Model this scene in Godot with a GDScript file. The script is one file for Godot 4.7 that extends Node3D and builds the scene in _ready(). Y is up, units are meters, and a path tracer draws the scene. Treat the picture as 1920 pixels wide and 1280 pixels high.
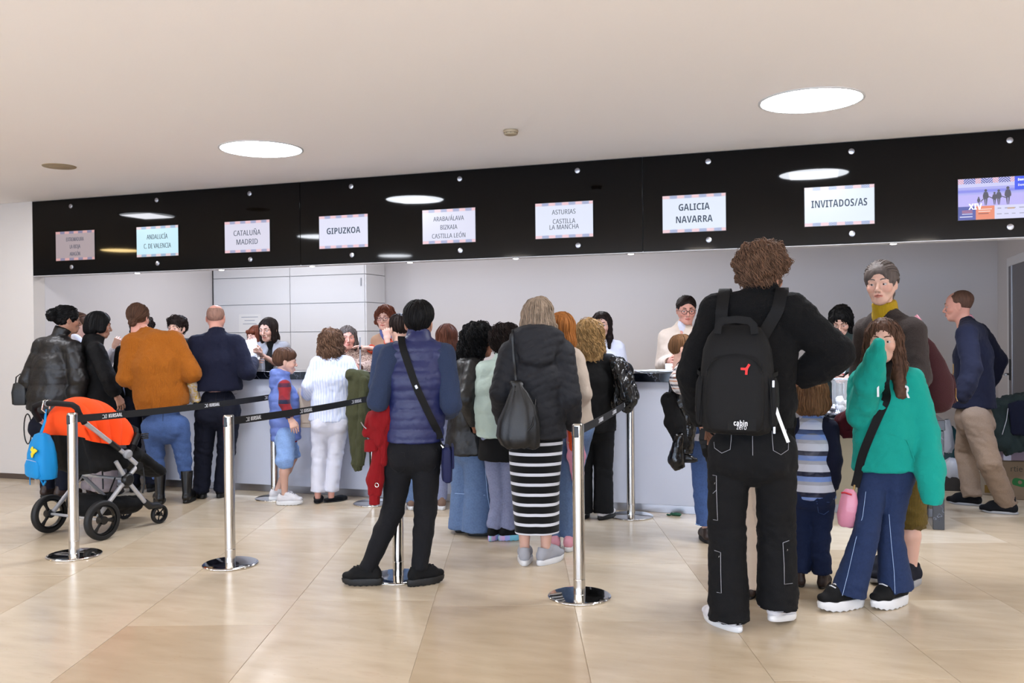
extends Node3D
# Ticket hall: a long counter under a black glass fascia with lit displays, queue posts and a crowd.
# World: x runs along the counter, y up, z towards the camera; the fascia and the counter front stand at z = 0.

var M := {}            # materials by plain name
var used := {}         # names already taken at top level
var skin_noise := FastNoiseLite.new()
var rough_noise := FastNoiseLite.new()
var font: SystemFont
var font_bold: SystemFont


func _ready():
	# ---- camera -------------------------------------------------------------------------
	var cam := Camera3D.new()
	cam.name = "camera"
	cam.transform = Transform3D(Basis(Vector3(0.9468, -0.0103, -0.3217), Vector3(0.0073, 0.9999, -0.0107), Vector3(0.3218, 0.0078, 0.9468)).orthonormalized(), Vector3(0, 1.4697, 7.3525))
	cam.fov = 41.34
	cam.near = 0.05
	cam.far = 80.0
	add_child(cam)
	# ---- surroundings and exposure --------------------------------------------------------
	var env := Environment.new()
	env.background_mode = Environment.BG_COLOR
	env.background_color = Color(0.02, 0.022, 0.025)
	env.tonemap_mode = Environment.TONE_MAPPER_LINEAR
	env.tonemap_exposure = 1.0
	env.sdfgi_enabled = true
	env.ssao_enabled = true
	env.ssil_enabled = true
	var we := WorldEnvironment.new()
	we.name = "surroundings"
	we.environment = env
	add_child(we)
	# ---- large area lights: daylight through the glazed hall front behind the camera --------------
	for x in [-8.2, -2.8, 2.6]:
		var a := AreaLight3D.new()
		a.name = "daylight"
		a.area_size = Vector2(4.6, 2.2)
		a.area_normalize_energy = true
		a.light_color = Color(0.80, 0.88, 1.0)
		a.light_energy = DAYLIGHT * (0.6 if x < -5.0 else 1.05)
		a.shadow_enabled = true
		a.position = Vector3(x, 1.25, 11.9)
		add_child(a, true)
	skin_noise.seed = 7
	skin_noise.frequency = 1.0
	skin_noise.fractal_octaves = 3
	rough_noise.seed = 21
	rough_noise.frequency = 1.0
	rough_noise.fractal_octaves = 2
	font = SystemFont.new()
	font.font_names = PackedStringArray(["Droid Sans"])
	font_bold = SystemFont.new()
	font_bold.font_names = PackedStringArray(["Droid Sans"])
	font_bold.font_weight = 700
	build_materials()
	build_room()
	build_ceiling_fittings()
	build_fascia()
	build_counter()
	build_posts()
	build_people()
	build_things()


const DAYLIGHT := 22.0
const DISC := 2.2


# ======================================================================= naming and tagging
func numbered(called: String) -> String:
	var n: int = used.get(called, -1) + 1
	used[called] = n
	return called if n == 0 else "%s_%03d" % [called, n]


func thing(called: String, label: String, category: String, at := Vector3.ZERO, turn := 0.0, group := "") -> Node3D:
	var o := Node3D.new()
	o.name = numbered(called)
	o.position = at
	o.rotation.y = turn
	tag(o, label, category, group)
	add_child(o, true)
	return o


func tag(o: Node, label: String, category: String, group := "") -> void:
	o.set_meta("label", label)
	o.set_meta("category", category)
	if group:
		o.set_meta("group", group)


func part(called: String, b, m: Material, parent: Node, label := "") -> MeshInstance3D:
	var o := MeshInstance3D.new()
	o.name = called
	o.mesh = b.mesh() if b is MB else b
	o.material_override = null
	if m:
		o.set_surface_override_material(0, m)
	if label:
		o.set_meta("label", label)
	parent.add_child(o, true)
	return o


func struct(called: String, b, m: Material) -> MeshInstance3D:
	var o := part(called, b, m, self)
	o.set_meta("kind", "structure")
	return o


# ======================================================================= mesh builder
class MB:
	var v := PackedVector3Array()
	var n := PackedVector3Array()
	var uv := PackedVector2Array()
	var c := PackedColorArray()
	var ix := PackedInt32Array()
	var tint := Color.WHITE
	var tinted := false

	func vert(p: Vector3, no: Vector3, t := Vector2.ZERO) -> int:
		v.append(p)
		n.append(no)
		uv.append(t)
		c.append(tint)
		return v.size() - 1

	# corners go round anticlockwise as seen from outside
	func quad(a: Vector3, b: Vector3, d: Vector3, e: Vector3, t0 := Vector2(0, 1), t1 := Vector2(1, 0)) -> void:
		var no := (b - a).cross(d - a).normalized()
		if no == Vector3.ZERO:
			no = (d - a).cross(e - a).normalized()
		var i := vert(a, no, Vector2(t0.x, t0.y))
		vert(b, no, Vector2(t1.x, t0.y))
		vert(d, no, Vector2(t1.x, t1.y))
		vert(e, no, Vector2(t0.x, t1.y))
		ix.append_array(PackedInt32Array([i, i + 2, i + 1, i, i + 3, i + 2]))

	func tri(a: Vector3, b: Vector3, d: Vector3) -> void:
		var no := (b - a).cross(d - a).normalized()
		var i := vert(a, no)
		vert(b, no)
		vert(d, no)
		ix.append_array(PackedInt32Array([i, i + 2, i + 1]))

	# box with chamfered edges; bs turns it
	func box(at: Vector3, size: Vector3, bev := 0.004, bs := Basis.IDENTITY) -> void:
		var h := size * 0.5
		bev = minf(bev, minf(h.x, minf(h.y, h.z)) * 0.95)
		var id := {}
		for sx in [-1, 1]:
			for sy in [-1, 1]:
				for sz in [-1, 1]:
					var s := Vector3(sx, sy, sz)
					for ax in 3:
						var p := s * (h - Vector3(bev, bev, bev))
						p[ax] = s[ax] * h[ax]
						var no := Vector3.ZERO
						no[ax] = s[ax]
						var a2 := (ax + 1) % 3
						var a3 := (ax + 2) % 3
						id[[sx, sy, sz, ax]] = vert(at + bs * p, bs * no, Vector2(p[a2] if ax != 1 else p.x, p[a3] if ax != 1 else p.z))
		for ax in 3:
			var u := (ax + 1) % 3
			var w := (ax + 2) % 3
			for s in [-1, 1]:
				var q := []
				for k in [[-1, -1], [1, -1], [1, 1], [-1, 1]]:
					var t := [0, 0, 0, ax]
					t[ax] = s
					t[u] = k[0]
					t[w] = k[1]
					q.append(id[t])
				face4(q)
			for su in [-1, 1]:
				for sw in [-1, 1]:
					var q := []
					for k in [[-1, u], [1, u], [1, w], [-1, w]]:
						var t := [0, 0, 0, k[1]]
						t[ax] = k[0]
						t[u] = su
						t[w] = sw
						q.append(id[t])
					face4(q)
		for sx in [-1, 1]:
			for sy in [-1, 1]:
				for sz in [-1, 1]:
					face3([id[[sx, sy, sz, 0]], id[[sx, sy, sz, 1]], id[[sx, sy, sz, 2]]])

	func face4(q: Array) -> void:
		face3([q[0], q[1], q[2]])
		face3([q[0], q[2], q[3]])

	func face3(q: Array) -> void:
		var a: Vector3 = v[q[0]]
		var no: Vector3 = (v[q[1]] - a).cross(v[q[2]] - a)
		if no.dot(n[q[0]] + n[q[1]] + n[q[2]]) > 0:
			ix.append_array(PackedInt32Array([q[0], q[2], q[1]]))
		else:
			ix.append_array(PackedInt32Array([q[0], q[1], q[2]]))

	# skin over rings of equal count; rings run anticlockwise seen from the last ring's side
	func loft(rings: Array, cap0 := true, cap1 := true, closed := true, us := 1.0, vs := 1.0) -> void:
		var k: int = rings[0].size()
		var first := v.size()
		var run := 0.0
		var cols := k + 1 if closed else k
		for r in rings.size():
			var ring: PackedVector3Array = rings[r]
			if r:
				run += ((ring[0] - rings[r - 1][0]).length() + (ring[k / 2] - rings[r - 1][k / 2]).length()) * 0.5
			for i in cols:
				vert(ring[i % k], Vector3.ZERO, Vector2(us * i / float(k), run * vs))
		for r in rings.size() - 1:
			for i in (k if closed else k - 1):
				var a := first + r * cols + i
				var b := a + 1
				var d := a + cols
				var e := d + 1
				var n1 := (v[b] - v[a]).cross(v[e] - v[a])
				var n2 := (v[e] - v[a]).cross(v[d] - v[a])
				n[a] += n1 + n2
				n[b] += n1
				n[e] += n1 + n2
				n[d] += n2
				ix.append_array(PackedInt32Array([a, e, b, a, d, e]))
		for r in rings.size():
			var o := first + r * cols
			if closed:
				var s := n[o] + n[o + k]
				n[o] = s
				n[o + k] = s
			for i in cols:
				n[o + i] = n[o + i].normalized()
		if cap0:
			fan(rings[0], true)
		if cap1:
			fan(rings[-1], false)

	func fan(ring: PackedVector3Array, flip: bool) -> void:
		var mid := Vector3.ZERO
		for p in ring:
			mid += p
		mid /= ring.size()
		var no := Vector3.ZERO
		for i in ring.size():
			no += (ring[i] - mid).cross(ring[(i + 1) % ring.size()] - mid)
		no = no.normalized() * (-1.0 if flip else 1.0)
		var m0 := vert(mid, no, Vector2(mid.x, mid.z))
		var s := v.size()
		for p in ring:
			vert(p, no, Vector2(p.x, p.z))
		for i in ring.size():
			var j := (i + 1) % ring.size()
			if flip:
				ix.append_array(PackedInt32Array([m0, s + i, s + j]))
			else:
				ix.append_array(PackedInt32Array([m0, s + j, s + i]))

	# tube along points with a radius per point (or one number); flat squashes it across «wide»
	func tube(pts: Array, rad, sides := 8, caps := true, wide := Vector3.ZERO, flat := 1.0, vs := 1.0) -> void:
		var rings := []
		var m := pts.size()
		var side := Vector3.ZERO
		for i in m:
			var d: Vector3 = (pts[mini(i + 1, m - 1)] - pts[maxi(i - 1, 0)]).normalized()
			if d == Vector3.ZERO:
				d = Vector3.UP
			if wide != Vector3.ZERO:
				side = (wide - d * wide.dot(d)).normalized()
			elif i == 0:
				side = d.cross(Vector3(0.31, 0.2, 0.93)).normalized()
			else:
				side = (side - d * side.dot(d)).normalized()
			var up := d.cross(side)
			var r: float = rad[i] if rad is Array or rad is PackedFloat32Array else rad
			var ring := PackedVector3Array()
			for k in sides:
				var a := TAU * k / sides
				ring.append(pts[i] + side * (cos(a) * r) + up * (sin(a) * r * flat))
			rings.append(ring)
		loft(rings, caps, caps, true, 1.0, vs)

	# flat strap of rectangular section; normals[i] is the outward side
	func strap(pts: Array, outs: Array, wide: float, thick: float) -> void:
		var rings := []
		var m := pts.size()
		for i in m:
			var d: Vector3 = (pts[mini(i + 1, m - 1)] - pts[maxi(i - 1, 0)]).normalized()
			var o: Vector3 = outs[i] if outs.size() > 1 else outs[0]
			o = (o - d * o.dot(d)).normalized()
			var s := o.cross(d) * (wide * 0.5)
			var t := o * (thick * 0.5)
			rings.append(PackedVector3Array([pts[i] - s - t, pts[i] + s - t, pts[i] + s + t, pts[i] - s + t]))
		hard_loft(rings)

	# a loft with hard edges along its length
	func hard_loft(rings: Array) -> void:
		var k: int = rings[0].size()
		for i in k:
			var strip := []
			for r in rings:
				strip.append(PackedVector3Array([r[i], r[(i + 1) % k]]))
			loft(strip, false, false, false, 1.0, 1.0)
		fan(rings[0], true)
		fan(rings[-1], false)

	# turned about the y axis through «at»; prof holds (radius, height), upwards
	func lathe(prof: Array, at := Vector3.ZERO, seg := 24, bs := Basis.IDENTITY, caps := true) -> void:
		var rings := []
		for p in prof:
			var ring := PackedVector3Array()
			for i in seg:
				var a := -TAU * i / seg
				ring.append(at + bs * Vector3(cos(a) * p.x, p.y, sin(a) * p.x))
			rings.append(ring)
		loft(rings, caps, caps)

	func ball(at: Vector3, r: Vector3, seg := 12, bs := Basis.IDENTITY) -> void:
		var rings := []
		var rows := maxi(4, seg / 2)
		for j in rows + 1:
			var t := -PI / 2 + PI * clampf(j / float(rows), 0.004, 0.996)
			var ring := PackedVector3Array()
			for i in seg:
				var a := -TAU * i / seg
				ring.append(at + bs * (Vector3(cos(a) * cos(t), sin(t), sin(a) * cos(t)) * r))
			rings.append(ring)
		loft(rings, true, true)

	# outline in the xy plane (anticlockwise), pushed from z0 to z1
	func extrude(pts: PackedVector2Array, z0: float, z1: float, bs := Basis.IDENTITY, at := Vector3.ZERO) -> void:
		var t := Geometry2D.triangulate_polygon(pts)
		for s in [0, 1]:
			var z := z1 if s else z0
			var no := bs * Vector3(0, 0, 1 if s else -1)
			var f := v.size()
			for q in pts:
				vert(at + bs * Vector3(q.x, q.y, z), no, q)
			for i in range(0, t.size(), 3):
				face3([f + t[i], f + t[i + 1], f + t[i + 2]])
		for i in pts.size():
			var a := pts[i]
			var b := pts[(i + 1) % pts.size()]
			quad(at + bs * Vector3(a.x, a.y, z0), at + bs * Vector3(b.x, b.y, z0), at + bs * Vector3(b.x, b.y, z1), at + bs * Vector3(a.x, a.y, z1))

	func add(o: MB, t := Transform3D.IDENTITY) -> void:
		var f := v.size()
		var turn := t.basis.inverse().transposed()
		var flip := t.basis.determinant() < 0
		for i in o.v.size():
			v.append(t * o.v[i])
			n.append((turn * o.n[i]).normalized())
		uv.append_array(o.uv)
		c.append_array(o.c)
		var f0 := ix.size()
		ix.append_array(o.ix)
		for i in range(f0, ix.size()):
			ix[i] += f
		if flip:
			for i in range(f0, ix.size(), 3):
				var q := ix[i + 1]
				ix[i + 1] = ix[i + 2]
				ix[i + 2] = q

	func mesh() -> ArrayMesh:
		var a := []
		a.resize(Mesh.ARRAY_MAX)
		a[Mesh.ARRAY_VERTEX] = v
		a[Mesh.ARRAY_NORMAL] = n
		a[Mesh.ARRAY_TEX_UV] = uv
		if tinted:
			a[Mesh.ARRAY_COLOR] = c
		a[Mesh.ARRAY_INDEX] = ix
		var m := ArrayMesh.new()
		m.add_surface_from_arrays(Mesh.PRIMITIVE_TRIANGLES, a)
		return m


# ======================================================================= lettering
func lettering(text: String, height: float, m: Material, parent: Node, at: Transform3D, called := "lettering", bold := false, fit := 0.0, deep := 0.0015) -> MeshInstance3D:
	var t := TextMesh.new()
	t.text = text
	t.font = font_bold if bold else font
	t.font_size = 64
	t.pixel_size = height / 46.0
	t.depth = deep
	t.curve_step = 2.0
	var o := MeshInstance3D.new()
	o.name = called
	o.mesh = t
	o.set_surface_override_material(0, m)
	o.transform = at
	if fit > 0.0:
		var w: float = t.get_aabb().size.x
		if w > 0.0:
			o.transform.basis = o.transform.basis * Basis.from_scale(Vector3(fit / w, 1, 1))
	parent.add_child(o, true)
	return o


# ======================================================================= materials
func noise_tex(freq: float, octaves: int, size := 256, as_normal := false, bump := 4.0, sd := 1, kind := FastNoiseLite.TYPE_SIMPLEX_SMOOTH, ramp: Gradient = null) -> NoiseTexture2D:
	var f := FastNoiseLite.new()
	f.seed = sd
	f.noise_type = kind
	f.frequency = freq
	f.fractal_octaves = octaves
	var t := NoiseTexture2D.new()
	t.width = size
	t.height = size
	t.seamless = true
	t.as_normal_map = as_normal
	t.bump_strength = bump
	t.noise = f
	if ramp:
		t.color_ramp = ramp
	return t


func ramp(stops: Array) -> Gradient:
	var g := Gradient.new()
	g.offsets = PackedFloat32Array(stops.map(func(s): return s[0]))
	g.colors = PackedColorArray(stops.map(func(s): return s[1]))
	return g


# a repeating weave or rib as a normal map, worked out pixel by pixel
func rib_tex(size: int, across: int, along: int, depth: float) -> ImageTexture:
	var im := Image.create(size, size, false, Image.FORMAT_RGBA8)
	for y in size:
		for x in size:
			var h := 0.5 + 0.5 * sin(TAU * across * x / size) * (0.75 + 0.25 * sin(TAU * along * y / size))
			im.set_pixel(x, y, Color(h, h, h))
	im.bump_map_to_normal_map(depth)
	return ImageTexture.create_from_image(im)


func plain(called: String, c: Color, rough := 0.7, metal := 0.0, spec := 0.5) -> StandardMaterial3D:
	var m := StandardMaterial3D.new()
	m.resource_name = called
	m.albedo_color = c
	m.roughness = rough
	m.metallic = metal
	m.metallic_specular = spec
	M[called] = m
	return m


var T := {}


# cloth: colour, roughness, sheen, one of the shared weave textures and its repeats per metre
func cloth(called: String, c: Color, weave := "weave", per := 6.0, depth := 0.5, rough := 0.85, mottle := "", sheen := 0.25) -> StandardMaterial3D:
	var m := plain(called, c, rough, 0.0, 0.35)
	m.uv1_triplanar = true
	m.uv1_scale = Vector3(per, per, per)
	if weave:
		m.normal_enabled = true
		m.normal_texture = T[weave]
		m.normal_scale = depth
	if mottle:
		m.albedo_texture = T[mottle]
	if sheen > 0.0:
		m.rim_enabled = true
		m.rim = sheen
		m.rim_tint = 0.6
	return m


# horizontal bands of colour, given bottom to top as [share, colour]
func band_tex(bands: Array, h := 256) -> ImageTexture:
	var im := Image.create(4, h, false, Image.FORMAT_RGBA8)
	var total := 0.0
	for b in bands:
		total += b[0]
	var y := 0.0
	for b in bands:
		var y2: float = y + b[0] / total * h
		im.fill_rect(Rect2i(0, int(round(y)), 4, int(round(y2)) - int(round(y))), b[1])
		y = y2
	return ImageTexture.create_from_image(im)


func build_materials() -> void:
	T.weave = noise_tex(0.09, 3, 256, true, 5.0, 3)
	T.knit = rib_tex(256, 26, 40, 5.0)
	T.crease = noise_tex(0.012, 4, 256, true, 9.0, 5)
	T.leather = noise_tex(0.035, 4, 256, true, 8.0, 9, FastNoiseLite.TYPE_CELLULAR)
	T.denim = noise_tex(0.02, 4, 256, false, 1.0, 11, FastNoiseLite.TYPE_SIMPLEX_SMOOTH, ramp([[0.0, Color(0.86, 0.86, 0.87)], [0.5, Color(0.95, 0.95, 0.96)], [1.0, Color(1, 1, 1)]]))
	T.mottle = noise_tex(0.05, 3, 256, false, 1.0, 13, FastNoiseLite.TYPE_SIMPLEX_SMOOTH, ramp([[0.0, Color(0.86, 0.86, 0.86)], [1.0, Color(1, 1, 1)]]))
	T.strand = noise_tex(0.3, 2, 128, true, 6.0, 17)

	var wall := plain("wall_paint", Color(0.80, 0.775, 0.75), 0.75)
	wall.normal_enabled = true
	wall.normal_texture = noise_tex(0.25, 2, 256, true, 1.2, 31)
	wall.normal_scale = 0.12
	wall.uv1_triplanar = true
	wall.uv1_scale = Vector3(2, 2, 2)
	var ceil := plain("ceiling_paint", Color(0.955, 0.94, 0.935), 0.8)
	ceil.normal_enabled = true
	ceil.normal_texture = wall.normal_texture
	ceil.normal_scale = 0.06
	ceil.uv1_triplanar = true
	plain("staff_wall", Color(0.79, 0.775, 0.775), 0.7)
	plain("cabinet_white", Color(0.84, 0.84, 0.85), 0.45)
	plain("gap_dark", Color(0.16, 0.16, 0.17), 0.9)
	# polished limestone, four tones, each with clouding, veins along the bed and tiny flecks
	var tones := [Color(0.785, 0.72, 0.625), Color(0.77, 0.70, 0.60), Color(0.80, 0.74, 0.65), Color(0.735, 0.66, 0.555)]
	for k in 4:
		var m := plain("limestone_%d" % k, tones[k], 0.2, 0.0, 0.5)
		m.albedo_texture = T.get("stone")
		if m.albedo_texture == null:
			T.stone = noise_tex(0.008, 5, 512, false, 1.0, 41, FastNoiseLite.TYPE_SIMPLEX_SMOOTH, ramp([[0.0, Color(0.935, 0.93, 0.915)], [0.32, Color(0.97, 0.967, 0.96)], [0.55, Color(0.98, 0.98, 0.975)], [0.8, Color(1, 1, 1)], [1.0, Color(0.97, 0.96, 0.95)]]))
			m.albedo_texture = T.stone
		m.uv1_triplanar = true
		m.uv1_world_triplanar = true
		m.uv1_scale = Vector3(0.45, 0.45, 1.5)
		m.uv1_offset = Vector3(0.31 * k, 0, 0.17 * k)
		m.roughness_texture = noise_tex(0.02, 3, 256, false, 1.0, 43, FastNoiseLite.TYPE_SIMPLEX_SMOOTH, ramp([[0.0, Color(0.75, 0.75, 0.75)], [1.0, Color(1, 1, 1)]])) if k == 0 else M["limestone_0"].roughness_texture
		m.roughness = 0.27
		m.detail_enabled = true
		if not T.has("fleck"):
			T.fleck = noise_tex(0.055, 3, 512, false, 1.0, 47, FastNoiseLite.TYPE_CELLULAR, ramp([[0.0, Color(0.80, 0.76, 0.70)], [0.07, Color(0.97, 0.96, 0.95)], [0.2, Color(1, 1, 1)], [1.0, Color(1, 1, 1)]]))
		m.detail_albedo = T.fleck
		m.detail_blend_mode = BaseMaterial3D.BLEND_MODE_MUL
	plain("grout", Color(0.72, 0.65, 0.55), 0.7)
	plain("skirting", Color(0.30, 0.25, 0.22), 0.35)
	plain("black_glass", Color(0.004, 0.004, 0.006), 0.035, 0.0, 0.34)
	plain("steel", Color(0.80, 0.79, 0.77), 0.16, 1.0)
	plain("steel_brushed", Color(0.66, 0.66, 0.68), 0.32, 1.0)
	plain("chrome", Color(0.86, 0.85, 0.83), 0.06, 1.0)
	var mar := plain("marble", Color(1, 1, 1), 0.12)
	mar.albedo_texture = noise_tex(0.006, 5, 512, false, 1.0, 61, FastNoiseLite.TYPE_SIMPLEX_SMOOTH, ramp([[0.0, Color(0.028, 0.034, 0.055)], [0.44, Color(0.045, 0.055, 0.085)], [0.485, Color(0.09, 0.10, 0.14)], [0.5, Color(0.50, 0.52, 0.56)], [0.512, Color(0.09, 0.10, 0.14)], [0.56, Color(0.04, 0.05, 0.08)], [1.0, Color(0.03, 0.035, 0.06)]]))
	mar.uv1_triplanar = true
	mar.uv1_world_triplanar = true
	mar.uv1_scale = Vector3(0.9, 0.9, 0.9)
	plain("counter_front", Color(0.765, 0.78, 0.83), 0.3)
	plain("rubber", Color(0.03, 0.03, 0.032), 0.6)
	plain("black_plastic", Color(0.025, 0.025, 0.027), 0.4)
	plain("grey_plastic", Color(0.55, 0.55, 0.56), 0.45)
	plain("white_plastic", Color(0.82, 0.82, 0.82), 0.4)
	plain("paper", Color(0.88, 0.88, 0.88), 0.8)
	plain("ink", Color(0.24, 0.28, 0.34), 0.8)
	plain("pale_ink", Color(0.58, 0.60, 0.66), 0.8)
	plain("white_print", Color(0.85, 0.85, 0.86), 0.6)
	plain("belt", Color(0.018, 0.018, 0.022), 0.75)
	var cg := plain("clear_glass", Color(0.95, 0.97, 0.98, 0.10), 0.02)
	cg.transparency = BaseMaterial3D.TRANSPARENCY_ALPHA
	var disc := plain("lamp_glow", Color(1, 1, 1), 0.5)
	disc.emission_enabled = true
	disc.emission = Color(0.95, 0.97, 1.0)
	disc.emission_energy_multiplier = 50.0
	var soft := plain("lamp_glow_soft", Color(1, 1, 1), 0.5)
	soft.emission_enabled = true
	soft.emission = Color(0.95, 0.97, 1.0)
	soft.emission_energy_multiplier = 8.0
	var warm := plain("lamp_glow_warm", Color(1, 1, 1), 0.5)
	warm.emission_enabled = true
	warm.emission = Color(1.0, 0.86, 0.58)
	warm.emission_energy_multiplier = 45.0
	var spot := plain("downlight_glow", Color(1, 1, 1), 0.5)
	spot.emission_enabled = true
	spot.emission = Color(1.0, 0.97, 0.95)
	spot.emission_energy_multiplier = 8.0
	var win := plain("daylight_pane", Color(0.8, 0.85, 0.9), 0.2)
	win.emission_enabled = true
	win.emission = Color(0.80, 0.88, 1.0)
	win.emission_energy_multiplier = 1.2
	plain("olive_wall", Color(0.42, 0.42, 0.36), 0.8)


# ======================================================================= room
func plate(a: Vector3, b: Vector3, bev := 0.002) -> MB:
	var m := MB.new()
	m.box((a + b) * 0.5, (b - a).abs(), bev)
	return m


func build_room() -> void:
	build_floor()
	# the ceiling: hall and staff area at one height
	struct("ceiling", plate(Vector3(-15, 2.91, -3.7), Vector3(7, 3.05, 12.2)), M.ceiling_paint)
	# wall left of the counter, in line with it
	struct("wall_left", plate(Vector3(-15, 0, -0.15), Vector3(-7.78, 2.91, 0.0)), M.wall_paint)
	struct("baseboard_left", plate(Vector3(-15, 0, 0.0), Vector3(-7.80, 0.055, 0.012)), M.skirting)
	struct("wall_recess_left", plate(Vector3(-7.93, 0, -3.7), Vector3(-7.78, 2.91, -0.15)), M.staff_wall)
	var back := struct("wall_back", plate(Vector3(-7.9, 0, -3.65), Vector3(1.95, 2.91, -3.5)), M.staff_wall)
	struct("wall_recess_right", plate(Vector3(1.81, 0, -3.7), Vector3(1.96, 2.91, 0.0)), M.staff_wall)
	struct("wall_front_right", plate(Vector3(1.96, 0, -0.15), Vector3(7, 2.91, 0.0)), M.wall_paint)
	struct("wall_right", plate(Vector3(7, 0, -0.2), Vector3(7.15, 2.91, 12.2)), M.wall_paint)
	struct("wall_far_left", plate(Vector3(-15.15, 0, -0.2), Vector3(-15, 2.91, 12.2)), M.wall_paint)
	# glazed hall front behind the camera: sill wall, head, posts and panes
	var front := struct("wall_glazed", plate(Vector3(-15, 0, 12.05), Vector3(7, 0.06, 12.2)), M.olive_wall)
	part("lintel", plate(Vector3(-15, 2.8, 12.05), Vector3(7, 2.91, 12.2)), M.olive_wall, front)
	for k in 9:
		var x := -15.0 + k * 2.75
		part("mullion", plate(Vector3(x - 0.04, 0.06, 12.03), Vector3(x + 0.04, 2.8, 12.2)), M.gap_dark, front)
	for k in 8:
		var x := -15.0 + k * 2.75
		var w := struct("window_%d" % (k + 1), plate(Vector3(x + 0.04, 0.06, 12.08), Vector3(x + 2.71, 2.8, 12.11)), M.daylight_pane)
	# white cabinet doors at the left of the back wall
	var cab := thing("wall_cabinet", "tall white panelled cupboard wall behind the counter, left of the plain back wall", "cupboard", Vector3.ZERO)
	part("carcass", plate(Vector3(-7.775, 0, -3.49), Vector3(-5.478, 2.9, -2.975)), M.cabinet_white, cab)
	var ys := [0.02, 0.63, 1.53, 1.90, 2.26, 2.88]
	var xs := [-7.765, -6.57, -5.475]
	for i in 2:
		for j in 5:
			if j == 1:
				part("door_panel", plate(Vector3(xs[i] + 0.004, 0.635, -2.975), Vector3(xs[i + 1] - 0.004, 1.526, -2.95), 0.002), M.cabinet_white, cab)
			else:
				part("door_panel", plate(Vector3(xs[i] + 0.004, ys[j] + 0.004, -2.975), Vector3(xs[i + 1] - 0.004, ys[j + 1] - 0.004, -2.95), 0.002), M.cabinet_white, cab)
	for j in 5:
		part("side_panel", plate(Vector3(-5.478, ys[j] + 0.004, -3.48), Vector3(-5.455, ys[j + 1] - 0.004, -2.96), 0.002), M.cabinet_white, cab)
	for y in [1.24, 2.16]:
		part("hinge", plate(Vector3(-5.53, y - 0.05, -2.95), Vector3(-5.515, y + 0.05, -2.94), 0.002), M.steel_brushed, cab)
	part("shadow_gap", plate(Vector3(-7.775, 0, -2.95), Vector3(-7.765, 2.9, -2.945), 0.001), M.gap_dark, cab)
	var note := thing("paper_notice", "pale printed paper notice taped to the white cupboard doors", "notice", Vector3(-7.19, 1.655, -2.947))
	part("sheet", plate(Vector3(-0.17, -0.12, 0), Vector3(0.17, 0.12, 0.002), 0.0005), M.paper, note)
	for k in 4:
		var w: float = [0.26, 0.16, 0.21, 0.06][k]
		var ln := plate(Vector3(-w / 2 + (0.05 if k == 3 else 0.0), 0.078 - k * 0.045, 0.002), Vector3(w / 2 + (0.05 if k == 3 else 0.0), 0.086 - k * 0.045, 0.003), 0.0002)
		part("printed_line", ln, M.pale_ink, note)
	# the door in the right-hand side wall of the staff area
	var fr := MB.new()
	fr.box(Vector3(1.80, 1.09, -2.755), Vector3(0.05, 2.18, 0.09), 0.006)
	fr.box(Vector3(1.80, 2.135, -2.16), Vector3(0.05, 0.09, 1.10), 0.006)
	fr.box(Vector3(1.80, 1.09, -1.565), Vector3(0.05, 2.18, 0.09), 0.006)
	var d := struct("door_1", plate(Vector3(1.775, 0.01, -2.71), Vector3(1.807, 2.09, -1.61), 0.003), plain("door_grey", Color(0.40, 0.39, 0.41), 0.5))
	part("door_frame", fr, M.cabinet_white, d)
	part("edge_strip", plate(Vector3(1.765, 0.01, -2.56), Vector3(1.776, 2.09, -2.52), 0.002), M.steel_brushed, d)
	part("lock_plate", plate(Vector3(1.764, 0.97, -2.66), Vector3(1.776, 1.18, -2.60), 0.003), M.gap_dark, d)
	var h := MB.new()
	h.tube([Vector3(1.77, 1.03, -2.63), Vector3(1.72, 1.03, -2.63), Vector3(1.71, 1.03, -2.61), Vector3(1.71, 1.03, -2.50)], 0.011, 8)
	part("door_handle", h, M.steel, d)
	var sw := thing("light_switch", "white light switch on the side wall beside the grey door", "switch", Vector3(1.807, 1.18, -3.08))
	part("switch_plate", plate(Vector3(-0.01, -0.045, -0.045), Vector3(0, 0.045, 0.045), 0.002), M.white_plastic, sw)
	part("rocker", plate(Vector3(-0.015, -0.025, -0.02), Vector3(-0.009, 0.025, 0.02), 0.002), M.white_plastic, sw)


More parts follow.
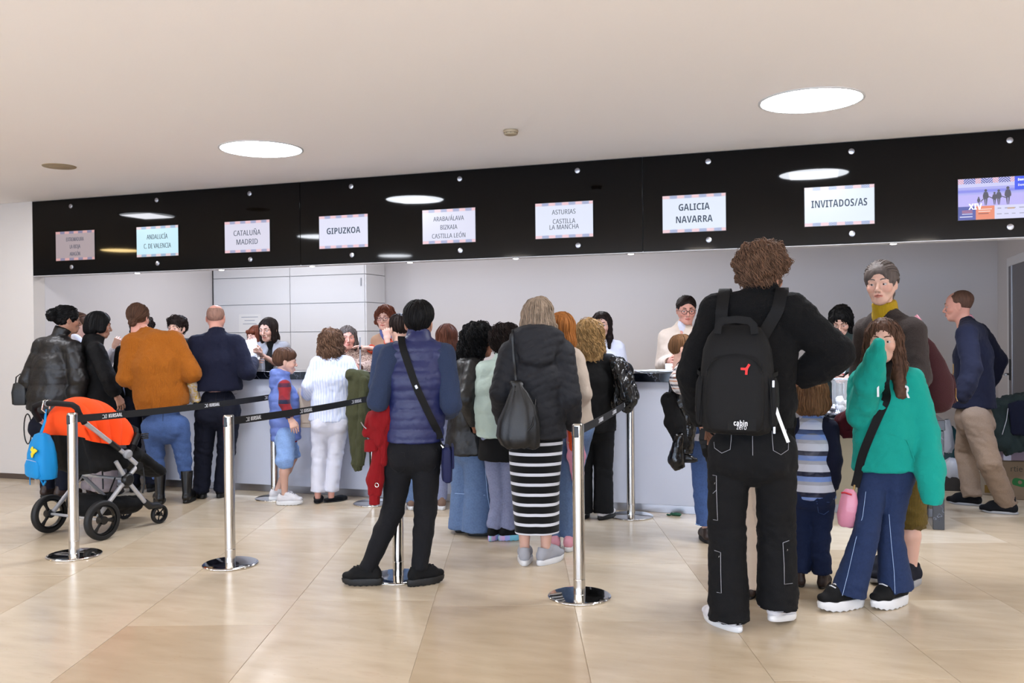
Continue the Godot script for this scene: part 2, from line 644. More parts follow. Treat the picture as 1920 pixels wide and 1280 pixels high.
func build_floor() -> void:
	# a bed of grout, and on it limestone slabs in columns that run at 18.5 degrees to the counter
	var bed := struct("floor", plate(Vector3(-15.2, -0.12, -3.7), Vector3(7.2, -0.0025, 12.2), 0.0), M.grout)
	var a := deg_to_rad(18.5)
	var along := Vector3(sin(a), 0, cos(a))
	var across := Vector3(cos(a), 0, -sin(a))
	var rng := RandomNumberGenerator.new()
	rng.seed = 5
	var turned := Basis(across, Vector3.UP, along)
	var starts := {-6: 0.55, -5: 0.2, -4: 0.57, -3: 0.68, -2: 0.2, -1: 0.23, 0: 0.65, 1: 0.1, 2: 0.4}
	var shared := {}
	var lens := [0.77, 1.155, 1.54]
	for cx in range(-16, 12):
		var s := -9.0 + fposmod(starts.get(cx, rng.randf()), 0.77)
		while s < 12.0:
			var w: float = lens[rng.randi() % 3]
			var o := across * (cx * 0.77 + 0.385 - 0.493) + along * (s + w / 2)
			s += w
			if o.x < -15 or o.x > 6.9 or o.z < -3.5 or o.z > 12.0:
				continue
			if o.z > 7.8 or o.x > 3.2 or o.x < -10.5:
				w = w  # out of sight, still laid
			if not shared.has(w):
				var b := MB.new()
				b.box(Vector3.ZERO, Vector3(0.7676, 0.02, w - 0.0024), 0.0008)
				shared[w] = b.mesh()
			var tile := part("stone_slab", shared[w], M["limestone_%d" % [0, 0, 1, 2, 0, 2, 1, 3][rng.randi() % 8]], bed)
			tile.transform = Transform3D(turned, o + Vector3(0, -0.0102 + rng.randf() * 0.0002, 0))


func build_ceiling_fittings() -> void:
	var spots := [Vector3(-4.04, 0, 1.39), Vector3(-0.04, 0, 1.39), Vector3(-7.45, 0, 1.33), Vector3(-6.81, 0, 4.1), Vector3(-10.78, 0, 4.58), Vector3(-7.22, 0, 7.4), Vector3(3.7, 0, 1.39), Vector3(3.7, 0, 4.6), Vector3(4.6, 0, 7.8), Vector3(-6.3, 0, -1.7), Vector3(-4.3, 0, -1.7), Vector3(-2.3, 0, -1.7), Vector3(-5.4, 0, 9.0), Vector3(-2.0, 0, 9.0), Vector3(1.6, 0, 9.0)]
	var where := ["left one of the two in view", "right one of the two in view, above the tall man", "just outside the left edge of view", "mirrored in the glass beside the GIPUZKOA display", "mirrored in the glass beside the ANDALUCÍA display", "mirrored near the lower edge of the glass", "hidden out of view at the right front", "hidden out of view at the right", "hidden out of view at the right rear", "hidden over the left of the staff area", "hidden over the middle of the staff area", "hidden over the right of the staff area", "hidden behind the camera at the left", "hidden behind the camera in the middle", "hidden behind the camera at the right"]
	for k in spots.size():
		var p: Vector3 = spots[k] + Vector3(0, 2.91, 0)
		var t := thing("ceiling_lamp", "round white recessed ceiling lamp, " + where[k], "ceiling lamp", p, 0.0, "round ceiling lamps")
		var r := MB.new()
		r.lathe([Vector2(0.318, 0.0), Vector2(0.318, -0.006), Vector2(0.306, -0.008), Vector2(0.300, -0.002)], Vector3.ZERO, 48, Basis.IDENTITY, false)
		part("trim_ring", r, M.white_plastic, t)
		var g := MB.new()
		g.lathe([Vector2(0.302, -0.003), Vector2(0.30, -0.0045), Vector2(0.02, -0.005)], Vector3.ZERO, 48)
		part("lamp_diffuser", g, M.lamp_glow_warm if k == 4 else M.lamp_glow_soft if k == 2 or (k > 8 and k < 12) else M.lamp_glow, t)
		var l := AreaLight3D.new()
		l.name = "lamp_light"
		l.position = Vector3(0, -0.012, 0)
		l.rotation.x = -PI / 2
		l.area_size = Vector2(0.42, 0.42)
		l.area_normalize_energy = true
		l.light_color = Color(0.97, 0.97, 1.0) if k < 12 and k != 4 else Color(1.0, 0.90, 0.76)
		l.light_energy = DISC * [0.5, 0.6, 0.8, 0.1, 0.1, 0.1, 1.2, 2.0, 2.3, 1.2, 1.2, 1.2, 2.3, 3.2, 3.2][k]
		l.shadow_enabled = true
		t.add_child(l, true)
	var sd := thing("smoke_detector", "small beige round smoke detector on the ceiling between the lamps", "smoke detector", Vector3(-2.05, 2.91, 1.30))
	var b := MB.new()
	b.lathe([Vector2(0.052, -0.002), Vector2(0.054, -0.012), Vector2(0.05, -0.02)], Vector3.ZERO, 28)
	part("base", b, plain("detector_beige", Color(0.66, 0.60, 0.50), 0.5), sd)
	b = MB.new()
	b.lathe([Vector2(0.036, -0.036), Vector2(0.044, -0.034), Vector2(0.05, -0.027), Vector2(0.046, -0.02)], Vector3.ZERO, 28)
	part("cover", b, M.detector_beige, sd)
	for k in 10:
		var a := TAU * k / 10
		b = MB.new()
		b.box(Vector3(cos(a) * 0.046, -0.0235, sin(a) * 0.046), Vector3(0.008, 0.004, 0.006), 0.001, Basis(Vector3.UP, -a))
		part("vent_slot", b, M.gap_dark, sd)
	var v := thing("ceiling_vent", "flat tan round disc valve set in the ceiling at the left", "vent", Vector3(-5.99, 2.91, 1.41))
	b = MB.new()
	b.lathe([Vector2(0.09, -0.008), Vector2(0.128, -0.006), Vector2(0.132, 0.0)], Vector3.ZERO, 36)
	part("rim", b, plain("vent_tan", Color(0.60, 0.53, 0.41), 0.5), v)
	b = MB.new()
	b.lathe([Vector2(0.03, -0.016), Vector2(0.07, -0.014), Vector2(0.082, -0.007)], Vector3.ZERO, 32)
	part("disc", b, M.vent_tan, v)


# ======================================================================= black glass fascia
func build_fascia() -> void:
	var f := struct("trim_1", plate(Vector3(-7.78, 2.142, -0.13), Vector3(4.0, 2.905, -0.032)), M.cabinet_white)
	var xs := [-7.78, -4.57, -1.36, 1.85, 4.0]
	for k in 4:
		part("black_glass_panel", plate(Vector3(xs[k] + 0.002, 2.133, -0.03), Vector3(xs[k + 1] - 0.002, 2.905, 0.0), 0.002), M.black_glass, f)
	part("soffit", plate(Vector3(-7.78, 2.128, -0.14), Vector3(4.0, 2.141, -0.004), 0.002), M.cabinet_white, f)
	var bx := [-7.265, -6.19, -5.115, -4.03, -2.965, -1.905, -0.83, 0.24, 1.31]
	var cap := MB.new()
	cap.lathe([Vector2(0.0235, 0.0), Vector2(0.0235, 0.006), Vector2(0.020, 0.009), Vector2(0.004, 0.010)], Vector3.ZERO, 20, Basis(Vector3.RIGHT, PI / 2))
	var cm := cap.mesh()
	for x in bx:
		for y in [2.832, 2.208]:
			part("fixing_stud", cm, M.steel_brushed, f).position = Vector3(x, y, 0)
	# downlights in the underside of the fascia
	for k in 10:
		var x := -6.5 + k * 1.005
		if absf(x + 3.485) < 0.1 or absf(x + 2.48) < 0.1:
			pass
		var t := thing("soffit_downlight", "tiny recessed downlight under the fascia, " + ["below the EXTREMADURA display", "below the ANDALUCÍA display", "below the CATALUÑA display", "below the GIPUZKOA display", "below the ARABA display", "below the ASTURIAS display", "below the GALICIA display", "left of the INVITADOS display", "right of the INVITADOS display", "below the colourful slide display"][k], "downlight", Vector3(x, 2.128, -0.07), 0.0, "soffit downlights under the fascia")
		var b := MB.new()
		b.lathe([Vector2(0.024, -0.003), Vector2(0.034, -0.004), Vector2(0.036, 0.0)], Vector3.ZERO, 20)
		part("bezel", b, M.steel_brushed, t)
		b = MB.new()
		b.lathe([Vector2(0.004, -0.009), Vector2(0.018, -0.008), Vector2(0.026, -0.003)], Vector3.ZERO, 20)
		part("lamp_lens", b, M.downlight_glow, t)
		var l := SpotLight3D.new()
		l.name = "downlight_light"
		l.position = Vector3(0, -0.03, 0)
		l.rotation = Vector3(-PI / 2, 0, 0)
		l.spot_angle = 62.0
		l.spot_angle_attenuation = 0.8
		l.spot_range = 12.0
		l.spot_attenuation = 2.0
		l.light_size = 0.03
		l.light_color = Color(0.80, 0.87, 1.0)
		l.light_energy = 1.6
		l.shadow_enabled = true
		t.add_child(l, true)
	# displays
	var shows := [
		["EXTREMADURA", "LA RIOJA", "ARAGÓN"], ["ANDALUCÍA", "C. DE VALENCIA"], ["CATALUÑA", "MADRID"], ["GIPUZKOA"], ["ARABA/ÁLAVA", "BIZKAIA", "CASTILLA LEÓN"], ["ASTURIAS", "CASTILLA", "LA MANCHA"], ["GALICIA", "NAVARRA"], ["INVITADOS/AS"]]
	var cx := [-7.214, -6.187, -5.147, -4.115, -3.072, -2.025, -0.946, 0.149]
	var glow := [Color(0.66, 0.60, 0.62), Color(0.78, 0.92, 0.97), Color(0.86, 0.85, 0.92), Color(0.88, 0.88, 0.96), Color(0.86, 0.86, 0.94), Color(0.88, 0.90, 0.97), Color(0.88, 0.91, 0.98), Color(0.88, 0.92, 0.99)]
	var size := [[0.038, 0.038, 0.038], [0.046, 0.046], [0.05, 0.05], [0.056], [0.039, 0.039, 0.039], [0.039, 0.039, 0.039], [0.053, 0.053], [0.055]]
	var wide := [[0.225, 0.135, 0.135], [0.25, 0.325], [0.30, 0.235], [0.345], [0.29, 0.16, 0.315], [0.205, 0.195, 0.255], [0.245, 0.29], [0.40]]
	var ly := [[0.065, -0.01, -0.085], [0.045, -0.045], [0.035, -0.05], [0.008], [0.065, -0.01, -0.085], [0.068, -0.01, -0.058], [0.05, -0.048], [0.018]]
	for k in 8:
		var t := thing("display_screen", "lit white display reading " + " ".join(shows[k]), "screen", Vector3(cx[k], 2.426, 0.0))
		display(t, glow[k], 0.50, 0.298, k)
		for j in shows[k].size():
			lettering(shows[k][j], size[k][j], M.ink, t, Transform3D(Basis.IDENTITY, Vector3(0, ly[k][j], 0.0085)), "lettering", k in [3, 6, 7], wide[k][j])
	big_display()


func chevron_image(w: int, h: int, face: Color, band: int, step: int) -> Image:
	var im := Image.create(w, h, false, Image.FORMAT_RGBA8)
	im.fill(face)
	var navy := Color(0.33, 0.38, 0.60)
	var coral := Color(0.96, 0.66, 0.64)
	for x in w:
		for y in band:
			for top in [true, false]:
				var yy := y if top else h - 1 - y
				var seg := int(x / step)
				var up := seg % 2 == 0
				var d := (x + y) if up else (x - y + 4096)
				if d % 6 < 3:
					im.set_pixel(x, yy, coral if seg % 4 < 2 else navy)
	return im


func display(t: Node3D, c: Color, w: float, h: float, k: int) -> void:
	part("casing", plate(Vector3(-w / 2 - 0.004, -h / 2 - 0.004, 0.0), Vector3(w / 2 + 0.004, h / 2 + 0.004, 0.006), 0.001), M.black_plastic, t)
	var m := plain("screen_glow_%d" % k, Color(0.05, 0.05, 0.05), 0.3)
	m.emission_enabled = true
	m.emission = Color(1, 1, 1)
	m.emission_operator = BaseMaterial3D.EMISSION_OP_MULTIPLY
	m.emission_texture = ImageTexture.create_from_image(chevron_image(240, 144, c, 12, 14))
	m.emission_energy_multiplier = 1.0
	var b := MB.new()
	b.quad(Vector3(-w / 2, -h / 2, 0.007), Vector3(w / 2, -h / 2, 0.007), Vector3(w / 2, h / 2, 0.007), Vector3(-w / 2, h / 2, 0.007))
	part("screen_face", b, m, t)


func big_display() -> void:
	# a wider display, cut by the right edge of view: festival slide with a walking family
	var t := thing("display_screen", "colourful blue and orange slide display reading XIV at the right end of the fascia", "screen", Vector3(1.24, 2.421, 0.0))
	part("casing", plate(Vector3(-0.274, -0.154, 0.0), Vector3(0.274, 0.154, 0.006), 0.001), M.black_plastic, t)
	var w := 512
	var h := 288
	var im := Image.create(w, h, false, Image.FORMAT_RGBA8)
	for y in h:
		var c := Color(0.84, 0.84, 1.0)
		if y > 60:
			c = Color(0.72, 0.72, 0.98).lerp(Color(0.55, 0.56, 0.95), 0.5 + 0.5 * sin(y * 0.16))
		if y > 112:
			c = Color(0.78, 0.74, 1.0)
		im.fill_rect(Rect2i(0, y, w, 1), c)
	var navy := Color(0.25, 0.27, 0.62)
	var coral := Color(0.97, 0.66, 0.66)
	for x in 350:
		for y in 36:
			var seg := int(x / 36)
			var d := (x + y) if seg % 2 == 1 else (x - y + 4096)
			if d % 16 < 8:
				im.set_pixel(x, y, coral if seg % 3 == 0 else navy)
	im.fill_rect(Rect2i(350, 0, w - 350, 92), Color(0.25, 0.36, 0.98))
	im.fill_rect(Rect2i(0, 194, 110, 94), Color(0.33, 0.36, 0.68))
	im.fill_rect(Rect2i(110, 194, 116, 94), Color(0.95, 0.56, 0.42))
	im.fill_rect(Rect2i(226, 194, w - 226, 94), Color(0.88, 0.88, 1.0))
	for k in 6:
		im.fill_rect(Rect2i(245 + k * 44, 212, 22 + 6 * (k % 2), 6), Color(0.62, 0.62, 0.72))
		im.fill_rect(Rect2i(240 + k * 46, 252, 30 - 4 * (k % 3), 5), Color(0.62, 0.62, 0.72))
	im.fill_rect(Rect2i(305, 212, 44, 10), Color(0.80, 0.66, 0.55))
	for k in 3:
		im.fill_rect(Rect2i(24, 222 + k * 11, 66, 5), Color(0.85, 0.5, 0.5) if k < 2 else Color(0.9, 0.9, 1))
		im.fill_rect(Rect2i(126, 214 + k * 15, 84 - 10 * k, 6), Color(1, 0.9, 0.86) if k < 2 else Color(0.62, 0.34, 0.28))
	im.fill_rect(Rect2i(10, 262, 80, 7), Color(0.9, 0.9, 1))
	# five figures hand in hand
	var dark := Color(0.33, 0.32, 0.38)
	for f in [[128, 128, 0.55, 1], [172, 78, 1.0, 2], [226, 100, 0.8, 1], [252, 84, 0.95, 1], [308, 66, 1.12, 3]]:
		var fx: int = f[0]
		var fy: int = f[1]
		var s: float = f[2]
		for y in range(0, int(112 * s)):
			var v := y / (112.0 * s)
			var hw := 0.0
			if v < 0.17:
				hw = 8.5 * sqrt(maxf(0.0, 1.0 - pow((v - 0.085) / 0.085, 2)))
			elif v < 0.55:
				hw = 10.0 + 8.0 * sin((v - 0.17) / 0.38 * 2.2)
			else:
				hw = 11.5 - 6.0 * (v - 0.55) / 0.45
			hw *= s
			for x in range(int(-hw), int(hw) + 1):
				if v > 0.62 and absf(x) < 2.0 * s:
					continue
				if fx + x >= 0 and fy + y < 200:
					im.set_pixel(fx + x, fy + y, dark)
	var arms := [[140, 160, 160, 140], [188, 128, 214, 142], [264, 128, 294, 142]]
	for a in arms:
		for q in 40:
			var u := q / 39.0
			im.fill_rect(Rect2i(int(lerpf(a[0], a[2], u)), int(lerpf(a[1], a[3], u)), 4, 5), dark)
	var m := plain("slide_screen_glow", Color(0.05, 0.05, 0.05), 0.3)
	m.emission_enabled = true
	m.emission = Color(1, 1, 1)
	m.emission_operator = BaseMaterial3D.EMISSION_OP_MULTIPLY
	m.emission_texture = ImageTexture.create_from_image(im)
	m.emission_energy_multiplier = 0.9
	var b := MB.new()
	b.quad(Vector3(-0.27, -0.15, 0.007), Vector3(0.27, -0.15, 0.007), Vector3(0.27, 0.15, 0.007), Vector3(-0.27, 0.15, 0.007))
	part("screen_face", b, m, t)
	var wm := plain("screen_white_glow", Color(0.9, 0.9, 0.95), 0.5)
	wm.emission_enabled = true
	wm.emission = Color(0.9, 0.9, 1.0)
	wm.emission_energy_multiplier = 0.7
	lettering("XIV", 0.042, wm, t, Transform3D(Basis.IDENTITY, Vector3(-0.157, -0.055, 0.0085)), "lettering", true, 0.088)
	lettering("DonCONEXIÓN", 0.017, wm, t, Transform3D(Basis.IDENTITY, Vector3(0.19, 0.125, 0.0085)), "lettering", true, 0.14)
	lettering("DonCONECTA", 0.015, wm, t, Transform3D(Basis.IDENTITY, Vector3(0.185, 0.087, 0.0085)), "lettering", false, 0.13)


# ======================================================================= counter
func build_counter() -> void:
	var c := thing("reception_counter", "long white fronted counter with dark veined marble top, under the black fascia", "counter")
	part("front_panel", plate(Vector3(-7.775, 0.07, -0.04), Vector3(-0.58, 1.072, 0.0), 0.003), M.counter_front, c)
	part("marble_top", plate(Vector3(-7.775, 1.072, -0.42), Vector3(-0.55, 1.145, 0.05), 0.004), M.marble, c)
	part("kick_plate", plate(Vector3(-7.775, 0.0, -0.07), Vector3(-0.58, 0.07, -0.035), 0.002), M.steel_brushed, c)
	part("end_panel", plate(Vector3(-0.60, 0.0, -0.42), Vector3(-0.56, 1.072, -0.04), 0.003), M.counter_front, c)
	part("work_surface", plate(Vector3(-7.775, 0.73, -0.42), Vector3(-0.60, 0.77, -0.05), 0.003), M.cabinet_white, c)
	var d := thing("low_counter", "lower marble topped counter section ending in an upright marble slab", "counter")
	part("front_panel", plate(Vector3(-0.555, 0.07, -0.44), Vector3(0.76, 0.73, -0.40), 0.003), plain("counter_cream", Color(0.66, 0.62, 0.52), 0.4), d)
	part("kick_plate", plate(Vector3(-0.555, 0.0, -0.46), Vector3(0.76, 0.07, -0.425), 0.002), M.steel_brushed, d)
	part("marble_top", plate(Vector3(-0.545, 0.73, -0.52), Vector3(0.87, 0.805, 0.05), 0.004), M.marble, d)
	part("marble_end_slab", plate(Vector3(0.78, 0.0, -0.52), Vector3(0.86, 0.729, 0.06), 0.004), M.marble, d)
	part("inner_panel", plate(Vector3(-0.555, 0.0, -0.51), Vector3(0.775, 0.729, -0.48), 0.003), M.cabinet_white, d)


# ======================================================================= queue posts
func build_posts() -> void:
	var at := [Vector3(-4.80, 0, 2.51), Vector3(-3.62, 0, 2.41), Vector3(-2.43, 0, 2.39), Vector3(-1.28, 0, 2.46), Vector3(-1.44, 0, 0.19), Vector3(-4.70, 0, 0.27), Vector3(-3.71, 0, 0.25), Vector3(-2.63, 0, 0.25)]
	var say := ["chrome queue post beside the stroller with its belt running to the counter", "chrome queue post right of the stroller, standing alone on open floor", "chrome queue post standing behind the legs of the person in the blue quilted vest", "chrome queue post in front of the striped skirt", "chrome queue post by the counter right of the blonde curly hair", "chrome queue post behind the boy in shorts", "chrome queue post base behind the hanging red jacket", "chrome queue post hidden behind the people at the middle of the counter"]
	var sp := MB.new()
	sp.lathe([Vector2(0.172, 0.0), Vector2(0.177, 0.004), Vector2(0.176, 0.010), Vector2(0.165, 0.0145), Vector2(0.10, 0.017), Vector2(0.036, 0.019), Vector2(0.036, 0.0195)], Vector3.ZERO, 56)
	var base := sp.mesh()
	sp = MB.new()
	sp.lathe([Vector2(0.0335, 0.018), Vector2(0.0335, 0.10), Vector2(0.0335, 0.10), Vector2(0.0325, 0.102), Vector2(0.0325, 0.104), Vector2(0.0335, 0.106), Vector2(0.0335, 0.106), Vector2(0.0335, 0.905)], Vector3.ZERO, 32)
	var pole := sp.mesh()
	sp = MB.new()
	sp.lathe([Vector2(0.0335, 0.905), Vector2(0.0345, 0.907), Vector2(0.0345, 0.955), Vector2(0.032, 0.966), Vector2(0.026, 0.970)], Vector3.ZERO, 32)
	var head := sp.mesh()
	for k in at.size():
		var t := thing("queue_post", say[k], "queue post", at[k])
		part("base_plate", base, M.chrome, t)
		part("pole", pole, M.steel, t)
		part("cap", head, M.steel, t)
		var b := MB.new()
		b.box(Vector3(0, 0.925, 0.034), Vector3(0.026, 0.062, 0.008), 0.003, Basis(Vector3.UP, 0.3))
		part("belt_clip", b, M.black_plastic, t)
	belt(at[0], at[5], "black queue belt lettered KURSAAL from the post by the stroller to the counter", [0.30, 1.36, 2.15])
	belt(at[1], at[6], "black queue belt lettered KURSAAL crossing in front of the white trousers", [0.24, 0.95, 1.80])
	belt(at[3], at[4], "black queue belt lettered KURSAAL at the right, running back beside the black coat", [0.75, 1.35, 1.95])


func belt(a: Vector3, b: Vector3, label: String, marks: Array) -> void:
	var t := thing("queue_belt", label, "belt", Vector3.ZERO, 0.0, "black queue belts")
	var d := (b - a).normalized()
	var out := Vector3(d.z, 0, -d.x)
	if out.dot(Vector3(0, 0, 7.35) - a) < 0:
		out = -out
	var p := a + Vector3(0, 0.926, 0) + d * 0.043
	var q := b + Vector3(0, 0.926, 0) - d * 0.043
	var pts := []
	for k in 13:
		var u := k / 12.0
		pts.append(p.lerp(q, u) - Vector3(0, 0.03 * 4.0 * u * (1.0 - u) * 0.4, 0))
	var m := MB.new()
	m.strap(pts, [out], 0.05, 0.002)
	part("webbing", m, M.belt, t)
	var xdir := d if d.x * 1.0 > 0 and absf(d.x) > 0.02 else d
	# lettering reads left to right from the hall side
	var right := Vector3.UP.cross(out).normalized()
	var L := (q - p).length()
	for s in marks:
		var u: float = s / L
		var at := p.lerp(q, u) - Vector3(0, 0.048 * u * (1.0 - u), 0) + out * 0.0016
		var bs := Basis(right, Vector3.UP, out)
		lettering("KURSAAL", 0.026, M.white_print, t, Transform3D(bs, at + right * 0.035), "lettering", true, 0.125)
		var g := MB.new()
		for r in [[-0.075, 0.011, 0.006, 0.004], [-0.075, -0.011, 0.008, 0.004], [-0.062, -0.001, 0.003, 0.018]]:
			g.box(at + right * r[0] + Vector3(0, r[1], 0), Vector3(r[2] * 2.6, r[3], 0.001), 0.0002, bs)
		g.box(at + right * -0.046, Vector3(0.004, 0.024, 0.001), 0.0002, bs)
		g.box(at + right * -0.052 + Vector3(0, 0.012, 0), Vector3(0.012, 0.0035, 0.001), 0.0002, bs)
		g.box(at + right * -0.052 + Vector3(0, -0.012, 0), Vector3(0.012, 0.0035, 0.001), 0.0002, bs)
		part("emblem", g, M.white_print, t)


# ======================================================================= smooth solids on a grid
class Field:
	var o: Vector3
	var h: float
	var nx: int
	var ny: int
	var nz: int
	var d := PackedFloat32Array()

	func _init(lo: Vector3, hi: Vector3, cell: float) -> void:
		o = lo
		h = cell
		nx = int((hi.x - lo.x) / cell) + 2
		ny = int((hi.y - lo.y) / cell) + 2
		nz = int((hi.z - lo.z) / cell) + 2
		d.resize(nx * ny * nz)
		d.fill(1.0)

	# tapered limb from a to b with elliptical section: w along «wide», q across it; mode 0 joins, 1 carves, flat cuts the end at b (1), at a (2) or both (3)
	func limb(a: Vector3, b: Vector3, wa: float, qa: float, wb: float, qb: float, wide: Vector3, k := 0.02, flat := 0, mode := 0) -> void:
		var m := maxf(maxf(wa, qa), maxf(wb, qb)) + k + h
		var lo := a.min(b) - Vector3(m, m, m)
		var hi := a.max(b) + Vector3(m, m, m)
		var i0 := clampi(int((lo.x - o.x) / h), 0, nx - 1)
		var i1 := clampi(int((hi.x - o.x) / h) + 1, 0, nx - 1)
		var j0 := clampi(int((lo.y - o.y) / h), 0, ny - 1)
		var j1 := clampi(int((hi.y - o.y) / h) + 1, 0, ny - 1)
		var k0 := clampi(int((lo.z - o.z) / h), 0, nz - 1)
		var k1 := clampi(int((hi.z - o.z) / h) + 1, 0, nz - 1)
		var ax := b - a
		var L := maxf(ax.length(), 0.0001)
		ax = ax / L if ax.length() > 0.0001 else Vector3.UP
		var fw := ax.cross(wide)
		if fw.length() < 0.01:
			fw = ax.cross(Vector3(0.3, 0.1, 0.9))
		fw = fw.normalized()
		var rt := fw.cross(ax)
		for kk in range(k0, k1 + 1):
			for j in range(j0, j1 + 1):
				var n := (kk * ny + j) * nx + i0
				var p := Vector3(o.x + i0 * h - a.x, o.y + j * h - a.y, o.z + kk * h - a.z)
				for i in range(i0, i1 + 1):
					var y := p.dot(ax)
					var t := clampf(y / L, 0.0, 1.0)
					var w := wa + (wb - wa) * t
					var q := qa + (qb - qa) * t
					var mm := minf(w, q)
					var over := y - t * L
					var s: float
					if flat and ((over > 0.00001 and flat & 1) or (over < -0.00001 and flat & 2)):
						s = maxf((Vector2(p.dot(rt) / w, p.dot(fw) / q).length() - 1.0) * mm, absf(over))
					else:
						s = (Vector3(p.dot(rt) / w, over / mm, p.dot(fw) / q).length() - 1.0) * mm
						if flat:
							if flat & 1:
								s = maxf(s, y - L)
							if flat & 2:
								s = maxf(s, -y)
					var e := d[n]
					if mode == 0:
						if s < e + k:
							var g := k - absf(e - s)
							d[n] = minf(e, s) - (g * g * 0.25 / k if g > 0.0 else 0.0)
					elif -s > e - k:
						var g := k - absf(e + s)
						d[n] = maxf(e, -s) + (g * g * 0.25 / k if g > 0.0 else 0.0)
					n += 1
					p.x += h

	func blob(c: Vector3, r: Vector3, k := 0.02, bs := Basis.IDENTITY, mode := 0) -> void:
		var m := maxf(r.x, maxf(r.y, r.z)) + k + h
		var i0 := clampi(int((c.x - m - o.x) / h), 0, nx - 1)
		var i1 := clampi(int((c.x + m - o.x) / h) + 1, 0, nx - 1)
		var j0 := clampi(int((c.y - m - o.y) / h), 0, ny - 1)
		var j1 := clampi(int((c.y + m - o.y) / h) + 1, 0, ny - 1)
		var k0 := clampi(int((c.z - m - o.z) / h), 0, nz - 1)
		var k1 := clampi(int((c.z + m - o.z) / h) + 1, 0, nz - 1)
		var inv := bs.inverse()
		var mm := minf(r.x, minf(r.y, r.z))
		for kk in range(k0, k1 + 1):
			for j in range(j0, j1 + 1):
				var n := (kk * ny + j) * nx + i0
				for i in range(i0, i1 + 1):
					var p := inv * Vector3(o.x + i * h - c.x, o.y + j * h - c.y, o.z + kk * h - c.z) / r
					var l := p.length()
					var s := (l - 1.0) * mm if l < 1.0 else l * (l - 1.0) / maxf((p / r).length(), 0.0001)
					var e := d[n]
					if mode == 0:
						if s < e + k:
							var g := k - absf(e - s)
							d[n] = minf(e, s) - (g * g * 0.25 / k if g > 0.0 else 0.0)
					elif -s > e - k:
						var g := k - absf(e + s)
						d[n] = maxf(e, -s) + (g * g * 0.25 / k if g > 0.0 else 0.0)
					n += 1

	# takes away all beyond the plane through p with outward normal no
	func cut(p: Vector3, no: Vector3) -> void:
		var n := 0
		for kk in nz:
			for j in ny:
				var s := (Vector3(o.x, o.y + j * h, o.z + kk * h) - p).dot(no)
				var step := no.x * h
				for i in nx:
					if s > d[n]:
						d[n] = s
					s += step
					n += 1

	func at(p: Vector3) -> float:
		var q := (p - o) / h
		var i := int(q.x)
		var j := int(q.y)
		var k := int(q.z)
		if q.x < 0 or q.y < 0 or q.z < 0 or i >= nx - 1 or j >= ny - 1 or k >= nz - 1:
			return 0.5
		var f := q - Vector3(i, j, k)
		var n := (k * ny + j) * nx + i
		var s := nx * ny
		var x0 := lerpf(d[n], d[n + 1], f.x)
		var x1 := lerpf(d[n + nx], d[n + nx + 1], f.x)
		var x2 := lerpf(d[n + s], d[n + s + 1], f.x)
		var x3 := lerpf(d[n + s + nx], d[n + s + nx + 1], f.x)
		return lerpf(lerpf(x0, x1, f.y), lerpf(x2, x3, f.y), f.z)

	func grad(p: Vector3) -> Vector3:
		var e := h * 0.8
		return Vector3(at(p + Vector3(e, 0, 0)) - at(p - Vector3(e, 0, 0)), at(p + Vector3(0, e, 0)) - at(p - Vector3(0, e, 0)), at(p + Vector3(0, 0, e)) - at(p - Vector3(0, 0, e))).normalized()

	# the point where a line from far outside first meets the solid
	func meet(from: Vector3, dir: Vector3, reach := 1.0) -> Vector3:
		var t := 0.0
		while t < reach:
			var s := at(from + dir * t)
			if s < 0.001:
				return from + dir * t
			t += clampf(s * 0.7, 0.002, 0.03)
		return from + dir * reach

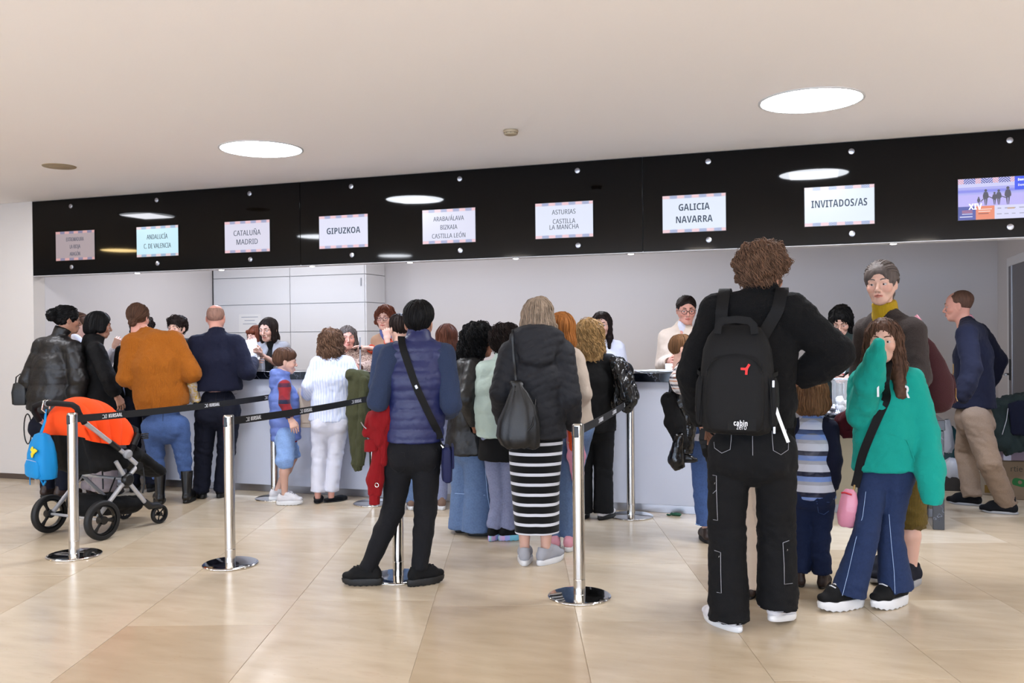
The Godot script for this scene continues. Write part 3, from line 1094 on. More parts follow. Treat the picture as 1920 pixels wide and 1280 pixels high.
	# surface nets: one vertex in each cell the surface crosses
	func net(m: MB) -> void:
		var base := m.v.size()
		var ids := PackedInt32Array()
		ids.resize(nx * ny * nz)
		ids.fill(-1)
		var s := nx * ny
		var offs := [0, 1, nx, nx + 1, s, s + 1, s + nx, s + nx + 1]
		var o1 := 1
		var o2 := nx
		var o3 := nx + 1
		var o4 := s
		var o5 := s + 1
		var o6 := s + nx
		var o7 := s + nx + 1
		for k in nz - 1:
			for j in ny - 1:
				var n := (k * ny + j) * nx - 1
				for i in nx - 1:
					n += 1
					var a0 := d[n]
					if a0 > h * 2.0 or a0 < -h * 2.0:
						continue
					var a1 := d[n + o1]
					var a2 := d[n + o2]
					var a3 := d[n + o3]
					var a4 := d[n + o4]
					var a5 := d[n + o5]
					var a6 := d[n + o6]
					var a7 := d[n + o7]
					var neg := int(a0 < 0) + int(a1 < 0) + int(a2 < 0) + int(a3 < 0) + int(a4 < 0) + int(a5 < 0) + int(a6 < 0) + int(a7 < 0)
					if neg == 0 or neg == 8:
						continue
					var sum := Vector3.ZERO
					var c := 0
					if (a0 < 0) != (a1 < 0):
						sum += Vector3(a0 / (a0 - a1), 0, 0); c += 1
					if (a2 < 0) != (a3 < 0):
						sum += Vector3(a2 / (a2 - a3), 1, 0); c += 1
					if (a4 < 0) != (a5 < 0):
						sum += Vector3(a4 / (a4 - a5), 0, 1); c += 1
					if (a6 < 0) != (a7 < 0):
						sum += Vector3(a6 / (a6 - a7), 1, 1); c += 1
					if (a0 < 0) != (a2 < 0):
						sum += Vector3(0, a0 / (a0 - a2), 0); c += 1
					if (a1 < 0) != (a3 < 0):
						sum += Vector3(1, a1 / (a1 - a3), 0); c += 1
					if (a4 < 0) != (a6 < 0):
						sum += Vector3(0, a4 / (a4 - a6), 1); c += 1
					if (a5 < 0) != (a7 < 0):
						sum += Vector3(1, a5 / (a5 - a7), 1); c += 1
					if (a0 < 0) != (a4 < 0):
						sum += Vector3(0, 0, a0 / (a0 - a4)); c += 1
					if (a1 < 0) != (a5 < 0):
						sum += Vector3(1, 0, a1 / (a1 - a5)); c += 1
					if (a2 < 0) != (a6 < 0):
						sum += Vector3(0, 1, a2 / (a2 - a6)); c += 1
					if (a3 < 0) != (a7 < 0):
						sum += Vector3(1, 1, a3 / (a3 - a7)); c += 1
					var g := Vector3(a1 + a3 + a5 + a7 - a0 - a2 - a4 - a6, a2 + a3 + a6 + a7 - a0 - a1 - a4 - a5, a4 + a5 + a6 + a7 - a0 - a1 - a2 - a3)
					ids[n] = m.v.size()
					m.v.append(o + (Vector3(i, j, k) + sum / c) * h)
					m.n.append(g.normalized())
		var cnt := m.v.size() - base
		m.uv.resize(m.v.size())
		m.c.resize(m.v.size())
		for q in range(base, m.v.size()):
			m.uv[q] = Vector2(m.v[q].x + m.v[q].z, m.v[q].y)
			m.c[q] = Color.WHITE
		# one quad round each crossed edge
		for k in range(1, nz - 1):
			for j in range(1, ny - 1):
				var n := (k * ny + j) * nx
				for i in range(1, nx - 1):
					n += 1
					if ids[n] < 0 and ids[n - 1] < 0 and ids[n - nx] < 0 and ids[n - s] < 0:
						continue
					var a0 := d[n] < 0
					if a0 != (d[n + 1] < 0):
						quad4(m, ids[n], ids[n - nx], ids[n - nx - s], ids[n - s], a0)
					if a0 != (d[n + nx] < 0):
						quad4(m, ids[n], ids[n - s], ids[n - s - 1], ids[n - 1], a0)
					if a0 != (d[n + s] < 0):
						quad4(m, ids[n], ids[n - 1], ids[n - 1 - nx], ids[n - nx], a0)

	func quad4(m: MB, a: int, b: int, c: int, e: int, front: bool) -> void:
		if a < 0 or b < 0 or c < 0 or e < 0:
			return
		if front:
			m.ix.append_array(PackedInt32Array([a, c, b, a, e, c]))
		else:
			m.ix.append_array(PackedInt32Array([a, b, c, a, c, e]))

	# recomputes normals of all triangles from first on (after the vertices were moved)
	static func renormal(m: MB, first := 0) -> void:
		var acc := PackedVector3Array()
		acc.resize(m.v.size())
		for t in range(0, m.ix.size(), 3):
			var a := m.ix[t]
			if a < first:
				continue
			var b := m.ix[t + 1]
			var c := m.ix[t + 2]
			var no := (m.v[c] - m.v[a]).cross(m.v[b] - m.v[a])
			acc[a] += no
			acc[b] += no
			acc[c] += no
		for i in range(first, m.v.size()):
			if acc[i] != Vector3.ZERO:
				m.n[i] = acc[i].normalized()


# ======================================================================= heads, hands and shoes, made once and fitted to each person
var kit := {}


# a head about its middle between the ears: y up, z forward; adult size (0.225 m from chin to crown)
func make_head(cell: float, child: bool) -> MB:
	var f := Field.new(Vector3(-0.105, -0.175, -0.125), Vector3(0.105, 0.14, 0.135), cell)
	var X := Vector3.RIGHT
	f.blob(Vector3(0, 0.036, -0.014), Vector3(0.0735, 0.083, 0.094), 0.02)
	f.blob(Vector3(0, 0.02, 0.03), Vector3(0.064, 0.075, 0.06), 0.02)
	var jaw := 0.8 if child else 1.0
	f.limb(Vector3(0, -0.02, 0.018), Vector3(0, -0.082 * (0.93 if child else 1.0), 0.046), 0.062, 0.062, 0.034 if not child else 0.032, 0.034, X, 0.03)
	f.limb(Vector3(0.05, -0.035, 0.0), Vector3(0.022, -0.086 * (0.94 if child else 1.0), 0.055), 0.02, 0.02, 0.02, 0.018, X, 0.025)
	f.limb(Vector3(-0.05, -0.035, 0.0), Vector3(-0.022, -0.086 * (0.94 if child else 1.0), 0.055), 0.02, 0.02, 0.02, 0.018, X, 0.025)
	f.blob(Vector3(0, -0.094 * (0.95 if child else 1.0), 0.066), Vector3(0.021, 0.017, 0.017) * jaw, 0.02)
	for s in [-1.0, 1.0]:
		f.blob(Vector3(s * 0.038, -0.027, 0.058), Vector3(0.025, 0.024, 0.024) * (1.1 if child else 1.0), 0.022)
		f.limb(Vector3(s * 0.012, 0.021, 0.086), Vector3(s * 0.046, 0.019, 0.066), 0.009, 0.008, 0.009, 0.008, X, 0.014)
	for s in [-1.0, 1.0]:
		f.limb(Vector3(s * 0.022, 0.0, 0.097), Vector3(s * 0.042, -0.001, 0.088), 0.0085, 0.008, 0.008, 0.008, Vector3.UP, 0.012, 0, 1)
		# lids over the eyeball
		f.blob(Vector3(s * 0.0315, 0.0072, 0.0752), Vector3(0.0162, 0.0066, 0.0122), 0.003)
		f.blob(Vector3(s * 0.0315, -0.0098, 0.0742), Vector3(0.0150, 0.0052, 0.0112), 0.003)
	# nose
	var nl := 0.75 if child else 1.0
	f.limb(Vector3(0, 0.008, 0.086), Vector3(0, -0.030 * nl, 0.102 + 0.006 * nl), 0.0075, 0.008, 0.0095, 0.010, X, 0.012)
	f.blob(Vector3(0, -0.036 * nl, 0.106 * (0.97 if child else 1.0)), Vector3(0.0105, 0.0095, 0.0105), 0.008)
	for s in [-1.0, 1.0]:
		f.blob(Vector3(s * 0.0115, -0.039 * nl, 0.096), Vector3(0.0075, 0.0075, 0.0095), 0.006)
		f.blob(Vector3(s * 0.0065, -0.0465 * nl, 0.101), Vector3(0.0028, 0.003, 0.004), 0.002, Basis.IDENTITY, 1)
	# mouth: a soft mound, two lips and the line between
	f.blob(Vector3(0, -0.064, 0.078), Vector3(0.027, 0.021, 0.017), 0.015)
	for s in [-1.0, 1.0]:
		f.limb(Vector3(0, -0.0610, 0.0945), Vector3(s * 0.020, -0.0645, 0.085), 0.0045, 0.0045, 0.0022, 0.0025, X, 0.004)
		f.limb(Vector3(0, -0.0715, 0.0935), Vector3(s * 0.018, -0.0665, 0.085), 0.0055, 0.005, 0.0022, 0.0025, X, 0.004)
	f.limb(Vector3(-0.02, -0.0662, 0.092), Vector3(0.02, -0.0662, 0.092), 0.0012, 0.005, 0.0012, 0.005, Vector3.UP, 0.002, 0, 1)
	# ears
	for s in [-1.0, 1.0]:
		var b := Basis(Vector3.UP, s * -0.35)
		f.blob(Vector3(s * 0.0765, -0.004, -0.012), Vector3(0.0065, 0.031, 0.0185), 0.005, b)
		f.blob(Vector3(s * 0.085, -0.001, -0.006), Vector3(0.005, 0.018, 0.0095), 0.004, b, 1)
	# neck
	f.limb(Vector3(0, -0.05, -0.022), Vector3(0, -0.2, -0.034), 0.052 * (0.86 if child else 1.0), 0.053 * (0.86 if child else 1.0), 0.056 * (0.86 if child else 1.0), 0.055, X, 0.03)
	var m := MB.new()
	f.net(m)
	# lips carry their own colour
	m.tinted = true
	for i in m.v.size():
		var p := m.v[i]
		if p.z > 0.078 and absf(p.y + 0.0665) < 0.0105 - absf(p.x) * 0.28 and absf(p.x) < 0.023:
			m.c[i] = Color(0.80, 0.50, 0.50)
		elif p.z > 0.03 and absf(p.y + 0.027) < 0.02 and absf(absf(p.x) - 0.045) < 0.02:
			m.c[i] = Color(1.0, 0.90, 0.88)
	return m


# a right hand hanging from the wrist: fingers down, palm towards +x (the body), thumb forward (+z)
func make_hand(curl: Array, spread: float, thumb_in: float) -> MB:
	var f := Field.new(Vector3(-0.05, -0.215, -0.06), Vector3(0.075, 0.03, 0.075), 0.0034)
	f.limb(Vector3(0, 0.02, 0), Vector3(0, -0.02, 0), 0.026, 0.02, 0.028, 0.017, Vector3.BACK, 0.012)
	f.limb(Vector3(0, -0.02, 0.002), Vector3(-0.002, -0.085, 0), 0.028, 0.016, 0.039, 0.0125, Vector3.BACK, 0.012)
	f.blob(Vector3(0.008, -0.045, 0.018), Vector3(0.014, 0.026, 0.016), 0.01)
	var zs := [0.030, 0.0105, -0.0095, -0.0285]
	var ls := [0.072, 0.080, 0.074, 0.058]
	for k in 4:
		var p := Vector3(-0.002, -0.088 + 0.004 * absf(k - 1.2), zs[k])
		var a := 0.0
		var r := 0.0088 - 0.0006 * absf(k - 1)
		var q := [0.46, 0.30, 0.24]
		for j in 3:
			a += curl[j] * (1.0 + 0.12 * k)
			var dir := Vector3(sin(a), -cos(a), spread * (1.5 - k) * cos(a)).normalized()
			var e: Vector3 = p + dir * (ls[k] * q[j])
			f.limb(p, e, r, r, r * 0.92, r * 0.92, Vector3.BACK, 0.0035)
			r *= 0.93
			p = e
	var t0 := Vector3(0.006, -0.028, 0.024)
	var t1 := t0 + Vector3(0.008 + 0.012 * thumb_in, -0.032, 0.024 - 0.012 * thumb_in)
	var t2 := t1 + Vector3(0.006 + 0.012 * thumb_in, -0.028, 0.006 - 0.014 * thumb_in)
	var t3 := t2 + Vector3(0.004 + 0.008 * thumb_in, -0.023, 0.0 - 0.012 * thumb_in)
	f.limb(t0, t1, 0.0125, 0.0125, 0.0105, 0.0105, Vector3.BACK, 0.008)
	f.limb(t1, t2, 0.0102, 0.0102, 0.0095, 0.0095, Vector3.BACK, 0.003)
	f.limb(t2, t3, 0.0096, 0.0096, 0.008, 0.008, Vector3.BACK, 0.003)
	var m := MB.new()
	f.net(m)
	m.tinted = true
	return m


# a shoe along +z with the ankle above the origin; 0.27 m long. Returns upper, sole and laces
func make_shoe(kind: String) -> Dictionary:
	var out := {}
	var sole_h: float = {"sneaker": 0.032, "chunky": 0.042, "platform": 0.048, "flat": 0.008, "boot": 0.024, "desert": 0.016, "canvas": 0.024}[kind]
	var f := Field.new(Vector3(-0.075, -0.02, -0.10), Vector3(0.075, 0.30 if kind == "boot" else 0.165, 0.23), 0.0055)
	var X := Vector3.RIGHT
	var s := sole_h
	f.limb(Vector3(0, s + 0.022, -0.045), Vector3(0.003, s + 0.020, 0.10), 0.035, 0.034, 0.044, 0.034, X, 0.02)
	f.limb(Vector3(0.003, s + 0.018, 0.10), Vector3(0.0, s + 0.016, 0.155), 0.044, 0.032, 0.034, 0.022, X, 0.02)
	if kind == "flat":
		f.cut(Vector3(0, s + 0.034, 0), Vector3(0, 1, -0.08).normalized())
	else:
		f.limb(Vector3(0, s + 0.045, 0.09), Vector3(0, s + 0.075, 0.01), 0.033, 0.025, 0.034, 0.03, X, 0.03)
		var top := 0.10 if kind in ["sneaker", "chunky", "platform", "canvas"] else (0.125 if kind == "desert" else 0.27)
		f.limb(Vector3(0, s + 0.04, -0.03), Vector3(0, top, -0.018), 0.033, 0.042, 0.036 if kind != "boot" else 0.052, 0.046 if kind != "boot" else 0.056, X, 0.02, 1)
		if kind != "boot":
			f.limb(Vector3(0, top - 0.03, -0.012), Vector3(0, top + 0.03, -0.012), 0.027, 0.034, 0.03, 0.038, X, 0.006, 0, 1)
	f.cut(Vector3(0, s - 0.003, 0), Vector3.DOWN)
	var u := MB.new()
	f.net(u)
	out.upper = u
	# sole: the footprint with a rounded toe and heel, lugs for the chunky kinds
	var pr := PackedVector2Array()
	var grow := 0.004 if kind in ["flat", "desert"] else 0.007
	for k in 40:
		var a := TAU * k / 40
		var z := 0.048 + cos(a) * (0.128 + grow)
		var w := 0.036 + 0.012 * smoothstep(-0.02, 0.10, z)
		pr.append(Vector2(z, sin(a) * (w + grow) * (1.0 - 0.12 * maxf(0.0, cos(a)))))
	var rings := []
	var lift := [[0.0, 0.90], [0.004, 0.97], [s * 0.6, 1.0], [s, 0.985], [s + 0.004, 0.95]]
	for q in lift:
		var ring := PackedVector3Array()
		for k in 40:
			var p := pr[k]
			var y: float = q[0]
			if kind in ["chunky", "platform"] and y < 0.006:
				y += 0.006 * (k % 2)
			if q[0] < s * 0.7:
				y += 0.014 * pow(maxf(0.0, (p.x - 0.11) / 0.07), 2)
			ring.append(Vector3(p.y * q[1], y, 0.048 + (p.x - 0.048) * q[1]))
		rings.append(ring)
	var so := MB.new()
	so.loft(rings)
	out.sole = so
	if kind in ["sneaker", "chunky", "platform", "canvas"]:
		var l := MB.new()
		for k in 4:
			var z := 0.095 - k * 0.022
			var p0 := f.meet(Vector3(-0.024, 0.2, z), Vector3.DOWN)
			var p1 := f.meet(Vector3(0.0, 0.2, z + 0.008), Vector3.DOWN)
			var p2 := f.meet(Vector3(0.024, 0.2, z), Vector3.DOWN)
			l.tube([p0, p1 + Vector3(0, 0.003, 0), p2], 0.0035, 6)
		out.laces = l
	return out


func build_kit() -> void:
	var made := [null, null, null, null, null, null, null, null, null, null, null, null, null, null]
	var shoes := ["sneaker", "chunky", "platform", "flat", "boot", "desert", "canvas"]
	var job := func(i: int) -> void:
		if i == 0:
			made[i] = make_head(0.0034, false)
		elif i == 1:
			made[i] = make_head(0.0034, true)
		elif i == 2:
			made[i] = make_hand([0.30, 0.35, 0.25], 0.05, 0.3)     # relaxed
		elif i == 3:
			made[i] = make_hand([0.85, 1.15, 0.75], 0.0, 1.0)      # closed round something
		elif i == 4:
			made[i] = make_hand([0.12, 0.14, 0.1], 0.16, 0.0)      # open
		elif i < 12:
			made[i] = make_shoe(shoes[i - 5])
		elif i == 12:
			made[i] = make_head(0.006, false)
		else:
			made[i] = make_head(0.006, true)
	var g := WorkerThreadPool.add_group_task(job, 14, -1, true)
	WorkerThreadPool.wait_for_group_task_completion(g)
	kit = {"head": made[0], "child_head": made[1], "head_far": made[12], "child_head_far": made[13], "relaxed": made[2], "closed": made[3], "open": made[4]}
	for k in 7:
		var s: Dictionary = made[5 + k]
		kit[shoes[k]] = {"upper": s.upper.mesh(), "sole": s.sole.mesh(), "laces": s.laces.mesh() if s.has("laces") else null}


# ======================================================================= skin, hair and cloth materials
func skin(called: String, c: Color) -> void:
	var m := plain(called, c, 0.48, 0.0, 0.4)
	m.vertex_color_use_as_albedo = true
	m.subsurf_scatter_enabled = true
	m.subsurf_scatter_strength = 0.08


func hair_colour(called: String, c: Color, rough := 0.64) -> void:
	var m := plain(called, c, rough, 0.0, 0.3)
	m.vertex_color_use_as_albedo = true


func build_cloths() -> void:
	skin("skin_light", Color(0.78, 0.62, 0.55))
	skin("skin_fair", Color(0.84, 0.67, 0.60))
	skin("skin_rosy", Color(0.80, 0.58, 0.51))
	skin("skin_tan", Color(0.69, 0.51, 0.42))
	skin("skin_brown", Color(0.56, 0.37, 0.28))
	plain("eye_white", Color(0.70, 0.67, 0.66), 0.15)
	plain("iris_dark", Color(0.10, 0.06, 0.04), 0.1)
	plain("dark_lens", Color(0.03, 0.025, 0.03), 0.05)
	plain("spectacle_black", Color(0.03, 0.03, 0.035), 0.25)
	plain("spectacle_brown", Color(0.22, 0.10, 0.08), 0.25)
	plain("spectacle_purple", Color(0.25, 0.14, 0.22), 0.25)
	hair_colour("hair_black", Color(0.046, 0.041, 0.044), 0.6)
	hair_colour("hair_darkbrown", Color(0.135, 0.090, 0.075))
	hair_colour("hair_brown", Color(0.34, 0.235, 0.175))
	hair_colour("hair_chestnut", Color(0.36, 0.20, 0.135))
	hair_colour("hair_auburn", Color(0.45, 0.235, 0.155))
	hair_colour("hair_ginger", Color(0.66, 0.41, 0.19))
	hair_colour("hair_blond_ash", Color(0.61, 0.53, 0.45))
	hair_colour("hair_blond_gold", Color(0.73, 0.58, 0.38))
	hair_colour("hair_lightbrown", Color(0.50, 0.36, 0.245))
	hair_colour("hair_curl_brown", Color(0.45, 0.335, 0.26))
	hair_colour("hair_grey_brown", Color(0.37, 0.33, 0.31))
	hair_colour("hair_silver", Color(0.48, 0.45, 0.46))
	hair_colour("hair_stubble", Color(0.62, 0.47, 0.41), 0.6)
	hair_colour("hair_receding", Color(0.40, 0.29, 0.235), 0.6)
	hair_colour("hair_strawberry", Color(0.47, 0.33, 0.24))
	var lea := func(called: String, c: Color, rough: float, depth: float) -> void:
		var m := plain(called, c, rough, 0.0, 0.5)
		m.uv1_triplanar = true
		m.uv1_scale = Vector3(5, 5, 5)
		m.normal_enabled = true
		m.normal_texture = T.leather
		m.normal_scale = depth
	lea.call("leather_black", Color(0.050, 0.043, 0.046), 0.44, 0.22)
	lea.call("leather_soft", Color(0.028, 0.028, 0.030), 0.46, 0.14)
	lea.call("leather_brown", Color(0.16, 0.10, 0.08), 0.5, 0.3)
	lea.call("boot_black", Color(0.028, 0.026, 0.028), 0.3, 0.15)
	var shiny := func(called: String, c: Color, rough: float) -> void:
		var m := plain(called, c, rough, 0.0, 0.5)
		m.uv1_triplanar = true
		m.uv1_scale = Vector3(3, 3, 3)
		m.normal_enabled = true
		m.normal_texture = T.crease
		m.normal_scale = 0.35
	shiny.call("puffer_black", Color(0.022, 0.022, 0.025), 0.22)
	shiny.call("puffer_navy", Color(0.09, 0.12, 0.30), 0.5)
	shiny.call("puffer_light_blue", Color(0.37, 0.45, 0.70), 0.55)
	shiny.call("puffer_mint", Color(0.68, 0.75, 0.71), 0.6)
	shiny.call("quilt_navy", Color(0.035, 0.042, 0.075), 0.75)
	shiny.call("pink_nylon", Color(0.78, 0.50, 0.58), 0.35)
	cloth("velvet_black", Color(0.022, 0.02, 0.024), "weave", 6, 0.4, 0.8, "", 0.08)
	cloth("jersey_black", Color(0.03, 0.029, 0.032), "weave", 6, 0.3, 0.8, "", 0.05)
	cloth("felt_black", Color(0.020, 0.021, 0.026), "weave", 5, 0.6, 0.95, "", 0.06)
	cloth("nylon_black", Color(0.030, 0.031, 0.036), "weave", 14, 0.5, 0.7, "", 0.04)
	cloth("strap_black", Color(0.022, 0.022, 0.026), "weave", 20, 0.3, 0.7, "", 0.03)
	cloth("knit_mustard", Color(0.64, 0.36, 0.075), "knit", 6.5, 0.9, 0.9, "mottle", 0.35)
	cloth("knit_navy", Color(0.060, 0.072, 0.155), "weave", 7, 0.5, 0.9, "mottle", 0.3)
	cloth("jersey_slate", Color(0.17, 0.215, 0.315), "weave", 9, 0.5, 0.9, "mottle", 0.25)
	cloth("fleece_teal", Color(0.055, 0.535, 0.48), "weave", 8, 0.5, 0.95, "", 0.35)
	cloth("wool_navy", Color(0.050, 0.062, 0.145), "weave", 9, 0.5, 0.85, "mottle", 0.25)
	cloth("wool_taupe", Color(0.215, 0.185, 0.175), "weave", 6, 0.7, 0.95, "mottle", 0.3)
	cloth("knit_yellow", Color(0.62, 0.50, 0.08), "knit", 6, 0.5, 0.9, "", 0.3)
	cloth("corduroy_olive", Color(0.36, 0.29, 0.10), "knit", 5, 0.6, 0.9, "mottle", 0.3)
	cloth("chino_khaki", Color(0.55, 0.465, 0.39), "weave", 8, 0.5, 0.9, "mottle", 0.2)
	cloth("cotton_white", Color(0.80, 0.80, 0.84), "weave", 7, 0.4, 0.85, "", 0.2)
	cloth("cotton_cream", Color(0.80, 0.73, 0.66), "weave", 7, 0.4, 0.85, "", 0.2)
	cloth("cotton_beige", Color(0.72, 0.66, 0.60), "weave", 7, 0.4, 0.85, "", 0.2)
	cloth("trouser_grey", Color(0.52, 0.48, 0.49), "weave", 7, 0.4, 0.85, "", 0.2)
	cloth("cardigan_grey", Color(0.60, 0.60, 0.62), "knit", 8, 0.5, 0.9, "", 0.2)
	cloth("cardigan_coral", Color(0.80, 0.31, 0.21), "knit", 8, 0.5, 0.9, "", 0.2)
	cloth("vest_sand", Color(0.70, 0.56, 0.46), "knit", 8, 0.5, 0.9, "", 0.2)
	cloth("scarf_blue", Color(0.36, 0.40, 0.62), "weave", 7, 0.6, 0.9, "", 0.2)
	cloth("collar_orange", Color(0.80, 0.28, 0.12), "knit", 8, 0.5, 0.9, "", 0.2)
	cloth("denim_blue", Color(0.27, 0.365, 0.55), "weave", 10, 0.6, 0.85, "denim", 0.2)
	cloth("denim_mid", Color(0.37, 0.455, 0.585), "weave", 10, 0.6, 0.85, "denim", 0.2)
	cloth("denim_dark", Color(0.085, 0.135, 0.255), "weave", 10, 0.6, 0.85, "denim", 0.2)
	cloth("denim_indigo", Color(0.125, 0.185, 0.315), "weave", 10, 0.6, 0.85, "denim", 0.15)
	cloth("denim_navy", Color(0.045, 0.058, 0.12), "weave", 10, 0.6, 0.85, "denim", 0.08)
	cloth("denim_black", Color(0.032, 0.033, 0.040), "weave", 10, 0.6, 0.85, "denim", 0.06)
	cloth("denim_charcoal", Color(0.062, 0.064, 0.078), "weave", 10, 0.6, 0.85, "denim", 0.08)
	cloth("denim_grey", Color(0.50, 0.52, 0.62), "weave", 10, 0.6, 0.85, "denim", 0.2)
	cloth("denim_pale", Color(0.52, 0.64, 0.82), "weave", 10, 0.6, 0.85, "denim", 0.2)
	cloth("fleece_red", Color(0.48, 0.045, 0.07), "knit", 7, 0.4, 0.9, "", 0.3)
	cloth("cloth_burgundy", Color(0.26, 0.035, 0.075), "weave", 7, 0.5, 0.9, "", 0.3)
	cloth("suede_burgundy", Color(0.215, 0.065, 0.085), "weave", 7, 0.5, 0.8, "mottle", 0.3)
	cloth("canvas_olive", Color(0.27, 0.275, 0.18), "weave", 7, 0.6, 0.9, "mottle", 0.2)
	cloth("coat_green_grey", Color(0.16, 0.20, 0.19), "weave", 7, 0.6, 0.9, "mottle", 0.2)
	cloth("shoe_mesh_black", Color(0.03, 0.03, 0.033), "weave", 20, 0.7, 0.8, "", 0.1)
	cloth("shoe_mesh_white", Color(0.80, 0.79, 0.80), "weave", 20, 0.6, 0.7, "", 0.1)
	cloth("shoe_mesh_grey", Color(0.60, 0.60, 0.62), "weave", 20, 0.7, 0.8, "", 0.1)
	cloth("shoe_navy", Color(0.05, 0.06, 0.11), "weave", 20, 0.6, 0.8, "", 0.1)
	cloth("suede_navy", Color(0.025, 0.027, 0.045), "weave", 12, 0.5, 0.9, "", 0.3)
	cloth("shoe_tan", Color(0.45, 0.36, 0.31), "weave", 12, 0.5, 0.9, "", 0.2)
	plain("stitch_white", Color(0.62, 0.62, 0.64), 0.8)
	plain("stitch_dark", Color(0.05, 0.05, 0.06), 0.8)
	plain("seam_blue", Color(0.62, 0.72, 0.86), 0.8)
	plain("brass", Color(0.78, 0.66, 0.45), 0.3, 1.0)
	plain("sole_gum", Color(0.42, 0.27, 0.17), 0.6)
	plain("pink_soft", Color(0.80, 0.55, 0.60), 0.6)
	# striped and patterned cloths, banded by height
	var bands := func(called: String, list: Array, per: float, weave: String) -> void:
		var m := cloth(called, Color.WHITE, weave, 6, 0.4, 0.88, "", 0.2)
		m.albedo_texture = band_tex(list)
		m.uv1_scale = Vector3(per, per, per)
	var navy := Color(0.10, 0.11, 0.20)
	bands.call("stripe_boy", [[16, Color(0.80, 0.81, 0.85)], [13, navy], [14, Color(0.46, 0.57, 0.80)], [10, Color(0.66, 0.66, 0.69)], [4, Color(0.80, 0.81, 0.85)]], 1.0 / 0.118, "")
	bands.call("stripe_breton", [[3, Color(0.84, 0.85, 0.90)], [1, Color(0.25, 0.30, 0.5)]], 1.0 / 0.035, "")
	bands.call("stripe_baby", [[3, Color(0.85, 0.83, 0.82)], [2, navy], [2, Color(0.85, 0.83, 0.82)], [1, Color(0.72, 0.45, 0.25)]], 1.0 / 0.05, "")
	bands.call("stripe_rugby", [[3, Color(0.52, 0.13, 0.16)], [2, Color(0.12, 0.13, 0.22)], [3, Color(0.52, 0.13, 0.16)]], 1.0 / 0.14, "")
	bands.call("stripe_skirt", [[7, Color(0.022, 0.022, 0.026)], [3, Color(0.80, 0.80, 0.82)]], 1.0, "")
	M.stripe_skirt.uv1_triplanar = false
	M.stripe_skirt.uv1_scale = Vector3(1, 1.0 / 0.064, 1)
	# a fine upright pinstripe
	var im := Image.create(32, 4, false, Image.FORMAT_RGBA8)
	im.fill(Color(0.82, 0.84, 0.90))
	im.fill_rect(Rect2i(0, 0, 9, 4), Color(0.71, 0.76, 0.88))
	var ps := cloth("pinstripe", Color.WHITE, "", 6, 0.3, 0.85, "", 0.15)
	ps.albedo_texture = ImageTexture.create_from_image(im)
	ps.uv1_scale = Vector3(42, 42, 42)
	# patterned cloths: spots on a ground
	var spots := func(called: String, ground: Color, spot: Color, freq: float, share: float) -> void:
		var m := cloth(called, Color.WHITE, "", 6, 0.3, 0.85, "", 0.15)
		m.albedo_texture = noise_tex(freq, 2, 256, false, 1.0, 71, FastNoiseLite.TYPE_SIMPLEX_SMOOTH, ramp([[0.0, spot], [share - 0.02, spot], [share + 0.02, ground], [1.0, ground]]))
		m.uv1_scale = Vector3(4, 4, 4)
	spots.call("print_floral", Color(0.80, 0.76, 0.74), Color(0.80, 0.66, 0.22), 0.03, 0.42)
	spots.call("print_leopard", Color(0.74, 0.64, 0.58), Color(0.33, 0.22, 0.19), 0.05, 0.42)
	# rainbow foam: bands along the shoe
	var rb := band_tex([[2, Color(0.45, 0.72, 0.80)], [2, Color(0.55, 0.75, 0.88)], [1, Color(0.75, 0.80, 0.55)], [1, Color(0.85, 0.55, 0.75)], [1, Color(0.65, 0.62, 0.88)]], 128)
	var ri := rb.get_image()
	ri.rotate_90(CLOCKWISE)
	var rm := plain("sole_rainbow", Color.WHITE, 0.6)
	rm.albedo_texture = ImageTexture.create_from_image(ri)
	rm.uv1_triplanar = true
	rm.uv1_scale = Vector3(3.6, 3.6, 3.6)


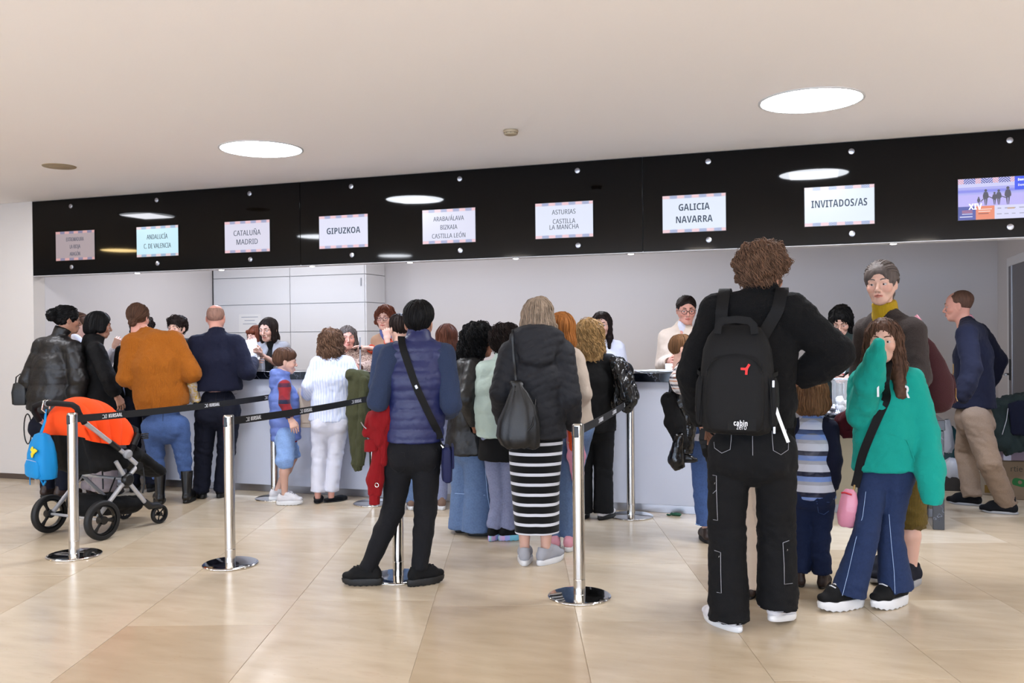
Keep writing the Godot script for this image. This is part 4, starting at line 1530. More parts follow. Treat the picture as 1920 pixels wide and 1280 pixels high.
# ======================================================================= who stands where: joints in millimetres from each one's place on the floor
const PEOPLE := [
	{
		"k": "leather_coat",
		"l": "woman with a messy black bun in a black leather puffer jacket, leftmost in the queue",
		"at": [-6.738, 0.768],
		"h": 1.79,
		"hs": 1.025,
		"hy": 2.61,
		"j": [104, 1641, -70, 58, 1487, -19, -134, 1399, -7, 248, 1373, 11, -259, 1077, 38, 324, 1095, 24, -330, 877, -154, 247, 897, 5, -135, 681, 14, 44, 681, 21, -113, 362, -10, 71, 362, -3, -94, 79, -4, 94, 79, 4],
		"hands": ["none", "relaxed"],
		"skin": "skin_tan",
		"hair": {"s": "updo", "m": "hair_black", "vol": 0.012, "knot": [-8, 50, -128], "kr": 0.055, "n": 110, "curl": 0.006, "rough": 0.012, "r": 0.0042},
		"tops": [{"n": "leather_jacket", "m": "leather_black", "ch": [0.225, 0.165], "wa": [0.235, 0.18], "hm": [0.235, 0.18], "hem": 0.8, "sl": [0.085, 0.083, 0.058], "slm": 0.082, "col": "stand", "colh": 0.085, "rs": 0.075, "quilt": [0.15, 0.012], "wr": 0.007, "slen": 1.0}],
		"legs": [{"n": "jeans", "m": "denim_navy", "r": [0.088, 0.066, 0.058], "hem": 0.07}],
		"shoes": {"k": "canvas", "m": "leather_brown", "sm": "rubber", "yL": -3.01, "yR": 2.93},
	},
	{
		"k": "white_sleeve_girl",
		"l": "brown haired girl in white leaning on the counter behind the black hooded jacket",
		"at": [-6.69, 0.21],
		"h": 1.72,
		"hs": 1.005,
		"hy": 2.53,
		"j": [-219, 1597, 52, -245, 1466, 83, -409, 1420, -7, -103, 1420, 206, -458, 1118, -17, 173, 1165, 163, -398, 896, -85, 234, 1379, 95, -70, 901, -49, 70, 901, 49, -64, 463, -63, 81, 463, 38, -75, 76, -52, 75, 76, 52],
		"hands": ["none", "closed"],
		"skin": "skin_light",
		"far": 1,
		"palmR": [-0.8, 0, 0.5],
		"hair": {"s": "tied", "m": "hair_brown", "vol": 0.008, "knot": [0, -10, -110], "kr": 0.03, "n": 60},
		"eyes": 1,
		"tops": [{"n": "white_top", "m": "cotton_white", "ch": [0.15, 0.1], "wa": [0.14, 0.1], "hm": [0.15, 0.11], "hem": 0.85, "sl": [0.058, 0.05, 0.038], "col": "crew"}],
		"legs": [{"n": "jeans", "m": "denim_blue", "r": [0.08, 0.058, 0.05], "hem": 0.07}],
		"shoes": {"k": "sneaker", "m": "shoe_mesh_white", "sm": "white_plastic", "yL": 2.71, "yR": 2.36},
	},
	{
		"k": "hood_jacket_girl",
		"l": "girl with straight black hair in a black hooded jacket beside the leather puffer",
		"at": [-6.421, 0.565],
		"h": 1.72,
		"hs": 1.006,
		"hy": 2.47,
		"hp": 0.12,
		"j": [0, 1594, -29, -14, 1459, 5, -190, 1364, -38, 92, 1365, 106, -239, 1060, -34, 246, 1111, 131, -201, 838, -117, 275, 940, 59, -52, 717, -36, 111, 717, 19, -65, 377, -46, 103, 377, 10, -86, 76, -29, 86, 76, 29],
		"hands": ["none", "relaxed"],
		"skin": "skin_tan",
		"hair": {"s": "bob", "m": "hair_black", "len": 0.075, "vol": 0.009, "w": 0.078, "tip": 0.8, "back": 0.012, "front": 0.4, "n": 90, "r": 0.004},
		"eyes": 1,
		"tops": [{"n": "hooded_jacket", "m": "velvet_black", "ch": [0.17, 0.13], "wa": [0.175, 0.14], "hm": [0.185, 0.15], "hem": 0.78, "sl": [0.075, 0.072, 0.05], "slm": 0.07, "col": "hood", "hood": 0.8, "wr": 0.008}],
		"legs": [{"n": "wide_trousers", "m": "trouser_grey", "r": [0.1, 0.1, 0.105], "hem": 0.05, "wr": 0.01}],
		"shoes": {"k": "canvas", "m": "leather_brown", "sm": "rubber", "yL": 2.99, "yR": 2.64},
	},
	{
		"k": "mustard_jumper",
		"l": "woman with a low brown bun in a mustard jumper, blue jeans and black boots",
		"at": [-5.487, 0.696],
		"h": 1.78,
		"hs": 1.024,
		"hy": -2.87,
		"j": [-297, 1647, 44, -220, 1503, 54, -288, 1419, 144, 12, 1438, -48, -310, 1122, 184, 178, 1151, -73, -457, 1044, -183, -80, 1225, -252, -139, 681, 70, 51, 684, -36, -121, 417, 48, 77, 433, -63, -84, 86, 50, 122, 52, -63],
		"hands": ["none", "closed"],
		"skin": "skin_rosy",
		"hair": {"s": "bun", "m": "hair_brown", "vol": 0.01, "knot": [0, -38, -118], "kr": 0.036, "n": 120, "r": 0.0036},
		"tops": [{"n": "ribbed_jumper", "m": "knit_mustard", "ch": [0.235, 0.17], "wa": [0.225, 0.17], "hm": [0.225, 0.165], "hem": 0.845, "tilt": -0.06, "sl": [0.092, 0.085, 0.058], "slm": 0.08, "col": "crew", "rs": 0.078, "wr": 0.012}],
		"legs": [{"n": "jeans", "m": "denim_blue", "r": [0.1, 0.072, 0.05, 0.066], "pw": [0.155, 0.12], "hem": 0.215, "wr": 0.009, "cell": 0.011, "trim": [{"n": "seam", "m": "stitch_dark", "r": 0.0016, "d": "b", "p": [[0, 0.86, 0, 0.8, 0, 0.74]]}]}],
		"shoes": {"k": "boot", "m": "boot_black", "sm": "rubber", "n": "boot", "yL": -2.38, "yR": -2.7},
	},
	{
		"k": "toddler",
		"l": "curly dark haired toddler in a navy coat peeping over the mustard shoulder",
		"at": [-5.52, 0.83, 0.5],
		"h": 0.84,
		"hs": 0.84,
		"hy": 0.07,
		"child": 1,
		"j": [-16, 724, 35, 1, 607, 0, 63, 581, -54, -52, 559, 30, 108, 469, -54, -76, 410, 35, 174, 366, 76, -47, 302, 69, 82, 314, -17, 18, 316, 28, 148, 211, 54, 68, 214, 106, 139, 106, -7, 58, 108, 45],
		"hands": ["none", "none"],
		"skin": "skin_fair",
		"hair": {"s": "curlyshort", "m": "hair_darkbrown", "vol": 0.016, "curl": 0.008, "n": 80, "r": 0.004, "brow": 0.085},
		"eyes": 1,
		"gaze": [0.1, -0.2],
		"tops": [{"n": "coat", "m": "quilt_navy", "ch": [0.115, 0.095], "wa": [0.12, 0.105], "hm": [0.13, 0.115], "hem": 0.4, "sl": [0.055, 0.056, 0.045], "slm": 0.055, "col": "stand", "colh": 0.06, "rs": 0.05, "wr": 0.006}],
		"legs": [{"n": "leggings", "m": "print_floral", "r": [0.06, 0.047, 0.044], "pw": [0.09, 0.08], "hem": 0.06, "seat": 0}],
		"shoes": {"k": "canvas", "m": "shoe_navy", "sm": "white_plastic", "s": 0.52, "yL": 0.77, "yR": 0.42},
	},
	{
		"k": "auburn_staff",
		"l": "short auburn haired person behind the counter, peeping out left of the bald man",
		"at": [-5.55, -0.75],
		"h": 1.58,
		"hs": 0.964,
		"hy": -0.24,
		"j": [-8, 1465, 33, 0, 1316, 0, 171, 1274, 22, -163, 1274, -58, 217, 995, 14, -199, 995, -86, 188, 791, 93, -210, 791, -3, 77, 830, 19, -77, 830, -19, 76, 427, 34, -83, 427, -5, 81, 70, 20, -81, 70, -20],
		"hands": ["none", "none"],
		"skin": "skin_fair",
		"far": 1,
		"eyes": 1,
		"hair": {"s": "bob", "m": "hair_auburn", "len": 0.06, "vol": 0.012, "fringe": 1, "n": 70, "front": 0.6, "brow": 0.08},
		"tops": [{"n": "shirt", "m": "cotton_white", "ch": [0.16, 0.11], "wa": [0.15, 0.11], "hm": [0.16, 0.12], "hem": 0.8, "sl": [0.055, 0.05, 0.04], "col": "shirt"}],
		"legs": [{"n": "trousers", "m": "denim_navy", "r": [0.085, 0.065, 0.06], "hem": 0.07}],
		"shoes": {"k": "sneaker", "m": "shoe_mesh_black", "sm": "rubber", "yL": -0.06, "yR": -0.41},
	},
	{
		"k": "curly_staff",
		"l": "dark curly haired person hidden behind the mustard jumper, only curls showing",
		"at": [-6.17, 0.27],
		"h": 1.66,
		"hs": 0.988,
		"hy": -2.77,
		"j": [-12, 1542, -32, 0, 1389, 0, -162, 1345, 83, 176, 1345, -47, -196, 1052, 117, 224, 1052, -44, -218, 838, 32, 183, 838, -123, -77, 871, 30, 77, 871, -30, -85, 448, 17, 74, 448, -45, -82, 73, 32, 82, 73, -32],
		"hands": ["none", "none"],
		"skin": "skin_light",
		"far": 1,
		"hair": {"s": "curlyshort", "m": "hair_darkbrown", "vol": 0.022, "curl": 0.01, "n": 120, "r": 0.004},
		"tops": [{"n": "jumper", "m": "jersey_black", "ch": [0.16, 0.11], "wa": [0.15, 0.11], "hm": [0.16, 0.12], "hem": 0.8, "sl": [0.055, 0.05, 0.04], "col": "crew"}],
		"legs": [{"n": "trousers", "m": "denim_navy", "r": [0.085, 0.065, 0.06], "hem": 0.07}],
		"shoes": {"k": "sneaker", "m": "shoe_mesh_black", "sm": "rubber", "yL": -2.6, "yR": -2.95},
	},
	{
		"k": "bald_man",
		"l": "bald man in a navy jumper and dark jeans, back turned at the counter",
		"at": [-5.283, 0.365],
		"h": 1.76,
		"hs": 1.04,
		"hy": -2.74,
		"j": [11, 1645, -42, 41, 1497, -14, -105, 1411, 94, 204, 1407, -84, -117, 1144, 128, 325, 1147, -70, -265, 1178, -240, 203, 1236, -338, -45, 798, 33, 131, 793, -60, -91, 414, 33, 88, 408, -62, -100, 73, 52, 51, 41, -35],
		"hands": ["none", "none"],
		"skin": "skin_rosy",
		"hair": {"s": "stubble", "m": "hair_stubble", "n": 0, "rough": 0.0005},
		"tops": [{"n": "jumper", "m": "knit_navy", "ch": [0.21, 0.145], "wa": [0.215, 0.155], "hm": [0.205, 0.15], "hem": 0.985, "sl": [0.082, 0.075, 0.05], "slm": 0.066, "col": "stand", "colh": 0.05, "rs": 0.07, "wr": 0.009}],
		"legs": [{"n": "jeans", "m": "denim_navy", "r": [0.105, 0.082, 0.072], "pw": [0.19, 0.14], "hem": 0.05, "wr": 0.012, "trim": [{"n": "seam", "m": "stitch_dark", "r": 0.0018, "d": "b", "p": [[0, 0.96, 0, 0.84], [0.07, 0.93, 0.15, 0.93], [0.07, 0.93, 0.07, 0.8, 0.11, 0.77, 0.15, 0.8]]}]}],
		"shoes": {"k": "sneaker", "m": "suede_navy", "sm": "rubber", "yL": -2.39, "yR": -2.84},
	},
	{
		"k": "long_hair_clerk",
		"l": "clerk with long straight dark hair and grey cardigan reading a paper behind the counter",
		"at": [-5.337, -0.68],
		"h": 1.69,
		"hs": 0.998,
		"hy": 0.03,
		"hp": 0.16,
		"j": [-20, 1544, 43, 0, 1406, 0, 121, 1356, -27, -156, 1358, -2, 83, 1182, 25, -217, 1191, -11, 103, 1299, 360, -9, 1232, 243, 84, 888, -13, -84, 888, 13, 88, 457, 2, -84, 457, 28, 89, 75, -13, -89, 75, 13],
		"hands": ["closed", "relaxed"],
		"skin": "skin_light",
		"palmL": [0, 0.6, 0.8],
		"hair": {"s": "long", "m": "hair_darkbrown", "len": 0.19, "vol": 0.004, "w": 0.074, "tip": 0.8, "front": 0.85, "n": 110, "r": 0.0034, "brow": 0.105, "back": 0.0},
		"eyes": 1,
		"gaze": [0.1, -0.35],
		"tops": [{"n": "black_top", "m": "jersey_black", "ch": [0.14, 0.092], "wa": [0.13, 0.092], "hm": [0.14, 0.1], "hem": 0.9, "sl": [], "rs": 0.042, "col": "crew"}, {"n": "cardigan", "m": "cardigan_grey", "ch": [0.168, 0.115], "wa": [0.16, 0.115], "hm": [0.17, 0.12], "hem": 0.75, "sl": [0.064, 0.058, 0.05], "slen": 0.12, "col": "none", "open": 0.1}],
		"legs": [{"n": "trousers", "m": "denim_navy", "r": [0.085, 0.065, 0.06], "hem": 0.07}],
		"shoes": {"k": "sneaker", "m": "shoe_mesh_black", "sm": "rubber", "yL": 0.32, "yR": -0.02},
	},
	{
		"k": "vest_boy",
		"l": "boy in a light blue puffer vest, striped sleeves, denim shorts and white trainers",
		"at": [-4.486, 0.416],
		"h": 1.36,
		"hs": 0.93,
		"hy": 2.25,
		"hp": 0.08,
		"child": 1,
		"j": [-2, 1244, -14, -18, 1131, 6, -91, 1035, -87, 69, 1034, 110, -128, 795, -101, 102, 899, 171, -71, 619, -146, 158, 761, 163, -54, 590, -88, 54, 611, 79, -31, 374, -169, 73, 390, 130, -151, 74, -81, 52, 100, 103],
		"hands": ["relaxed", "relaxed"],
		"skin": "skin_light",
		"bare": "legs",
		"hair": {"s": "short", "m": "hair_brown", "vol": 0.014, "n": 110, "r": 0.0042, "rough": 0.006},
		"eyes": 1,
		"brow": [0],
		"tops": [{"n": "puffer_vest", "m": "puffer_light_blue", "ch": [0.125, 0.125], "wa": [0.13, 0.13], "hm": [0.135, 0.13], "hem": 0.555, "col": "hood", "hood": 1.05, "rs": 0.055, "quilt": [0.075, 0.01], "wr": 0.006}, {"n": "striped_sleeves", "m": "stripe_rugby", "ch": [0.1, 0.09], "wa": [0.1, 0.09], "hm": [0.11, 0.1], "hem": 0.535, "sl": [0.052, 0.047, 0.036], "col": "shirt", "rs": 0.05}],
		"legs": [{"n": "denim_shorts", "m": "denim_pale", "r": [0.078, 0.075, 0.07], "pw": [0.12, 0.1], "hem": 0.375, "wr": 0.006}],
		"shoes": {"k": "chunky", "m": "shoe_mesh_white", "sm": "white_plastic", "lm": "stitch_white", "s": 0.86, "yL": 2.49, "yR": 2.01},
	},
	{
		"k": "pinstripe_woman",
		"l": "woman with brown curls in a pale striped shirt and white trousers, seen from behind",
		"at": [-4.148, 0.296],
		"h": 1.52,
		"hs": 0.945,
		"hy": -2.92,
		"j": [39, 1400, -48, 64, 1282, -22, -41, 1228, 56, 186, 1229, -68, -107, 1042, 102, 271, 1045, -63, -226, 887, -70, 65, 922, -309, -31, 726, 22, 106, 722, -46, -60, 431, 16, 64, 436, -49, -70, 74, 35, 31, 69, -22],
		"hands": ["relaxed", "none"],
		"skin": "skin_rosy",
		"bare": "legs",
		"hair": {"s": "curlylong", "m": "hair_curl_brown", "len": 0.15, "vol": 0.022, "w": 0.1, "tip": 1.0, "curl": 0.011, "n": 420, "r": 0.0026, "front": 1.0},
		"tops": [{"n": "striped_shirt", "m": "pinstripe", "ch": [0.175, 0.125], "wa": [0.165, 0.12], "hm": [0.19, 0.14], "hem": 0.72, "sl": [0.066, 0.06, 0.045], "slm": 0.058, "col": "shirt", "wr": 0.009}],
		"legs": [{"n": "white_trousers", "m": "cotton_white", "r": [0.092, 0.068, 0.064], "pw": [0.17, 0.12], "hem": 0.095, "wr": 0.007}],
		"shoes": {"k": "flat", "m": "suede_navy", "sm": "rubber", "yL": -2.71, "yR": 2.59},
	},
	{
		"k": "grey_haired_clerk",
		"l": "grey haired clerk in a patterned blouse listening behind the counter",
		"at": [-4.407, -0.62],
		"h": 1.57,
		"hs": 0.961,
		"hy": 0.57,
		"j": [-3, 1449, 36, -1, 1311, 0, 140, 1266, -89, -163, 1269, 58, 199, 1152, -30, -208, 992, 60, 279, 1166, 346, -164, 789, 131, 71, 824, -34, -71, 824, 34, 79, 424, -22, -66, 424, 49, 75, 69, -36, -75, 69, 36],
		"hands": ["relaxed", "none"],
		"skin": "skin_rosy",
		"hair": {"s": "bob", "m": "hair_grey_brown", "len": 0.14, "vol": 0.006, "w": 0.082, "front": 0.9, "n": 110, "r": 0.0036, "brow": 0.105, "curl": 0.004},
		"eyes": 1,
		"gaze": [-0.1, 0],
		"tops": [{"n": "patterned_blouse", "m": "print_leopard", "ch": [0.17, 0.12], "wa": [0.16, 0.115], "hm": [0.17, 0.12], "hem": 0.8, "sl": [0.066, 0.064, 0.05], "col": "shirt", "wr": 0.009}],
		"legs": [{"n": "trousers", "m": "denim_navy", "r": [0.085, 0.065, 0.06], "hem": 0.07}],
		"shoes": {"k": "sneaker", "m": "shoe_mesh_black", "sm": "rubber", "yL": 0.63, "yR": 0.28},
	},
	{
		"k": "glasses_clerk",
		"l": "clerk with short auburn hair, glasses and coral cardigan, hand on chin",
		"at": [-4.156, -0.95],
		"h": 1.79,
		"hs": 1.026,
		"hy": 0.17,
		"j": [-7, 1644, 40, 1, 1493, 0, 102, 1410, -49, -116, 1412, 10, 127, 1259, 6, -70, 1260, 32, 157, 1429, 324, -48, 1351, 291, 86, 940, -26, -86, 940, 26, 93, 484, -12, -84, 484, 41, 91, 79, -27, -91, 79, 27],
		"hands": ["closed", "open"],
		"skin": "skin_fair",
		"hdL": [0.1, 0.9, 0.0],
		"hdR": [0.95, 0.1, 0.3],
		"palmR": [0, -1, 0.2],
		"palmL": [0.3, 0, -1],
		"hair": {"s": "bob", "m": "hair_auburn", "len": 0.075, "vol": 0.014, "w": 0.082, "front": 0.7, "tip": 0.8, "n": 110, "curl": 0.004, "r": 0.004, "brow": 0.1},
		"eyes": 1,
		"glasses": "spectacle_purple",
		"gaze": [0.2, -0.05],
		"tops": [{"n": "coral_cardigan", "m": "cardigan_coral", "rs": 0.048, "ch": [0.145, 0.095], "wa": [0.14, 0.095], "hm": [0.145, 0.1], "hem": 0.85, "sl": [0.06, 0.054, 0.042], "col": "crew"}, {"n": "sand_vest", "m": "vest_sand", "ch": [0.172, 0.122], "wa": [0.165, 0.12], "hm": [0.17, 0.13], "hem": 0.78, "sl": [0.062, 0.055, 0.05], "slen": -0.72, "col": "none", "open": 0.05}, {"n": "scarf", "m": "scarf_blue", "ch": [0.1, 0.07], "wa": [0.1, 0.07], "hm": [0.1, 0.07], "hem": 1.33, "col": "stand", "colh": 0.05, "rs": 0.04}],
		"legs": [{"n": "trousers", "m": "denim_navy", "r": [0.085, 0.065, 0.06], "hem": 0.07}],
		"shoes": {"k": "sneaker", "m": "shoe_mesh_black", "sm": "rubber", "yL": 0.46, "yR": 0.12},
	},
	{
		"k": "short_hair_customer",
		"l": "dark short haired person just right of the coral cardigan clerk, only the head showing",
		"at": [-3.356, 0.42],
		"h": 1.58,
		"hs": 0.965,
		"hy": -2.25,
		"j": [-19, 1525, -28, 0, 1375, 0, -133, 1333, 111, 153, 1333, -81, -158, 1054, 150, 198, 1054, -89, -196, 849, 75, 144, 849, -153, -66, 831, 44, 66, 831, -44, -76, 427, 33, 59, 427, -58, -70, 70, 47, 70, 70, -47],
		"hands": ["none", "none"],
		"skin": "skin_light",
		"far": 1,
		"hair": {"s": "short", "m": "hair_darkbrown", "vol": 0.01, "n": 90},
		"tops": [{"n": "jumper", "m": "jersey_slate", "ch": [0.17, 0.12], "wa": [0.16, 0.12], "hm": [0.165, 0.12], "hem": 0.85, "sl": [0.06, 0.055, 0.045], "col": "crew"}],
		"legs": [{"n": "jeans", "m": "denim_mid", "r": [0.085, 0.068, 0.06], "hem": 0.06}],
		"shoes": {"k": "sneaker", "m": "shoe_tan", "sm": "white_plastic", "yL": -2.38, "yR": -2.73},
	},
	{
		"k": "quilted_vest",
		"l": "person with short black hair in a navy quilted vest and black jeans, legs apart",
		"at": [-2.329, 2.47],
		"h": 1.66,
		"hs": 1.0,
		"hy": -2.94,
		"j": [65, 1535, -59, 72, 1434, -25, -66, 1360, 59, 223, 1356, -71, -110, 1089, 150, 281, 1063, -21, -191, 1112, -150, 137, 994, -297, -27, 795, 17, 111, 792, -44, -98, 422, -11, 99, 426, -44, -198, 120, 106, 86, 58, 27],
		"hands": ["none", "none"],
		"skin": "skin_tan",
		"hair": {"s": "short", "m": "hair_black", "vol": 0.018, "n": 300, "r": 0.003, "rough": 0.006, "hop": 0.011, "steps": 5},
		"tops": [{"n": "quilted_vest", "m": "puffer_navy", "ch": [0.185, 0.125], "wa": [0.168, 0.12], "hm": [0.178, 0.13], "hem": 0.84, "tilt": -0.05, "col": "stand", "colh": 0.07, "rs": 0.062, "quilt": [0.0575, 0.008], "wr": 0.004, "cell": 0.009, "straps": [{"k": "sling", "p": [[-0.1, 0.03, "f"], [-0.1, 0.06, "u"], [-0.1, 0.06, "bu"], [-0.085, 0.03, "b"], [-0.05, -0.06, "b"], [0, -0.18, "b"], [0.055, -0.29, "b"], [0.105, -0.385, "b"], [0.135, -0.44, "b"], [0.15, -0.485, "b"]]}]}, {"n": "jumper", "m": "jersey_slate", "ch": [0.15, 0.095], "wa": [0.135, 0.09], "hm": [0.135, 0.09], "hem": 0.9, "sl": [0.066, 0.062, 0.046], "slm": 0.058, "col": "crew", "rs": 0.055, "wr": 0.007}],
		"legs": [{"n": "jeans", "m": "denim_charcoal", "r": [0.094, 0.066, 0.048, 0.062], "pw": [0.155, 0.118], "hem": 0.085, "wr": 0.007, "stack": 0.1, "trim": [{"n": "pocket_stitching", "m": "stitch_dark", "r": 0.0014, "d": "b", "p": [[-0.135, 0.8, -0.05, 0.79], [-0.13, 0.79, -0.125, 0.69, -0.09, 0.665, -0.055, 0.69, -0.05, 0.79], [0.05, 0.79, 0.135, 0.8], [0.05, 0.79, 0.055, 0.69, 0.09, 0.665, 0.125, 0.69, 0.135, 0.8], [0, 0.84, 0, 0.72]]}]}],
		"shoes": {"k": "chunky", "m": "shoe_mesh_black", "sm": "rubber", "lm": "jersey_black", "s": 0.93, "yL": -1.34, "yR": 2.5},
	},
	{
		"k": "brown_bob",
		"l": "person with a straight brown bob and striped top right of the quilted vest",
		"at": [-2.967, 0.27],
		"h": 1.6,
		"hs": 0.969,
		"hy": -2.74,
		"j": [-34, 1440, -24, -21, 1289, 7, -174, 1247, 92, 147, 1247, -42, -206, 965, 126, 193, 965, -41, -230, 759, 44, 152, 759, -116, -74, 838, 31, 74, 838, -31, -82, 431, 18, 70, 431, -46, -78, 70, 33, 78, 70, -33],
		"hands": ["none", "none"],
		"skin": "skin_light",
		"hair": {"s": "bob", "m": "hair_chestnut", "len": 0.135, "vol": 0.008, "w": 0.088, "tip": 1.0, "back": 0.012, "n": 130, "r": 0.0034},
		"tops": [{"n": "striped_top", "m": "stripe_breton", "ch": [0.155, 0.11], "wa": [0.145, 0.105], "hm": [0.155, 0.115], "hem": 0.82, "sl": [0.058, 0.05, 0.042], "col": "crew"}],
		"legs": [{"n": "jeans", "m": "denim_grey", "r": [0.085, 0.062, 0.052], "hem": 0.08}],
		"shoes": {"k": "sneaker", "m": "shoe_tan", "sm": "white_plastic", "yL": -2.57, "yR": -2.92},
	},
	{
		"k": "curly_jacket_girl",
		"l": "girl with long black curls and glasses in a black leather jacket and wide blue jeans",
		"at": [-2.449, 1.125],
		"h": 1.56,
		"hs": 0.959,
		"hy": 1.91,
		"j": [63, 1416, -44, 32, 1299, -11, -114, 1228, -85, 100, 1231, 168, -159, 953, -90, 85, 1016, 271, -109, 750, -156, 93, 827, 151, -86, 640, -32, 48, 640, 48, -71, 338, -50, 68, 338, 32, -71, 69, -42, 71, 69, 42],
		"hands": ["none", "relaxed"],
		"skin": "skin_brown",
		"hair": {"s": "curlylong", "m": "hair_black", "len": 0.18, "vol": 0.028, "w": 0.105, "tip": 0.9, "curl": 0.013, "n": 420, "r": 0.003, "front": 0.22, "back": 0.03, "fringe": 1, "clip": [-40, 122, -52]},
		"eyes": 1,
		"glasses": "spectacle_black",
		"tops": [{"n": "leather_jacket", "m": "leather_soft", "ch": [0.165, 0.125], "wa": [0.165, 0.13], "hm": [0.2, 0.165], "hem": 0.6, "sl": [0.07, 0.066, 0.05], "col": "stand", "rs": 0.06, "wr": 0.01}],
		"legs": [{"n": "wide_jeans", "m": "denim_mid", "r": [0.095, 0.095, 0.115], "pw": [0.155, 0.12], "hem": 0.03, "wr": 0.007, "trim": [{"n": "seam", "m": "seam_blue", "r": 0.002, "d": "r", "p": [[0.02, 0.62, 0.02, 0.45, 0.03, 0.3, 0.05, 0.18, 0.07, 0.06], [-0.08, 0.3, 0.0, 0.31, 0.09, 0.3]]}]}],
		"shoes": {"k": "canvas", "m": "shoe_tan", "sm": "rubber", "yL": 2.47, "yR": 2.05},
	},
	{
		"k": "mint_puffer",
		"l": "dark curly haired person in a mint green puffer jacket and rainbow soled trainers",
		"at": [-2.163, 1.259],
		"h": 1.51,
		"hs": 0.943,
		"hy": -2.91,
		"j": [21, 1397, -42, 23, 1298, -8, -95, 1200, 35, 134, 1199, -11, -132, 996, 62, 177, 932, -3, -136, 800, -73, 150, 737, -79, -73, 794, 18, 73, 794, -18, -22, 291, -15, 55, 293, -26, -56, 64, 11, 46, 39, -8],
		"hands": ["none", "none"],
		"skin": "skin_tan",
		"hair": {"s": "curlyshort", "m": "hair_darkbrown", "vol": 0.03, "curl": 0.013, "n": 420, "r": 0.0026},
		"tops": [{"n": "puffer_jacket", "m": "puffer_mint", "ch": [0.19, 0.15], "wa": [0.195, 0.16], "hm": [0.18, 0.15], "hem": 0.745, "sl": [0.085, 0.085, 0.06], "slm": 0.085, "col": "stand", "colh": 0.07, "rs": 0.075, "quilt": [0.13, 0.014], "wr": 0.008}, {"n": "long_black_top", "m": "jersey_black", "ch": [0.15, 0.11], "wa": [0.15, 0.11], "hm": [0.165, 0.125], "hem": 0.575, "sl": [], "col": "none"}],
		"legs": [{"n": "jeans", "m": "denim_grey", "r": [0.083, 0.062, 0.056], "hem": 0.085, "wr": 0.01}],
		"shoes": {"k": "chunky", "m": "shoe_mesh_black", "sm": "sole_rainbow", "yL": 3.06, "yR": 2.23},
	},
	{
		"k": "striped_skirt",
		"l": "woman with ash blonde hair in a navy hooded coat and black and white striped skirt",
		"at": [-1.732, 1.824],
		"h": 1.7,
		"hs": 0.999,
		"hy": -3.05,
		"j": [21, 1574, -44, 23, 1444, -8, -143, 1350, 58, 186, 1354, -31, -197, 1103, 95, 234, 1066, -23, -259, 891, -147, 196, 860, -211, -77, 757, 22, 86, 757, -23, -77, 403, 5, 69, 403, -33, -69, 89, 18, 61, 90, -15],
		"hands": ["none", "relaxed"],
		"skin": "skin_light",
		"bare": "legs",
		"hair": {"s": "bob", "m": "hair_blond_ash", "len": 0.135, "vol": 0.012, "w": 0.096, "tip": 1.0, "back": 0.015, "n": 190, "r": 0.0034, "curl": 0.002, "rough": 0.005},
		"tops": [{"n": "quilted_coat", "m": "quilt_navy", "ch": [0.195, 0.14], "wa": [0.182, 0.14], "hm": [0.2, 0.15], "hem": 0.81, "sl": [0.074, 0.068, 0.055], "slm": 0.064, "col": "hood", "hood": 1.25, "rs": 0.068, "quilt": [0.054, 0.0065, 0.55, 0.36], "wr": 0.006, "cell": 0.0095, "straps": [{"k": "bucket", "p": [[-0.15, 0.05, "u"], [-0.15, 0.03, "ub"], [-0.14, -0.03, "b"], [-0.13, -0.09, "b"], [-0.125, -0.14, "b"], [-0.12, -0.18, "b"]]}]}],
		"legs": [{"n": "knit_skirt", "m": "stripe_skirt", "legs": 1.0, "rings": [[0.93, 0.155, 0.12], [0.86, 0.168, 0.13], [0.78, 0.172, 0.132], [0.7, 0.168, 0.13], [0.6, 0.162, 0.125], [0.5, 0.156, 0.12], [0.4, 0.15, 0.116], [0.3, 0.146, 0.112], [0.24, 0.143, 0.108], [0.205, 0.142, 0.105], [0.2, 0.139, 0.102]], "vy": 1}],
		"shoes": {"k": "sneaker", "m": "shoe_mesh_grey", "sm": "white_plastic", "s": 1.0, "yL": -2.87, "yR": 2.78},
	},
	{
		"k": "ginger_hair",
		"l": "woman with straight ginger hair and cream jumper, half hidden behind the navy hooded coat",
		"at": [-1.609, 1.398],
		"h": 1.59,
		"hs": 0.968,
		"hy": -2.95,
		"j": [-57, 1491, -16, -29, 1364, 9, -195, 1322, 61, 53, 1284, 26, -233, 1041, 88, 109, 1067, 64, -240, 835, 3, -15, 1034, -196, -78, 836, 15, 78, 836, -15, -99, 440, 6, -25, 364, 5, -112, 90, 26, -10, 94, 15],
		"hands": ["none", "none"],
		"skin": "skin_fair",
		"hair": {"s": "long", "m": "hair_ginger", "len": 0.17, "vol": 0.01, "w": 0.082, "tip": 0.85, "back": 0.01, "n": 130, "r": 0.0034},
		"tops": [{"n": "cream_jumper", "m": "cotton_beige", "ch": [0.16, 0.115], "wa": [0.155, 0.11], "hm": [0.165, 0.12], "hem": 0.82, "sl": [0.062, 0.056, 0.042], "slm": 0.055, "col": "none"}, {"n": "orange_collar", "m": "collar_orange", "ch": [0.1, 0.07], "wa": [0.1, 0.07], "hm": [0.1, 0.07], "hem": 1.2, "col": "turtle", "rs": 0.03}],
		"legs": [{"n": "jeans", "m": "denim_mid", "r": [0.085, 0.06, 0.05], "hem": 0.09}],
		"shoes": {"k": "sneaker", "m": "pink_soft", "sm": "white_plastic", "yL": -2.77, "yR": -3.12},
	},
	{
		"k": "blonde_curls",
		"l": "woman with long golden blonde curls in a black coat and black trousers",
		"at": [-1.714, 0.352],
		"h": 1.59,
		"hs": 0.967,
		"hy": -3.11,
